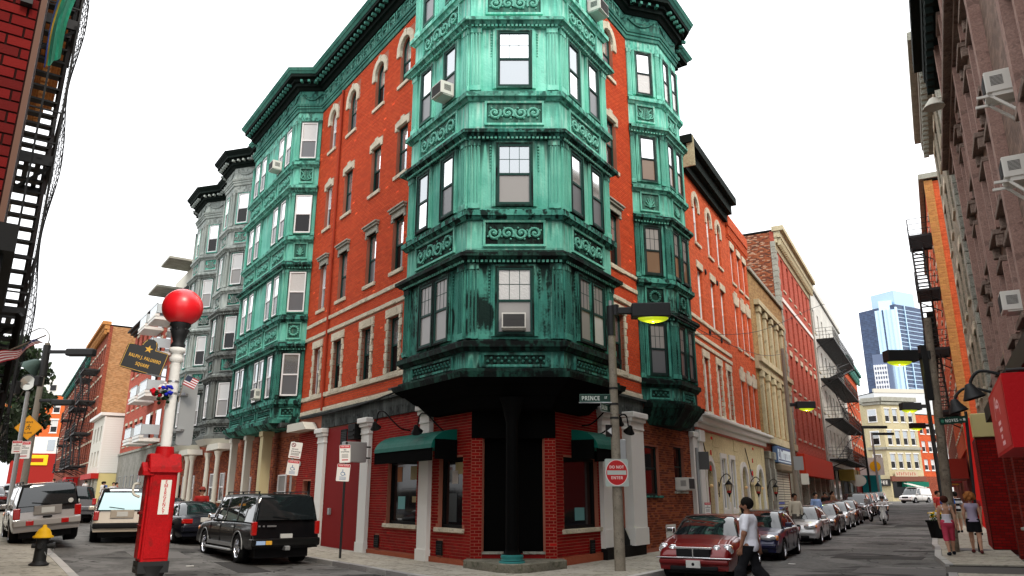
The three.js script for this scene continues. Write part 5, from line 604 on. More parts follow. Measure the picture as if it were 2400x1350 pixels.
// ---------------------------------------------------------------- right near side
{
  const NR = Frame.dir(rs(0, 1.9), SD, -1);
  const cols = [11.6, 16.2, 18.4, 20.6, 22.8, 25], w = [];
  for (const c of cols) for (const y of [4.9, 7.15, 9.4, 11.65, 13.6]) w.push({ s0: c - .5, s1: c + .5, y0: y, y1: y + 1.5, nosill: true, frame: MT.sashWhite, up: MT.skydim, lo: MT.screen, fw: .09 });
  const H = house('stone_trim_house', 'tall pinkish brick house with projecting stone sills seen edge-on at far right', NR, 4, 27.2, 4.2, 16.2, 9, BM.pink, w, { wallBase: 4.2 });
  const pinkSt = std(0xffffff, .9, { map: speck([.27, .165, .14], [.36, .24, .20], [.12, .08, .07], 1.7, 215), bumpMap: grain, bumpScale: .01 }), brown = std(0xffffff, .95, { map: speck([.13, .09, .075], [.24, .18, .15], [.05, .035, .03], 2, 205), bumpMap: grain, bumpScale: .02 });
  const jm = pinkSt; for (const k of w) { part(H, 'sill', [NR.rbox(k.s0 - .12, k.s1 + .12, k.y0 - .14, k.y0 - .02, -.1, .2, .02), NR.rbox(k.s0 - .1, k.s0 + .06, k.y0 - .38, k.y0 - .14, 0, .15, .02), NR.rbox(k.s1 - .06, k.s1 + .1, k.y0 - .38, k.y0 - .14, 0, .15, .02)], brown); part(H, 'window_hood', [NR.rbox(k.s0 - .12, k.s1 + .12, k.y1 + .02, k.y1 + .14, -.1, .15, .02)], brown); for (const [a, b] of [[k.s0 - .16, k.s0], [k.s1, k.s1 + .16]]) part(H, 'jamb', NR.box(a, b, k.y0, k.y1, 0, .12), jm); }
  for (const s of [6.9, 11.7, 15.1, 19.9, 24.5]) part(H, 'stone_strip', NR.box(s - .14, s + .14, 4.3, 15.6, 0, .2), pinkSt); for (const y of [12.4]) part(H, 'belt_course', [NR.rbox(15.3, 27.2, y - .12, y + .1, 0, .38, .03), NR.box(15.3, 27.2, y - .3, y - .12, 0, .2)], brown); cornice(H, NR, 4, 27.4, 15.4, 0, 1.3, MT.cornice); part(H, 'shop_wall', NR.box(4, 27.2, -.3, 4.2, -8, -.3), MT.blackm); part(H, 'shop_cornice', [NR.box(4, 27.2, 3.9, 4.3, -.3, .35)], MT.blackp); for (const s of [24, 26.9]) part(H, 'shop_pier', NR.box(s - .3, s + .3, -.3, 3.9, -.3, .1), BM.deep);
  part(H, 'light_shade', [...[[22, 12.2]].map(([s, y]) => NR.go(tr(lathe([[.02, .3], [.1, .25], [.28, 0], [.27, -.02]], 12), -s, y, .6))), ...[[22, 12.2]].map(([s, y]) => NR.bar([s, y + .25, 0], [s, y + .25, .6], .03))], MT.offwhite);
  acUnit(NR, 13.0, 7.85, .05, .42, .36, .38, 'large air conditioner on a bracket high on the far right wall', { bracket: true }); acUnit(NR, 13.0, 6.4, .05, .40, .34, .36, 'lower air conditioner at the right picture edge wall', { bracket: true }); acUnit(NR, 16.2, 5.0, .05, .5, .36, .4, 'white air conditioner above the red banner on the right wall');
  // quoined house beyond the alley
  const Q = house('quoined_house', 'narrow house with grey stone quoins and a dark red brick shop pier past the alley', NR, 28.6, 38, 4.2, 18.2, 8, BM.grey, grid(span(29.6, 37.6, 3, 1.0), [[5.4, 7.4], [8.6, 10.6], [12, 14], [15, 16.8]], () => ({ lintel: .3, frame: MT.sashGrey })), { wallBase: 4.2, side: BM.grey });
  for (let y = 4.3, i = 0; y < 17.4; y += .42, i++) part(Q, 'quoin', NR.rbox(28.5, 28.5 + (i % 2 ? .6 : .95), y, y + .4, i % 2 ? -.5 : -.8, .06, .025), MT.stoneGrey); cornice(Q, NR, 28.55, 38, 17.4, 0, 1.1, MT.stoneGrey); part(Q, 'red_panel', NR.box(28.57, 28.6, 10.5, 15.6, -.95, -.84), std([.32, .02, .015], .8));
  part(Q, 'shop_pier', NR.box(28.45, 31, -.3, 3.55, -1.6, .65), std([.06, .012, .01], .9)); { const P = new Frame(NR.xz(28.45, .65), [-NR.N[0], -NR.N[1]]), l = []; bricks(P, 0.02, 2.2, .15, 3.5, [], l, { bw: .23, bh: .085 }); bricks(NR, 28.46, 31, .15, 3.5, [], l, { o: .65, bw: .23, bh: .085 }); layBricks(Q, l, BR.painted, 260); part(Q, 'stone_cap', [P.rbox(-.04, 2.3, 3.55, 4.3, -.6, .05, .03)], MT.cream); part(Q, 'cracked_render', [P.tube([[.9, 1.6, .02], [1.1, 1.2, .02], [1.05, .9, .02], [1.3, .5, .02]], .02, 14, 4), P.tube([[.95, .95, .02], [1.4, .95, .02]], .02, 6, 4)], MT.offwhite); }
  const O = house('ochre_end_house', 'orange brick house with an ochre corner strip and black fire escapes over the right pavement', NR, 45, 66, 4.2, 18.8, 10, BM.orange, grid(span(45.6, 65, 7, 1.0), [[5.4, 7.4], [8.8, 10.8], [12.2, 14.2], [15.4, 17.2]], () => ({ lintel: .25 })), { side: BM.orange, o: .3 });
  part(O, 'corner_strip', NR.box(44.93, 45.5, -.3, 18.8, -.06, .36), BM.amber); part(O, 'parapet_cap', NR.box(44.8, 66, 18.9, 19.2, -9, .6), MT.stoneGrey); fireEscape(O, NR, 46.5, 49.5, [6.2, 9.6, 13, 16.2], 1.2, .3); part(O, 'shop_wall', NR.box(45, 66, -.3, 4.2, -9, .2), MT.gfred); part(O, 'red_shop_panel', NR.box(44.86, 44.93, 0, 5.6, -.5, .36), std([.42, .012, .01], .6)); part(O, 'awning', NR.ext([[50, 2.7], [58, 2.7], [58, 3.8], [50, 3.8]], .3, 1.2), std([.3, .03, .02], .6));
  const Z2 = house('dim_brick_terrace', 'dim red brick terrace far up the right side behind the wooden lamp pole', NR, 66.2, 112, -.3, 15.5, 10, BM.dull, grid(span(67, 111, 12, 1.1), [[5, 7], [8.5, 10.5], [12, 14]], () => ({ lintel: .25 })), { o: .2 }); cornice(Z2, NR, 66.2, 112, 15, .2, .8); for (const s of [70, 82, 96]) part(Z2, 'awning', NR.ext([[s, 2.8], [s + 6, 2.8], [s + 6, 3.8], [s, 3.8]], .2, 1.3), std(s === 82 ? [.5, .2, .02] : [.25, .02, .02], .6));
  { const b = world(thing('brick_planter', 'low dark brick planter wall with stone coping at the right picture edge', 'planter', rs(22.3, 2.1).reduce((p, v, i) => (p[i * 2] = v, p), [0, 0, 0]))); const P = Frame.pts(rs(21.7, 1.62), rs(21.2, 3.2)); part(b, 'planter_wall', P.box(0, 1.8, -.15, .95, -.8, 0), std([.03, .008, .006], .9)); part(b, 'coping', P.rbox(-.05, 1.85, .95, 1.02, -.85, .05, .02), MT.stoneGrey); const l = []; bricks(P, .01, 1.8, -.1, .94, [], l); layBricks(b, l, BR.painted, 90); }
}
// ---------------------------------------------------------------- left near side
{
  const ed = ls(8, -.1), LN = new Frame(ed, [Math.cos(rad(LD)), Math.sin(rad(LD))]);
  const H = world(thing('dark_red_corner_wall', 'dark red brick building edge with black shop cornice at the upper left picture edge', 'building', [ed[0], 0, ed[1]]));
  part(H, 'brick_wall', LN.box(-6, 0, 4.05, 16, -4, 0), std([.02, .006, .005], .95)); const l = []; bricks(LN, -6, -.04, 4.1, 16, [], l, { bw: .25, bh: .115, j: .02, dp: .014 }); layBricks(H, l, BR.deep, 300);
  part(H, 'corner_trim', LN.box(-.035, .015, 4.1, 16, -.2, .02), MT.sashBrown); part(H, 'shop_cornice', [LN.box(-6, .06, 3.62, 3.82, -4, .12), LN.box(-6, .14, 3.82, 4.08, -4, .25), LN.box(-6, .0, 3.2, 3.62, -4, .06)], MT.blackp); part(H, 'shop_wall', LN.box(-6, -.3, -.2, 3.2, -4, -.2), MT.blackm); part(H, 'brown_sign', LN.rbox(-1.3, -.22, 2.5, 3.15, .0, .16, .03), std([.3, .16, .08], .6)); part(H, 'wire', LN.tube([[-.2, 7.2, .05], [-.5, 6.3, .06], [-.62, 5.7, .06], [-.9, 5.2, .05]], .01, 20, 4), MT.sashBrown);
  part(H, 'iron_bolt', [LN.box(-.75, -.3, 5.42, 5.5, .02, .05), LN.box(-.2, -.1, 6.4, 6.48, .02, .1), LN.go(tr(lathe([[0, .04], [.06, .03], [.07, 0]], 10), -.55, 4.9, .02, 0, Math.PI / 2))], MT.iron);
  const LF = Frame.dir(ls(0, -.25), LD, 1);
  const G = house('fire_escape_house', 'tan and red brick house carrying the netted black fire escape at upper left', LF, 14, 30, -.3, 15.5, 8, BM.brown, grid(span(14.5, 29.5, 5, 1), [[4.6, 6.4], [7.7, 9.5], [10.8, 12.6]], () => ({ lintel: .3 })), {}); cornice(G, LF, 14, 30, 14.8, 0, 1.0, BM.amber);
  for (const [y, nm] of [[5.1], [8.3], [11.5], [14.7]]) { const p = part(G, 'fire_escape', [LF.box(16.8, 18.6, y, y + .04, .02, .12), LF.box(16.8, 18.6, y, y + .04, .2, .3), LF.box(16.8, 18.6, y, y + .04, .4, .5), LF.box(16.8, 16.88, y - .1, y + .12, 0, .7), LF.box(18.5, 18.6, y - .1, y, 0, .7), LF.box(16.8, 18.6, y - .1, y, .62, .7), sbar(LF.pt(16.85, y - .1, .66), LF.pt(16.85, y - .8, .02), .05)], MT.iron); part(p, 'railing', [.4, .75, 1.1].map(h => LF.box(16.8, 18.6, y + h, y + h + .03, .66, .7)).concat([.4, 1.1].map(h => LF.box(16.8, 16.83, y + h, y + h + .03, 0, .66))), MT.iron); }
  { const tr2 = []; for (let y = 3.4, i = 0; y < 16; y += .29, i++) tr2.push(LF.box(17.0 + .9 * Math.abs(((y - 3.4) / 3.2) % 2 - 1), 17.22 + .9 * Math.abs(((y - 3.4) / 3.2) % 2 - 1), y, y + .045, -.2, .6)); for (let k = 0; k < 4; k++) { const y0 = 3.4 + 3.2 * k, a = 17.1 + (k % 2 ? 0 : .9), b = 17.1 + (k % 2 ? .9 : 0); for (const o of [-.15, .6]) tr2.push(sbar(LF.pt(a, y0, o), LF.pt(b, y0 + 3.2, o), .05, .12)); } for (const o of [.3, .68]) tr2.push(LF.box(16.8, 16.84, 3.2, 16, o, o + .04)); part(G, 'stair', tr2, MT.iron); }
  { const q = [], bul = (y, t) => .68 + .03 * t + (.06 + .13 * Math.sin(y * .9) ** 2) * Math.sin(Math.PI * t); for (let i = 0; i <= 10; i++) { const pts = []; for (let k = 0; k <= 30; k++) { const y = 2.4 + k * .45; pts.push([16.9 + i * .2, y, bul(y, i * .1)]); } q.push(LF.tube(pts, .007, 60, 3)); } for (let y = 2.4; y < 15.9; y += .15) { const pts = []; for (let i = 0; i <= 5; i++) pts.push([16.9 + i * .4, y + (i % 2) * .05, bul(y, i * .2)]); q.push(LF.tube(pts, .007, 8, 3)); } part(G, 'safety_net', q, MT.iron).userData.kind = 'stuff'; }
  { const sp = []; for (let k = 0; k < 11; k++) sp.push(LF.box(16.3 + k * .27, 16.62 + k * .27, 5.0 - k * .2, 5.04 - k * .2, .05, .6)); sp.push(sbar(LF.pt(16.3, 5.0, .06), LF.pt(19.2, 2.8, .06), .05, .16), sbar(LF.pt(16.3, 5.0, .6), LF.pt(19.2, 2.8, .6), .05, .16)); part(G, 'drop_stair', sp, MT.iron); }
  // green cloth banner
  { const b = world(thing('green_banner', 'long green cloth banner with yellow and blue edge hanging by the dark red wall', 'banner', ls(9.2, .05).reduce((p, v, i) => (p[i * 2] = v, p), [0, 4, 0])));
    const strip = (u0, u1, m, nm, dz) => { const pos = [], n = 16; const P = (u, v) => { const w = .2 * (1 - .3 * v), x = -.33 + (u - .1) * w + .02 * Math.sin(v * 7) - .06 * v, y = 8.2 - v * 1.75 + (u > .5 ? .12 : 0) * v, z = .05 * Math.sin(u * 9 + v * 5) + dz; return LNb.pt(x, y, z); }; for (let i = 0; i < n; i++) for (let j = 0; j < 4; j++) { const a = mix(u0, u1, j / 4), c = mix(u0, u1, (j + 1) / 4), q = [P(a, i / n), P(c, i / n), P(c, (i + 1) / n), P(a, (i + 1) / n)]; for (const k of [0, 2, 1, 0, 3, 2]) pos.push(...q[k]); } const g = new THREE.BufferGeometry(); g.setAttribute('position', new THREE.BufferAttribute(new Float32Array(pos), 3)); g.computeVertexNormals(); part(b, nm, boxUV(g), m); };
    const LNb = new Frame(ls(9.2, .38), LN.X); const cl = c => phys(c, .9, { transmission: .35, thickness: 0, side: THREE.DoubleSide }); strip(.2, 1, cl([.01, .34, .20]), 'green_cloth', 0); strip(.1, .2, cl([.7, .45, .02]), 'yellow_edge', 0); strip(0, .1, cl([.04, .09, .4]), 'blue_edge', 0); part(b, 'banner_pole', bar(LNb.pt(-.5, 8.42, 0), LNb.pt(.15, 8.42, 0), .02), MT.offwhite); }
}
// ---------------------------------------------------------------- vehicles
const glassCar = phys([.012, .016, .018], .04, { clearcoat: 1, clearcoatRoughness: .02, metalness: .1 }), tyreM = std([.012, .012, .012], .85), rimM = std([.5, .5, .52], .3, { metalness: .8 }), trimBlack = std([.012, .012, .013], .5), redLamp = phys([.42, .008, .006], .15, { clearcoat: 1 }), clearLamp = phys([.75, .78, .8], .06, { metalness: .6, clearcoat: 1 }), amberLamp = phys([.75, .22, .02], .15, { clearcoat: 1 }), plateM = std([.55, .55, .52], .5);
const paint = (c, m = .25) => phys(c, .32, { metalness: m, clearcoat: Math.max(...c) < .03 ? .35 : Math.max(...c) < .3 ? .6 : 1, specularIntensity: Math.max(...c) < .03 ? .25 : .6, clearcoatRoughness: .04 });
function lerpPts(P, x) { if (x <= P[0][0]) return P[0][1]; for (let i = 1; i < P.length; i++) if (x <= P[i][0]) { const t = (x - P[i - 1][0]) / (P[i][0] - P[i - 1][0]); const s = t * t * (3 - 2 * t); return mix(P[i - 1][1], P[i][1], mix(t, s, .35)); } return P[P.length - 1][1]; }
function loft(rows) { const nr = rows.length, nc = rows[0].length, pos = [], idx = []; rows.forEach(r => r.forEach(p => pos.push(...p))); for (let i = 0; i < nr - 1; i++) for (let j = 0; j < nc - 1; j++) { const a = i * nc + j, b = a + 1, c = a + nc, d = c + 1; idx.push(a, b, c, b, d, c); }
  const g = new THREE.BufferGeometry(); g.setAttribute('position', new THREE.BufferAttribute(new Float32Array(pos), 3)); g.setIndex(idx); const t = toCreasedNormals(g.toNonIndexed(), .7); return boxUV(t); }
function cap(row, dx, flip) { const c = row.reduce((s, p) => [s[0] + p[0] / row.length, s[1] + p[1] / row.length, 0], [0, 0, 0]); c[0] += dx; const pos = []; for (let i = 0; i < row.length - 1; i++) flip ? pos.push(...c, ...row[i + 1], ...row[i]) : pos.push(...c, ...row[i], ...row[i + 1]); pos.push(...(flip ? [...c, ...row[0], ...row[row.length - 1]] : [...c, ...row[row.length - 1], ...row[0]])); const g = new THREE.BufferGeometry(); g.setAttribute('position', new THREE.BufferAttribute(new Float32Array(pos), 3)); g.computeVertexNormals(); return boxUV(g); }
const wheelGeo = {};
function wheelParts(r, w) { const k = r + '_' + w; if (wheelGeo[k]) return wheelGeo[k]; const t = lathe([[r * .62, -w / 2 + .02], [r * .7, -w / 2], [r * .92, -w / 2], [r, -w / 2 + .03], [r, w / 2 - .03], [r * .92, w / 2], [r * .7, w / 2], [r * .62, w / 2 - .02]], 26); t.rotateX(Math.PI / 2);
  const g = [lathe([[0, w / 2 - .035], [.05, w / 2 - .03], [.06, w / 2 - .05], [r * .12, w / 2 - .055]], 16), lathe([[r * .6, w / 2 - .09], [r * .6, w / 2 - .015], [r * .66, w / 2 - .01]], 26), lathe([[0, w / 2 - .1], [r * .62, w / 2 - .1]], 20)]; for (let i = 0; i < 7; i++) { const a = i * 6.283 / 7; g.push(box(-r * .055, r * .055, w / 2 - .075, w / 2 - .03, r * .1, r * .61).rotateY(a)); } const rim = mergeGeometries(g.map(x => x.rotateX(Math.PI / 2)), false); return wheelGeo[k] = [t, rim]; }
function car(name, label, pos, yaw, k) { // x forward, y up
  const t = thing(name, label, k.cat ?? 'car', pos, yaw, k.group), L = k.L, W = k.W / 2, hl = L / 2, sill = k.sill ?? .2, r = k.r ?? .32, P = k.paint, wb = k.wb, xf = k.xf ?? wb / 2 + .05, xr = xf - wb;
  if (k.roll) t.rotation.x = k.roll;
  const Wd = x => W * (1 - (k.taper ?? .13) * Math.pow(Math.abs(x) / hl, 5)), yT = x => lerpPts(k.deck, x / L), arch = r + .055, sec = k.sec ?? [[0, .90], [.1, .965], [.42, 1], [.7, .99], [.86, .955], [.95, .89], [1, .77], [1.018, .4], [1.024, 0]];
  const yB = x => { let y = sill + .05 * sstep(.38, .5, Math.abs(x) / L); for (const c of [xf, xr]) { const d = Math.abs(x - c); if (d < arch) y = Math.max(y, r + Math.sqrt(arch * arch - d * d)); } return y; };
  const xs = []; for (let i = 0; i <= 84; i++) xs.push(-hl + L * i / 84); for (const c of [xf, xr]) for (const d of [-arch, arch]) xs.push(c + d * 1.001, c + d * .985, c + d * .93); xs.sort((a, b) => a - b);
  const row = x => { const b0 = sill, top = yT(x), yb = Math.min(yB(x), top - .08), h = []; for (const [f] of sec) { const y = f <= .7 ? mix(yb, mix(b0, top, .7), f / .7) : mix(b0, top, f); h.push(y); } const zz = y => { const f = clamp((y - b0) / (top - b0), 0, 1.03); for (let i = 1; i < sec.length; i++) if (f <= sec[i][0]) return mix(sec[i - 1][1], sec[i][1], (f - sec[i - 1][0]) / (sec[i][0] - sec[i - 1][0])); return 0; }; const right = h.map((y, i) => [x, y, Wd(x) * (i < 4 ? zz(y) : sec[i][1])]); return [...right, ...right.slice(0, -1).reverse().map(p => [p[0], p[1], -p[2]])]; };
  const rows = xs.map(row); part(t, 'body', [loft(rows), cap(rows[0], -.03, true), cap(rows[rows.length - 1], .04, false)], P);
  part(t, 'underbody', box(-hl + .25, hl - .25, .16, .55, -W + .24, W - .24), trimBlack);
  // greenhouse
  const [xA, xB, xC, xD] = k.cab, rY = k.roof, zr = k.zr ?? .70, zb = k.zb ?? .88, gx = []; for (let i = 0; i <= 12; i++) gx.push(mix(xD, xC, i / 12)); for (let i = 1; i <= 10; i++) gx.push(mix(xC, xB, i / 10)); for (let i = 1; i <= 12; i++) gx.push(mix(xB, xA, i / 12));
  const ry = x => { const b = yT(x) - .02; let y; if (x < xC) { const q = (x - xD) / (xC - xD); y = mix(yT(xD) - .02, rY - .03, Math.sin(q * 1.45) / Math.sin(1.45)); } else if (x > xB) { const q = (xA - x) / (xA - xB); y = mix(yT(xA) - .02, rY - .03, Math.sin(q * 1.4) / Math.sin(1.4)); } else { const q = (x - xC) / (xB - xC); y = rY - .03 + .03 * Math.sin(q * Math.PI); } return Math.max(b, y); };
  const grow = (x, e = 0) => { const b = yT(x) - .03, y = ry(x) + e, f = clamp((y - b) / (rY - b), 0, 1), z0 = Wd(x) * zb + e, z1 = mix(Wd(x) * zb * .97, Wd(x) * zr, f) + e, q = [[x, b, z0], [x, mix(b, y, .45), mix(z0, z1, .42)], [x, y - .07 * f, z1], [x, y - .015 * f, z1 - .07 * f], [x, y, z1 * .55], [x, y + .008 * f, 0]]; return [...q, ...q.slice(0, -1).reverse().map(p => [p[0], p[1], -p[2]])]; };
  part(t, 'glasshouse', loft(gx.map(x => grow(x))), k.glass ?? glassCar);
  { const rx = gx.filter(x => x >= xC - .001 && x <= xB + .001); const top = x => grow(x, .012).slice(2, -2); part(t, 'roof', loft(rx.map(top)), P); const strip = (x0, x1, w, nm) => { for (const s of [1, -1]) { const pts = []; for (let i = 0; i <= 8; i++) { const x = mix(x0, x1, i / 8), g = grow(x, .014); pts.push([g[0], g[1], g[2]]); } const rows2 = []; for (let i = 0; i <= 8; i++) { const x = mix(x0, x1, i / 8); const g = grow(x, .014), edge = g[2]; rows2.push([[x - w / 2, edge[1] - .01, s * edge[2]], [x + w / 2, edge[1] + .005, s * (edge[2] - .03)]]); } part(t, nm, loft(rows2), P); } };
    const pil = (x0, x1, w, nm) => { for (const s of [1, -1]) { const q = []; for (let i = 0; i <= 6; i++) { const x = mix(x0, x1, i / 6), f = i / 6, a = grow(x), b = mix(a[0][1], ry(x), 1), y = mix(yT(x0) - .02, ry(x1) - .05, f), z = Wd(x) * mix(zb, zr, clamp((y - yT(x) + .02) / (rY - yT(x)), 0, 1)) + .012; q.push([[x - w / 2, y, s * z], [x + w / 2, y, s * (z - .004)]]); } part(t, nm, loft(q), k.pillar ?? P); } };
    pil(xA - .05, xB, .09, 'pillar'); pil(xD + .06, xC, k.cw ?? .16, 'pillar'); const bx = k.bx ?? mix(xC, xB, .42); pil(bx - .02, bx, .08, 'pillar'); if (k.dx) pil(k.dx, k.dx - .01, .1, 'pillar'); }
  // wheels
  const [tg, rg] = wheelParts(r, k.tw ?? .2); for (const x of [xf, xr]) for (const s of [1, -1]) { const w = part(t, 'wheel', tg.clone().applyMatrix4(M4().makeTranslation(x, r, s * (W - .115)).multiply(M4().makeRotationY(s > 0 ? 0 : Math.PI))), tyreM); part(w, 'rim', rg.clone().applyMatrix4(M4().makeTranslation(x, r, s * (W - .115)).multiply(M4().makeRotationY(s > 0 ? 0 : Math.PI))), k.rim ?? rimM); part(t, 'wheel_well', tr(lathe([[0, 0], [arch - .005, 0], [arch - .005, .3]], 18), x, r + .01, s * (W - .36), 0, s > 0 ? Math.PI / 2 : -Math.PI / 2), trimBlack); }
  // doors: seams and handles, mirrors
  const zS = W * 1.0; { const g = []; for (const x of k.seams ?? [xf - .62, xf - 1.62, xr + .35]) for (const s of [1, -1]) g.push(box(x - .006, x + .006, sill + .1, yT(x) - .1, s * zS * .965 - .012, s * zS * 1.001)); part(t, 'door_gap', g, trimBlack); for (const x of k.handles ?? [xf - 1.45, xr + .55]) for (const s of [1, -1]) part(t, 'door_handle', rbox(x - .1, x + .1, yT(x) - .2, yT(x) - .165, s * zS * .985 - .02, s * zS * .985 + .02, .012), k.handle ?? P); }
  for (const s of [1, -1]) part(t, 'wing_mirror', [rbox(xA - .42, xA - .24, yT(xA) + .02, yT(xA) + .17, s * (W * .93), s * (W * .93 + .2), .04), box(xA - .36, xA - .28, yT(xA) + .0, yT(xA) + .04, s * W * .84, s * W * .95)], k.mirror ?? P);
  // front
  const F = k.front; if (F) { const x = hl; part(t, 'grille', [rbox(x - .16, x + (F.gx ?? .035), F.gy - F.gh / 2, F.gy + F.gh / 2, -F.gw / 2, F.gw / 2, Math.min(.05, F.gh * .4))], F.gm ?? trimBlack); if (F.chrome) part(t, 'grille_surround', [rbox(x - .1, x + .05, F.gy + F.gh / 2 - .02, F.gy + F.gh / 2 + .025, -F.gw / 2 - .02, F.gw / 2 + .02, .012), rbox(x - .1, x + .05, F.gy - F.gh / 2 - .025, F.gy - F.gh / 2 + .01, -F.gw / 2, F.gw / 2, .012), box(x, x + .055, F.gy - F.gh / 2, F.gy + F.gh / 2, -.014, .014)], MT.chrome);
    for (const s of [1, -1]) { if (F.round) for (const [z, y, q] of F.round) { const b = part(t, 'headlight', tr(lathe([[0, .1], [q * .7, .09], [q, .04], [q, -.1]], 18), x - .17 - (z - .45) * .32 + (F.rx ?? .07), y, s * z, 0, 0, -Math.PI / 2), clearLamp); part(b, 'bezel', tr(lathe([[q, .05], [q + .018, .06], [q + .022, -.06]], 18), x - .17 - (z - .45) * .32 + (F.rx ?? .07), y, s * z, 0, 0, -Math.PI / 2), MT.chrome); }
      else { const b = part(t, 'headlight', sph(x - .13, F.hy, s * (Wd(x - .1) - F.hw / 2 - .02), 1, .16, F.hh / 2, F.hw / 2, 14), clearLamp); part(b, 'turn_signal', sph(x - .24, F.hy - .005, s * (Wd(x - .24) - .05), 1, .13, F.hh / 2.4, .055, 10), F.amber ?? amberLamp); } }
    part(t, 'front_bumper', [rbox(x - .2, x + .07, F.by ?? .36, (F.by ?? .36) + .13, -W * .88, W * .88, .05)], F.bm ?? P); part(t, 'air_intake', rbox(x - .1, x + .05, .24, .34, -W * .6, W * .6, .03), trimBlack); if (F.plate !== 0) { const pl = part(t, 'number_plate', rbox(x + .06, x + .09, F.py ?? .38, (F.py ?? .38) + .16, -.16, .16, .01), plateM); if (F.emblem) part(pl, 'plate_emblem', sph(x + .09, (F.py ?? .38) + .08, 0, .035, .2, 1, 1), trimBlack); } if (F.badge) part(t, 'bonnet_badge', sph(x - .12, yT(x - .1) + .02, 0, .03, 1, .4, 1), MT.chrome); }
  // rear
  const R = k.rear; if (R) { const x = -hl; for (const s of [1, -1]) { const b = part(t, 'tail_light', rbox(x - .02 + (R.lx ?? 0), x + .14 + (R.lx ?? 0), R.ly, R.ly + R.lh, s * (Wd(x + .06) + .012), s * (Wd(x + .06) - R.lw), .03), redLamp); if (R.rev) part(b, 'reversing_lamp', rbox(x - .026, x + .1, R.ly - .1, R.ly - .005, s * (Wd(x + .06) + .01), s * (Wd(x + .06) - R.lw), .02), clearLamp); }
    part(t, 'rear_bumper', [rbox(x - .1, x + .25, R.by ?? .42, (R.by ?? .42) + (R.bh ?? .2), -Wd(x) * 1.02, Wd(x) * 1.02, .05)], R.bm ?? P); part(t, 'number_plate', rbox(x - (R.px ?? .045), x + .02, R.py, R.py + .16, -.17, .17, .01), plateM); if (R.recess) part(t, 'plate_recess', rbox(x - .035, x, R.py - .05, R.py + .22, -.36, .36, .03), R.recess);
    if (R.glass) { const [y0, y1, z0, z1, x0, x1] = R.glass; const q = [[[x0, y0, -z0], [x0, y0, z0]], [[mix(x0, x1, .5) - .02, (y0 + y1) / 2, -(z0 + z1) / 2], [mix(x0, x1, .5) - .02, (y0 + y1) / 2, (z0 + z1) / 2]], [[x1, y1, -z1], [x1, y1, z1]]]; const gl = part(t, 'rear_window', loft(q), R.gm ?? glassCar); part(gl, 'wiper', sbar([x0 - .03, y0 + .03, .05], [mix(x0, x1, .12) - .04, y0 + .1, -.42], .018), trimBlack); }
    if (R.badge) part(t, 'tailgate_badge', R.badge.map(([z, w]) => box(x - .045, x - .02, R.by + .52, R.by + .56, z, z + w)), MT.steel); if (R.exhaust) part(t, 'exhaust', bar([x - .05, .3, .55], [x + .4, .32, .55], .035, 8), trimBlack); if (R.steps) part(t, 'bumper_step', R.steps.map(z => rbox(x - .115, x - .08, R.by + .03, R.by + R.bh - .03, z - .1, z + .1, .02)), redLamp); }
  if (k.rails) for (const s of [1, -1]) part(t, 'roof_rail', [sbar([xC + .1, rY + .05, s * W * zr * .92], [xB - .1, rY + .05, s * W * zr * .92], .03), ...[xC + .15, mix(xC, xB, .5), xB - .15].map(x => box(x - .03, x + .03, rY - .02, rY + .05, s * W * zr * .92 - .015, s * W * zr * .92 + .015))], trimBlack);
  if (k.cladding) part(t, 'side_moulding', [1, -1].map(s => box(xr + arch, xf - arch, .42, .52, s * W * .99, s * (W + .015))), k.cladding); if (k.steps) part(t, 'running_board', [1, -1].map(s => rbox(xr + arch + .05, xf - arch - .05, .3, .36, s * (W - .1), s * (W + .08), .02)), MT.galv);
  if (k.lips) part(t, 'arch_trim', [xf, xr].flatMap(c => [1, -1].map(s => { const q = []; for (let i = 0; i <= 10; i++) q.push([c + (arch + .02) * Math.cos(Math.PI * i / 10), r + (arch + .02) * Math.sin(Math.PI * i / 10), s * (W * .985)]); return tube(q, .02, 18, 5); })), k.lips);
  return t;
}
const deckSedan = [[-.5, .60], [-.495, .78], [-.47, .90], [-.4, .955], [-.3, .965], [-.1, .95], [.12, .94], [.24, .90], [.36, .82], [.45, .70], [.485, .60], [.5, .50]], deckSUV = [[-.5, .62], [-.497, .92], [-.49, 1.02], [-.3, 1.05], [.1, 1.03], [.2, 1.0], [.36, .95], [.45, .88], [.49, .74], [.5, .6]];
const YR = Math.atan2(-.875, -.485), YL = Math.atan2(.814, -.581);
const rcar = (s, lat) => { const p = rs(s, lat); return [p[0], gy(p[0], p[1]) + ROAD, p[1]]; }, lcar = (s, lat) => { const p = ls(s, lat); return [p[0], gy(p[0], p[1]) + ROAD, p[1]]; };
const sedan = (c, x = {}) => ({ L: 4.45, W: 1.74, wb: 2.62, r: .31, paint: c, deck: deckSedan, cab: [1.02, .38, -.85, -1.55], roof: 1.42, front: { gy: .6, gh: .1, gw: .6, hy: .64, hh: .17, hw: .42 }, rear: { ly: .68, lh: .16, lw: .35, py: .72, by: .4 }, ...x });
const curb = 'cars parked along the kerb of the right street';
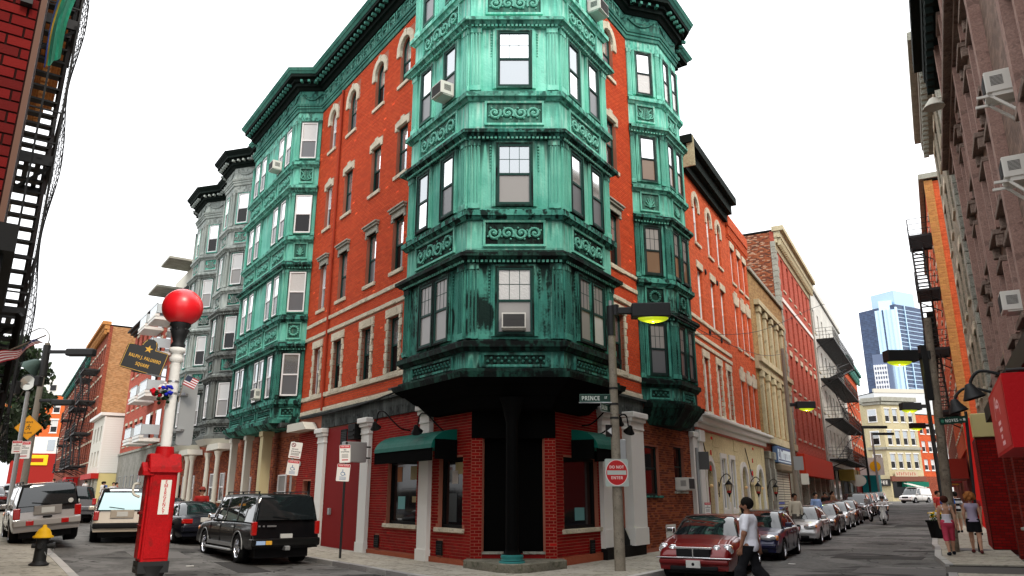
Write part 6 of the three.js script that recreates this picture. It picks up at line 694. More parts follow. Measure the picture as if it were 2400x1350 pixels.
// dark red saloon nearest on the right
car('parked_saloon', 'glossy dark red saloon with four round headlights parked nearest on the right street', rcar(19.85, -5.15), YR + .05, sedan(paint([.155, .003, .004], .2), { L: 4.67, W: 1.79, wb: 2.71, deck: [[-.5, .6], [-.49, .82], [-.46, .93], [-.38, .97], [-.1, .96], [.12, .95], [.24, .93], [.36, .88], [.44, .80], [.485, .68], [.5, .56]], cab: [.95, .3, -.95, -1.75], roof: 1.40, group: curb, rim: MT.chrome, mirror: MT.chrome, front: { gy: .62, gh: .2, gw: .78, chrome: true, round: [[.72, .68, .105], [.5, .68, .085]], bm: paint([.16, .003, .004]), by: .36, py: .3, emblem: true, badge: true, rx: .0 } }));
{ const c = scene.children[scene.children.length - 1]; part(c, 'bumper_strip', [rbox(2.28, 2.42, .5, .525, .22, .84, .01), rbox(2.28, 2.42, .5, .525, -.84, -.22, .01)], MT.chrome); part(c, 'bonnet_ridge', [-.5, -.72, .5, .72].map(z => { const q = []; for (let i = 0; i <= 10; i++) { const x = mix(2.15, 1.0, i / 10); q.push([x, lerpPts([[-.1, .96], [.12, .95], [.24, .93], [.36, .88], [.44, .80], [.485, .68]], x / 4.67) - .018 - .03 * Math.abs(z) - (i === 0 ? .02 : 0), z * (1 + .0 * i)]); } return tube(q, .05 * (Math.abs(z) > .6 ? 1.1 : .9), 20, 8); }), paint([.155, .003, .004], .2)); }
car('parked_saloon', 'dark navy saloon with clear headlights parked right behind the dark red one', rcar(26.2, -5.15), YR, sedan(paint([.012, .014, .05], .3), { group: curb, front: { gy: .6, gh: .09, gw: .5, hy: .66, hh: .2, hw: .5, plate: 0 } }));
car('parked_saloon', 'silver saloon with dark round lower intake parked third from the crossing', rcar(34.0, -5.1), YR, sedan(paint([.45, .45, .45], .5), { W: 1.8, L: 4.58, group: curb, front: { gy: .66, gh: .14, gw: .5, hy: .68, hh: .16, hw: .44, plate: 0 } }));
car('parked_saloon', 'dark brown saloon with an amber corner lamp between two silver cars', rcar(40.3, -5.1), YR, sedan(paint([.03, .018, .016], .3), { group: curb })); car('parked_saloon', 'light grey saloon parked fifth along the right kerb', rcar(46.0, -5.15), YR, sedan(paint([.4, .4, .4], .5), { group: curb })); car('parked_saloon', 'dark maroon saloon just in front of the parked motor scooter', rcar(51.0, -5.15), YR, sedan(paint([.07, .02, .02], .3), { group: curb }));
const suv = (c, x = {}) => ({ taper: .06, L: 4.5, W: 1.84, wb: 2.62, r: .36, sill: .3, paint: c, deck: deckSUV, cab: [.98, .45, -2.02, -2.18], roof: 1.74, zr: .78, zb: .93, bx: -.35, dx: -1.2, front: { gy: .78, gh: .2, gw: .7, hy: .82, hh: .2, hw: .36, by: .5, py: .55 }, rear: { ly: .78, lh: .3, lw: .16, py: .9, by: .52 }, cat: 'suv', ...x });
car('parked_suv', 'grey brown SUV with bonnet facing us beyond the parked scooter', rcar(60.5, -5.3), YR, suv(paint([.11, .095, .09], .4), { group: 'suvs parked far up the right street' })); car('parked_suv', 'dark pickup coloured black behind the grey brown SUV', rcar(66.5, -5.4), YR, suv(paint([.02, .02, .022], .3), { group: 'suvs parked far up the right street' })); car('parked_suv', 'silver SUV second from the far end of the right row', rcar(72, -5.4), YR, suv(paint([.35, .36, .37], .5), { group: 'suvs parked far up the right street', rails: true })); car('parked_suv', 'white SUV farthest up the right kerb near the coffee sign', rcar(79, -5.2), YR, suv(paint([.6, .6, .6], .1), { group: 'suvs parked far up the right street' })); 
{ const yaw = Math.atan2(-.72, -.69) - .25, v = car('white_van', 'white cargo van with a ladder on its roof turning at the far crossing', [56.5, gy(56.5, -108) + ROAD, -108], yaw, { cat: 'van', L: 5.2, W: 2.0, wb: 3.2, r: .36, sill: .32, paint: paint([.72, .72, .70], 0), deck: [[-.5, .7], [-.497, 1.05], [.16, 1.12], [.3, 1.08], [.42, 1.0], [.48, .85], [.5, .6]], cab: [1.5, .7, -2.3, -2.55], roof: 2.02, zr: .84, zb: .97, bx: .3, front: { gy: .75, gh: .22, gw: .9, hy: .78, hh: .2, hw: .3, by: .42 } });
  part(v, 'side_panel', [1, -1].map(s => loft([[[-2.4, 1.1, s * .985], [.2, 1.1, s * .985]], [[-2.3, 1.9, s * .86], [.2, 1.9, s * .88]]])), paint([.72, .72, .70], 0)); part(v, 'ladder', [sbar([-2.4, 2.15, .5], [1.5, 2.65, .5], .08), sbar([-2.4, 2.15, .0], [1.5, 2.65, .0], .08), box(-1.9, .9, 2.08, 2.14, -.7, .7)], MT.white); }
car('small_white_car', 'small white car just right of the van at the far crossing', [61.6, gy(61.6, -107) + ROAD, -107], YR, sedan(paint([.6, .6, .6], 0)));
// left street
const lk = 'parked and waiting cars on the left street';
const esc = car('silver_suv', 'silver SUV seen from behind with two wheels up on the left kerb', lcar(29.2, 2.2), YL + .02, suv(paint([.36, .33, .31], .55), { L: 4.4, W: 1.82, roof: 1.74, pillar: paint([.36, .33, .31], .55), rails: true, rear: { ly: .72, lh: .32, lw: .17, rev: true, py: .86, by: .5, bh: .2, bm: std([.32, .30, .28], .5), steps: [-.45, .45], recess: std([.24, .22, .2], .4), glass: [1.08, 1.62, .76, .64, -2.235, -2.12] } }));
esc.rotation.set(0, 0, 0); esc.rotation.order = 'YXZ'; esc.rotation.y = YL + .02; esc.rotation.x = -rad(5); esc.position.y += .14;
part(esc, 'rear_sticker', tr(lathe([[0, .006], [.07, .006], [.07, 0]], 16), -2.24, 1.17, .58, 0, 0, Math.PI / 2), plateM); part(esc, 'door_trim', rbox(-2.25, -2.2, .73, .78, -.12, .12, .01), trimBlack);
car('beige_suv', 'beige SUV seen square from behind in the left driving lane', lcar(31.4, 4.8), YL - .12, suv(paint([.56, .48, .38], .3), { L: 4.5, W: 1.78, roof: 1.8, rails: true, rear: { ly: .72, lh: .3, lw: .15, py: .84, by: .46, bh: .18, bm: trimBlack, recess: std([.4, .34, .27], .4), glass: [1.06, 1.62, .74, .62, -2.285, -2.17], gm: phys([.48, .64, .63], .05, { metalness: .7 }), exhaust: true } }));
const sub = car('black_suv', 'large glossy black SUV with silver trim parked nearest on the left side of the corner', lcar(24.0, 7.42), YL + .02, suv(paint([.004, .004, .005], .1), { taper: .045, L: 5.5, W: 1.98, wb: 3.3, xf: 1.7, r: .385, sill: .36, roof: 1.86, deck: [[-.5, .66], [-.497, .98], [-.49, 1.12], [-.3, 1.14], [.14, 1.13], [.22, 1.12], [.4, 1.06], [.46, .98], [.49, .8], [.5, .65]], cab: [1.25, .62, -2.5, -2.68], bx: -.1, dx: -1.25, rails: true, lips: MT.galv, cladding: MT.galv, steps: true, mirror: MT.chrome, handle: MT.galv, rim: MT.chrome, rear: { ly: .76, lh: .36, lw: .13, py: .63, by: .46, bh: .22, bm: paint([.008, .008, .008], .2), glass: [1.16, 1.76, .84, .72, -2.78, -2.6], badge: [[-.8, .05], [-.68, .05], [-.56, .25]] } }));
part(sub, 'bumper_sticker', [rbox(-2.87, -2.85, .52, .62, -.85, -.6, .004)], std([.4, .55, .8], .5)); part(sub, 'bumper_sticker', [rbox(-2.87, -2.85, .52, .62, -.59, -.42, .004)], std([.75, .4, .05], .5)); part(sub, 'tow_hitch', rbox(-2.95, -2.7, .36, .48, -.07, .07, .02), MT.galv);
car('dark_saloon', 'dark blue black saloon with red tail lamps parked ahead of the black SUV', lcar(31.0, 7.15), YL, sedan(paint([.010, .011, .018], .3), { group: lk, L: 4.6 })); car('dark_saloon', 'dark green black saloon two cars ahead of the black SUV', lcar(36.2, 7.15), YL, sedan(paint([.02, .026, .024], .3), { group: lk })); car('dark_red_car', 'dark red car farther up the right kerb of the left street', lcar(42, 7.2), YL, sedan(paint([.09, .012, .015], .3), { group: lk }));
[[44, 4.4, [.14, .14, .15], 'grey car driving just beyond the beige SUV', 1], [51, 2.9, [.3, .32, .34], 'silver car beyond the grey one in the left street', 0], [58, 4.4, [.02, .03, .06], 'dark blue car in the far left traffic queue', 0], [65, 2.9, [.5, .5, .5], 'white car in the far left traffic queue', 0], [73, 4.2, [.2, .21, .22], 'dull grey car in the far left traffic queue', 0], [52, 1.2, [.03, .03, .03], 'black parked car at the left kerb past the lamp poles', 0], [60, 1.1, [.4, .4, .4], 'pale silver parked car at the far left kerb', 0]].forEach(([s, l, c, lb, u]) => car('street_car', lb, lcar(s, l), YL, u ? suv(paint(c, .4), { group: lk, roof: 1.65 }) : sedan(paint(c, .4), { group: lk })));
{ const p = lcar(84, .6); const v = car('ambulance', 'white and orange ambulance van far up the left street', p, YL + Math.PI, { cat: 'ambulance', L: 5.8, W: 2.1, wb: 3.5, r: .38, sill: .34, paint: paint([.72, .72, .70], 0), deck: [[-.5, .7], [-.497, 1.1], [.16, 1.12], [.3, 1.08], [.42, 1.0], [.48, .85], [.5, .6]], cab: [1.7, .9, -2.7, -2.85], roof: 2.5, zr: .9, zb: .97, front: { gy: .75, gh: .22, gw: .9, hy: .78, hh: .2, hw: .3, by: .42 } }); part(v, 'orange_band', box(-2.8, 2.86, .82, 1.0, -1.07, 1.07), std([.7, .14, .03], .5)); part(v, 'box_body', box(-2.85, .9, 1.1, 2.6, -1.0, 1.0), MT.white); part(v, 'beacon', box(.7, .9, 2.6, 2.75, -.6, .6), redLamp); }
// scooters
function scooter(label, pos, yaw, c) { const t = thing('motor_scooter', label, 'scooter', pos, yaw); const r = .23, [tg, rg] = wheelParts(r, .1); for (const x of [.62, -.58]) { const w = part(t, 'wheel', tg.clone().translate(x, r, 0), tyreM); part(w, 'rim', [rg.clone().translate(x, r, 0), rg.clone().rotateY(Math.PI).translate(x, r, 0)], rimM); }
  part(t, 'leg_shield', loft([.25, .5, .75, .98].map((y, i) => [-1, -.6, 0, .6, 1].map(q => [.42 + .09 * (1 - q * q) - .02 * i, y, q * [.16, .23, .22, .13][i]]))), c); part(t, 'front_mudguard', sph(.62, .36, 0, 1, .22, .18, .09, 12), c); part(t, 'rear_cowl', [sph(-.5, .48, 0, 1, .42, .24, .25, 14)], c); part(t, 'footboard', rbox(-.25, .45, .22, .28, -.17, .17, .02), c); part(t, 'saddle', rbox(-.75, -.1, .72, .82, -.14, .14, .05), trimBlack); part(t, 'steering_head', [bar([.62, .25, 0], [.36, 1.02, 0], .035, 8), sph(.38, 1.04, 0, 1, .1, .09, .12, 10)], c); part(t, 'handlebar', [bar([.33, 1.06, -.34], [.33, 1.06, .34], .018, 6)], MT.chrome); part(t, 'headlight', sph(.47, 1.03, 0, 1, .05, .07, .07, 10), clearLamp); part(t, 'mirror', [sph(.3, 1.25, .32, .06, .4, 1, 1), sph(.3, 1.25, -.32, .06, .4, 1, 1), bar([.33, 1.06, .3], [.3, 1.22, .32], .008, 4), bar([.33, 1.06, -.3], [.3, 1.22, -.32], .008, 4)], MT.chrome); return t; }
const scPos = rcar(50.5, -3.0); scooter('pale silver scooter ridden down the middle of the right street', scPos, YR, paint([.62, .63, .62], .2));
{ const p = rcar(55.3, -4.3), t = thing('motorcycle', 'silver and black motorcycle parked between the maroon saloon and the SUV', 'motorcycle', p, YR + .4); const [tg, rg] = wheelParts(.3, .12); for (const x of [.72, -.7]) { const w = part(t, 'wheel', tg.clone().translate(x, .3, 0), tyreM); part(w, 'rim', [rg.clone().translate(x, .3, 0), rg.clone().rotateY(Math.PI).translate(x, .3, 0)], rimM); } part(t, 'fork', [bar([.74, .3, .08], [.45, 1.0, .08], .03), bar([.74, .3, -.08], [.45, 1.0, -.08], .03)], MT.chrome); part(t, 'tank', sph(.18, .82, 0, 1, .3, .15, .15, 12), paint([.5, .5, .5])); part(t, 'engine', rbox(-.25, .35, .32, .66, -.2, .2, .06), MT.galv); part(t, 'saddle', rbox(-.8, -.08, .7, .82, -.13, .13, .05), trimBlack); part(t, 'front_mudguard', tube([[1.0, .5, 0], [.76, .65, 0], [.5, .55, 0]], .06, 12, 6), MT.chrome); part(t, 'headlight', sph(.58, .95, 0, .1), clearLamp); part(t, 'handlebar', [tube([[.3, 1.12, .4], [.4, 1.06, .15], [.4, 1.06, -.15], [.3, 1.12, -.4]], .016, 14, 5)], MT.chrome); part(t, 'windscreen', tr(rbox(-.01, .01, 0, .4, -.2, .2, .01), .5, 1.05, 0, 0, 0, .35), MT.skydim); }
// ---------------------------------------------------------------- people
function blob(bones, cell, k = .03, cut) { // bones: [ax,ay,az,ra,bx,by,bz,rb]; smooth union meshed by marching cubes
  let lo = [1e9, 1e9, 1e9], hi = [-1e9, -1e9, -1e9]; for (const b of bones) for (let i = 0; i < 3; i++) { lo[i] = Math.min(lo[i], b[i] - b[3], b[4 + i] - b[7]); hi[i] = Math.max(hi[i], b[i] + b[3], b[4 + i] + b[7]); }
  const ext2 = Math.max(...hi.map((h, i) => h - lo[i])) + 5 * cell, res = Math.min(110, Math.ceil(ext2 / cell)), c = lo.map((l, i) => (l + hi[i]) / 2), hs = ext2 / 2, half = res / 2;
  const mcb = new MarchingCubes(res, new THREE.MeshBasicMaterial(), false, false, 120000); mcb.isolation = 0; const F = mcb.field; F.fill(-9); const W = i => (i - half) / half * hs, I = w => w / hs * half + half;
  for (const b of bones) { const R = Math.max(b[3], b[7]) + .12, r0 = [0, 1, 2].map(i => Math.max(0, Math.floor(I(Math.min(b[i], b[4 + i]) - R - c[i])))), r1 = [0, 1, 2].map(i => Math.min(res - 1, Math.ceil(I(Math.max(b[i], b[4 + i]) + R - c[i])))), dx = b[4] - b[0], dy = b[5] - b[1], dz = b[6] - b[2], l2 = dx * dx + dy * dy + dz * dz || 1e-9;
    for (let z = r0[2]; z <= r1[2]; z++) for (let y = r0[1]; y <= r1[1]; y++) for (let x = r0[0]; x <= r1[0]; x++) { const px = W(x) + c[0] - b[0], py = W(y) + c[1] - b[1], pz = W(z) + c[2] - b[2], t = clamp((px * dx + py * dy + pz * dz) / l2, 0, 1), d = Math.hypot(px - t * dx, py - t * dy, pz - t * dz) - mix(b[3], b[7], t), i = x + y * res + z * res * res, a = -F[i], h = Math.max(k - Math.abs(a - d), 0) / k; F[i] = -(Math.min(a, d) - h * h * k * .25); } }
  if (cut) for (let z = 0, i = 0; z < res; z++) for (let y = 0; y < res; y++) for (let x = 0; x < res; x++, i++) F[i] = Math.min(F[i], -cut(W(x) + c[0], W(y) + c[1], W(z) + c[2]));
  for (let i = 0; i < F.length; i++) F[i] = Math.max(F[i], -.3);
  mcb.update(); const n = mcb.count, g = new THREE.BufferGeometry(), p = mcb.positionArray.slice(0, n * 3), q = mcb.normalArray.slice(0, n * 3); for (let i = 0; i < p.length; i++) { p[i] = p[i] * hs + c[i % 3]; }
  g.setAttribute('position', new THREE.BufferAttribute(new Float32Array(p), 3)); g.setAttribute('normal', new THREE.BufferAttribute(new Float32Array(q), 3)); return boxUV(g);
}
const SK = { a: std([.27, .13, .08], .6), b: std([.48, .27, .18], .6), d: std([.12, .06, .04], .6) };
const cloth = (c, x = {}) => std(c, .9, { bumpMap: grain, bumpScale: .006, ...x });
function hand(w, dir, out, r) { // wrist point, direction down the hand, sideways (thumb side)
  const n = V(...dir).normalize(), s = V(...out).normalize(), f = V().crossVectors(n, s).normalize(), P = (a, b, c) => [w[0] + n.x * a + s.x * b + f.x * c, w[1] + n.y * a + s.y * b + f.y * c, w[2] + n.z * a + s.z * b + f.z * c], bo = [];
  for (const b of [-.025, 0, .022]) bo.push([...P(0, b * .6, 0), .018, ...P(.085, b, 0), .014]);
  [[-.034, .055], [-.012, .068], [.011, .073], [.032, .066]].forEach(([b, l]) => { bo.push([...P(.085, b, 0), .0098, ...P(.085 + l * .5, b * 1.12, .008), .009], [...P(.085 + l * .5, b * 1.12, .008), .009, ...P(.085 + l * .9, b * 1.1, .03), .0078]); }); bo.push([...P(.025, .03, .004), .013, ...P(.062, .058, .014), .011], [...P(.062, .058, .014), .011, ...P(.095, .062, .026), .009]); return bo; }
function person(label, pos, yaw, o) { // faces +z before turning
  const h = o.h ?? 1.72, S = h / 1.75, fem = o.fem ? 1 : 0, sw = fem ? .165 : .19, st = o.stride ?? 0, A = o.arms ?? [[.1, -.1], [-.1, .1]], cell = o.cell ?? .024;
  const t = thing('person', label, 'person', pos, yaw), sk = o.skin ?? SK.b, sc = b => b.map(v => v * S);
  const hip = (o.sit ? .55 : .93), legs = [], shoes = [], thigh = [];
  [1, -1].forEach(d => { const f = d * st, hx = d * .09; let kn, an; if (o.sit) { kn = [d * .17, .5, .38]; an = [d * .17, .1, .34]; } else { kn = [d * .1, .5, f * .22 + .04]; an = [d * .095, .09 + (f < -.5 ? .1 : 0), f * .42 - (f < 0 ? .06 : 0)]; }
    thigh.push([hx, hip, 0, fem ? .098 : .092, ...kn, .06]); legs.push([...kn, .06, kn[0] * .3 + an[0] * .7, mix(kn[1], an[1], .35), mix(kn[2], an[2], .35) - .015, .056], [kn[0] * .3 + an[0] * .7, mix(kn[1], an[1], .35), mix(kn[2], an[2], .35) - .015, .056, ...an, .036]); const lift = f < -.5 ? -.09 : 0; shoes.push([an[0], an[1] - .03, an[2] - .03, .045, an[0] * 1.15, an[1] - .05 + lift, an[2] + .14, .035]); });
  const torso = [[0, hip + .02, 0, fem ? .135 : .13, 0, hip + .2, .0, fem ? .105 : .125], [0, hip + .2, 0, fem ? .105 : .125, 0, hip + .42, -.01, fem ? .125 : .14], [-sw * .55, hip + .46, -.01, .09, sw * .55, hip + .46, -.01, .09], [-.05, hip, -.03, .11, .05, hip, -.03, .11]];
  const sy = hip + .5, arms = [], upper = [], hands = []; [1, -1].forEach((d, i) => { const [a, b] = A[i], sp = o.spread ?? .06, el = [d * (sw + sp), sy - .28 * Math.cos(a), .28 * Math.sin(a)], wr = [d * (sw + sp * .8), el[1] - .25 * Math.cos(b), el[2] + .25 * Math.sin(b)]; upper.push([d * sw, sy, -.01, .052, ...el, .042]); arms.push([...el, .042, ...wr, .028]); hands.push([wr, [0, wr[1] - el[1], wr[2] - el[2]], [0, 0, 1]]); });
  const hc = [0, hip + .71, .02 + (o.lean ?? 0)], head = [[0, sy + .02, -.01, .055, hc[0], hc[1] - .1, hc[2] - .02, .05], [hc[0], hc[1] + .02, hc[2] - .015, .092, hc[0], hc[1] + .035, hc[2] - .03, .092], [hc[0], hc[1] - .06, hc[2] + .02, .062, hc[0], hc[1] - .085, hc[2] + .04, .04], [0, hc[1] - .005, hc[2] + .08, .012, 0, hc[1] - .035, hc[2] + .1, .016], [.085, hc[1] - .01, hc[2] - .02, .02, .088, hc[1] - .04, hc[2] - .02, .014], [-.085, hc[1] - .01, hc[2] - .02, .02, -.088, hc[1] - .04, hc[2] - .02, .014]];
  const body = [...torso.map(b => b.map((v, i) => i === 3 || i === 7 ? v * .93 : v)), ...thigh, ...legs, ...shoes.map(b => b.map((v, i) => i === 3 || i === 7 ? v * .8 : v)), ...upper, ...arms, ...head];
  const gs = [blob(body.map(sc), cell, .04 * S)]; if (cell < .03) for (const [w, d, e] of hands) gs.push(blob(hand(w, d, e).map(sc), .006, .008)); else gs.push(...hands.map(([w, d]) => blob([sc([...w, .03, w[0], w[1] + d[1] * .45, w[2] + d[2] * .45, .03])], .03)));
  part(t, 'body', gs, sk);
  const inf = (b, e) => b.map((v, i) => i === 3 || i === 7 ? v + e : v), cy = y => y * S;
  const top = [...torso.map(b => inf(b, .022))]; if (o.sleeve !== 0) upper.forEach((b, i) => { const f = o.sleeve ?? .65, q = [...b]; for (let k = 0; k < 3; k++) q[4 + k] = mix(b[k], b[4 + k], Math.min(1, f)); q[3] = .066; q[7] = .064; top.push(q); if (f > 1) top.push(inf(arms[i], .014)); });
  const hem = o.hem ?? hip - .04; part(t, o.topName ?? 'shirt', blob(top.map(sc), cell * .9, .03 * S, (x, y, z) => Math.max(cy(hem) - y, y - cy(o.neck ?? sy + .05))), o.top);
  if (o.straps) part(t, 'strap', [1, -1].map(d => tube([[d * .09 * S, cy(sy - .09), .11 * S], [d * .1 * S, cy(sy + .075), -.0], [d * .09 * S, cy(sy - .09), -.125 * S]], .012, 12, 5)), o.top);
  const low = o.legTo ?? .08; const pts2 = [[-.05, hip + .03, -.0, .142, .05, hip + .03, -.0, .142], [-.05, hip, -.03, .126, .05, hip, -.03, .126], ...thigh.map(b => inf(b, .014)), ...(low < .45 ? legs.map(b => inf(b, o.loose ?? .024)) : [])]; if (o.skirt) pts2.push([-.06, hip - .05, 0, .13, -.08, low + .04, 0, .13], [.06, hip - .05, 0, .13, .08, low + .04, 0, .13]);
  part(t, o.skirt ? 'skirt' : low > .3 ? 'shorts' : 'trousers', blob(pts2.map(sc), cell * .9, .03 * S, (x, y, z) => Math.max(cy(low) - y, y - cy(hem + .1))), o.bottom);
  shoes.forEach(b => part(t, 'shoe', blob([sc(inf(b, .008))], cell * .6), o.shoes ?? cloth([.02, .02, .022])));
  const hr = o.hairR ?? .022, hb = [[hc[0], hc[1] + .035, hc[2] - .035, .092 + hr, hc[0], hc[1] + .03, hc[2] - .045, .09 + hr]]; if (o.curly) for (let i = 0; i < 16; i++) { const a = i * 2.4, e = (i / 16) * 2.2 - .7, q = .1 + .035 * rnd(); hb.push([hc[0] + q * Math.cos(a) * Math.cos(e), hc[1] + .03 + q * Math.sin(e), hc[2] - .05 + q * Math.sin(a) * Math.cos(e), .05, hc[0] + 1.15 * q * Math.cos(a) * Math.cos(e), hc[1] + q * Math.sin(e), hc[2] - .05 + 1.15 * q * Math.sin(a) * Math.cos(e), .045]); } if (o.long) hb.push([0, hc[1], hc[2] - .08, .075, 0, hc[1] - .16, hc[2] - .1, .06]); if (o.beard) hb.push([0, hc[1] - .08, hc[2] + .035, .062, 0, hc[1] - .12, hc[2] + .05, .03]);
  const gz = hc[2] + .055; part(t, 'hair', blob(hb.map(sc), cell * .8, .02, (x, y, z) => o.curly ? -1 : Math.min(0, 0) + (z > (o.beard ? 9 : gz) * S && y < cy(hc[1] + .05) ? .02 : -1)), o.hair ?? cloth([.015, .012, .01]));
  if (cell < .03) part(t, 'eye', [1, -1].map(d => sph(d * .034 * S, cy(hc[1] + .005), (hc[2] + .077) * S, .012, 1, .7, .6, 8)), std([.05, .04, .035], .2));
  if (o.helmet) part(t, 'helmet', blob([sc([0, hc[1] + .05, hc[2] - .02, .125, 0, hc[1] + .06, hc[2] - .04, .125])], cell * .8, .02, (x, y) => cy(hc[1]) - y), o.helmet); if (o.cap) part(t, 'cap', [blob([sc([0, hc[1] + .06, hc[2] - .02, .118, 0, hc[1] + .07, hc[2] - .04, .112])], cell * .8, .02, (x, y) => cy(hc[1] + .05) - y), tr(rbox(-.08, .08, 0, .015, 0, .13, .007), 0, cy(hc[1] + .05), (hc[2] + .07) * S)], o.cap);
  if (o.bag) part(t, 'bag', rbox(-.02, .1, cy(hip - .12), cy(hip + .15), -.2, .02, .03), o.bag);
  return t;
}
const on = (x, z, y = 0) => [x, gy(x, z) + y, z];
// the man crossing in front of the dark red saloon, walking left and away
person('man in a white T-shirt and black shorts walking past the dark red saloon', on(4.42, -14.6, ROAD), rad(-115), { h: 1.8, cell: .02, stride: .62, arms: [[.15, .3], [-.35, -.1]], skin: SK.a, top: cloth([.76, .77, .84]), hem: .84, sleeve: .72, bottom: cloth([.012, .012, .014]), legTo: .36, loose: .05, beard: true, hairR: .02, curly: false, hair: cloth([.008, .007, .006]) });
person('woman in a white strap top and pink trousers walking away on the right pavement', on(12.75, -22.8), rad(180 - 20), { h: 1.63, fem: true, stride: -.45, arms: [[.1, .1], [-.1, 0]], top: cloth([.62, .60, .66]), sleeve: 0, neck: 1.22, straps: true, hem: .95, bottom: cloth([.50, .055, .10]), legTo: .42, loose: .02, hair: cloth([.06, .018, .012]), long: false, skin: SK.b, topName: 'strap_top', shoes: cloth([.015, .018, .025]) });
person('woman with curly auburn hair in a lilac sleeveless top and black shorts walking away', on(13.75, -23.2), rad(180 - 28), { h: 1.68, fem: true, stride: .4, arms: [[.05, .1], [-.1, -.05]], top: cloth([.38, .33, .45]), sleeve: 0, hem: .92, bottom: cloth([.01, .01, .012]), legTo: .62, skirt: true, hair: cloth([.32, .12, .035]), curly: true, skin: SK.b, shoes: cloth([.12, .03, .03]) });
person('man in a bright blue T-shirt and jeans walking away beyond the two women', on(18.6, -33.0), rad(160), { h: 1.75, stride: .5, top: cloth([.04, .14, .48]), bottom: cloth([.03, .06, .13]), skin: SK.a, cell: .032 });
person('person in a black and white striped top right of the man in blue', on(19.3, -33.6), rad(160), { h: 1.68, fem: true, stride: -.4, top: std(0xffffff, .9, { map: texture(64, .22, (u, v) => { const k = v < .5 ? .015 : .7; return [k, k, k]; }) }), bottom: cloth([.45, .38, .28]), legTo: .6, cell: .032 });
person('person in a red skirt behind the curly haired woman', on(18.9, -31.6), rad(170), { h: 1.62, fem: true, top: cloth([.35, .03, .03]), bottom: cloth([.42, .03, .025]), skirt: true, legTo: .45, cell: .034 });
person('man in a yellow green shirt standing far by the wooden lamp pole', on(24.6, -43.6), rad(160), { h: 1.86, top: cloth([.22, .26, .04]), bottom: cloth([.04, .05, .08]), cell: .036 });
person('person in a red white and dark top by the flower tub', on(20.1, -36.4), rad(20), { h: 1.72, stride: .3, top: cloth([.55, .06, .05]), bottom: cloth([.5, .5, .5]), cell: .034, bag: cloth([.7, .7, .7]) });
person('man in a cream shirt walking behind the silver saloon', on(11.5, -31.4), rad(10), { h: 1.76, top: cloth([.55, .5, .4]), bottom: cloth([.1, .09, .08]), sleeve: 1.2, skin: SK.a, cell: .03 });
person('man in a pale blue shirt walking behind the brown saloon', on(14.4, -36.6), rad(15), { h: 1.76, top: cloth([.25, .36, .6]), bottom: cloth([.03, .03, .05]), sleeve: 1.2, skin: SK.b, cell: .03 });
person('person in a dark red jacket and cap behind the parked saloons on the left', on(-11.9, -29.6), rad(30), { h: 1.78, top: cloth([.30, .02, .018]), bottom: cloth([.03, .02, .02]), sleeve: 1.2, cap: cloth([.2, .04, .03]), skin: SK.b, cell: .03 });
person('rider in a white shirt and dark helmet on the pale silver scooter', [scPos[0], scPos[1] + .2, scPos[2]], rad(-SD), { h: 1.74, sit: true, arms: [[.5, 1.2], [.5, 1.2]], spread: .1, top: cloth([.62, .6, .6]), bottom: cloth([.05, .05, .07]), sleeve: .7, helmet: paint([.02, .02, .02], 0), skin: SK.b, cell: .032 });
[[57.0, -6.9, [.02, .02, .02]], [59.2, -7.2, [.2, .06, .03]], [61.5, -6.9, [.35, .2, .12]], [64, -7.3, [.05, .04, .05]]].forEach(([s, l, c], i) => { const p = rs(s, l); person(['person in black nearest the shop doors under the fire escapes', 'person in brown among the people under the fire escapes', 'person in tan farther along under the fire escapes', 'person in dark clothes farthest under the fire escapes'][i], on(p[0], p[1]), rad(-20 + 30 * i), { h: 1.68 + .05 * (i % 3), top: cloth(c), bottom: cloth([.02, .02, .03]), cell: .04, sleeve: 1.2 }); });
[[62, 8.8, [.5, .5, .55]], [64, 9.3, [.4, .05, .04]], [68, 8.9, [.6, .58, .55]], [71, 9.4, [.1, .15, .35]], [76, 8.6, [.62, .6, .6]], [80, 6.5, [.45, .1, .08]]].forEach(([s, l, c], i) => { const p = ls(s, l); person(['person in grey', 'person in red', 'person in cream', 'person in blue', 'person in white', 'person in rusty red'][i] + ' walking by the shops far up the left street', on(p[0], p[1]), rad(40 + i * 50), { h: 1.7, top: cloth(c), bottom: cloth([.03, .03, .05]), cell: .05 }); });
{ const p = ls(29.5, -.6); person('person in an orange shirt at the left picture edge beside the silver SUV', on(p[0], p[1]), rad(30), { h: 1.66, top: cloth([.55, .12, .03]), bottom: cloth([.03, .03, .05]), cell: .032 }); }
// ---------------------------------------------------------------- street furniture
const rrect = (w, h, r) => { const s = new THREE.Shape(), x = -w / 2, y = -h / 2; s.moveTo(x + r, y); s.lineTo(x + w - r, y); s.quadraticCurveTo(x + w, y, x + w, y + r); s.lineTo(x + w, y + h - r); s.quadraticCurveTo(x + w, y + h, x + w - r, y + h); s.lineTo(x + r, y + h); s.quadraticCurveTo(x, y + h, x, y + h - r); s.lineTo(x, y + r); s.quadraticCurveTo(x, y, x + r, y); return s; };
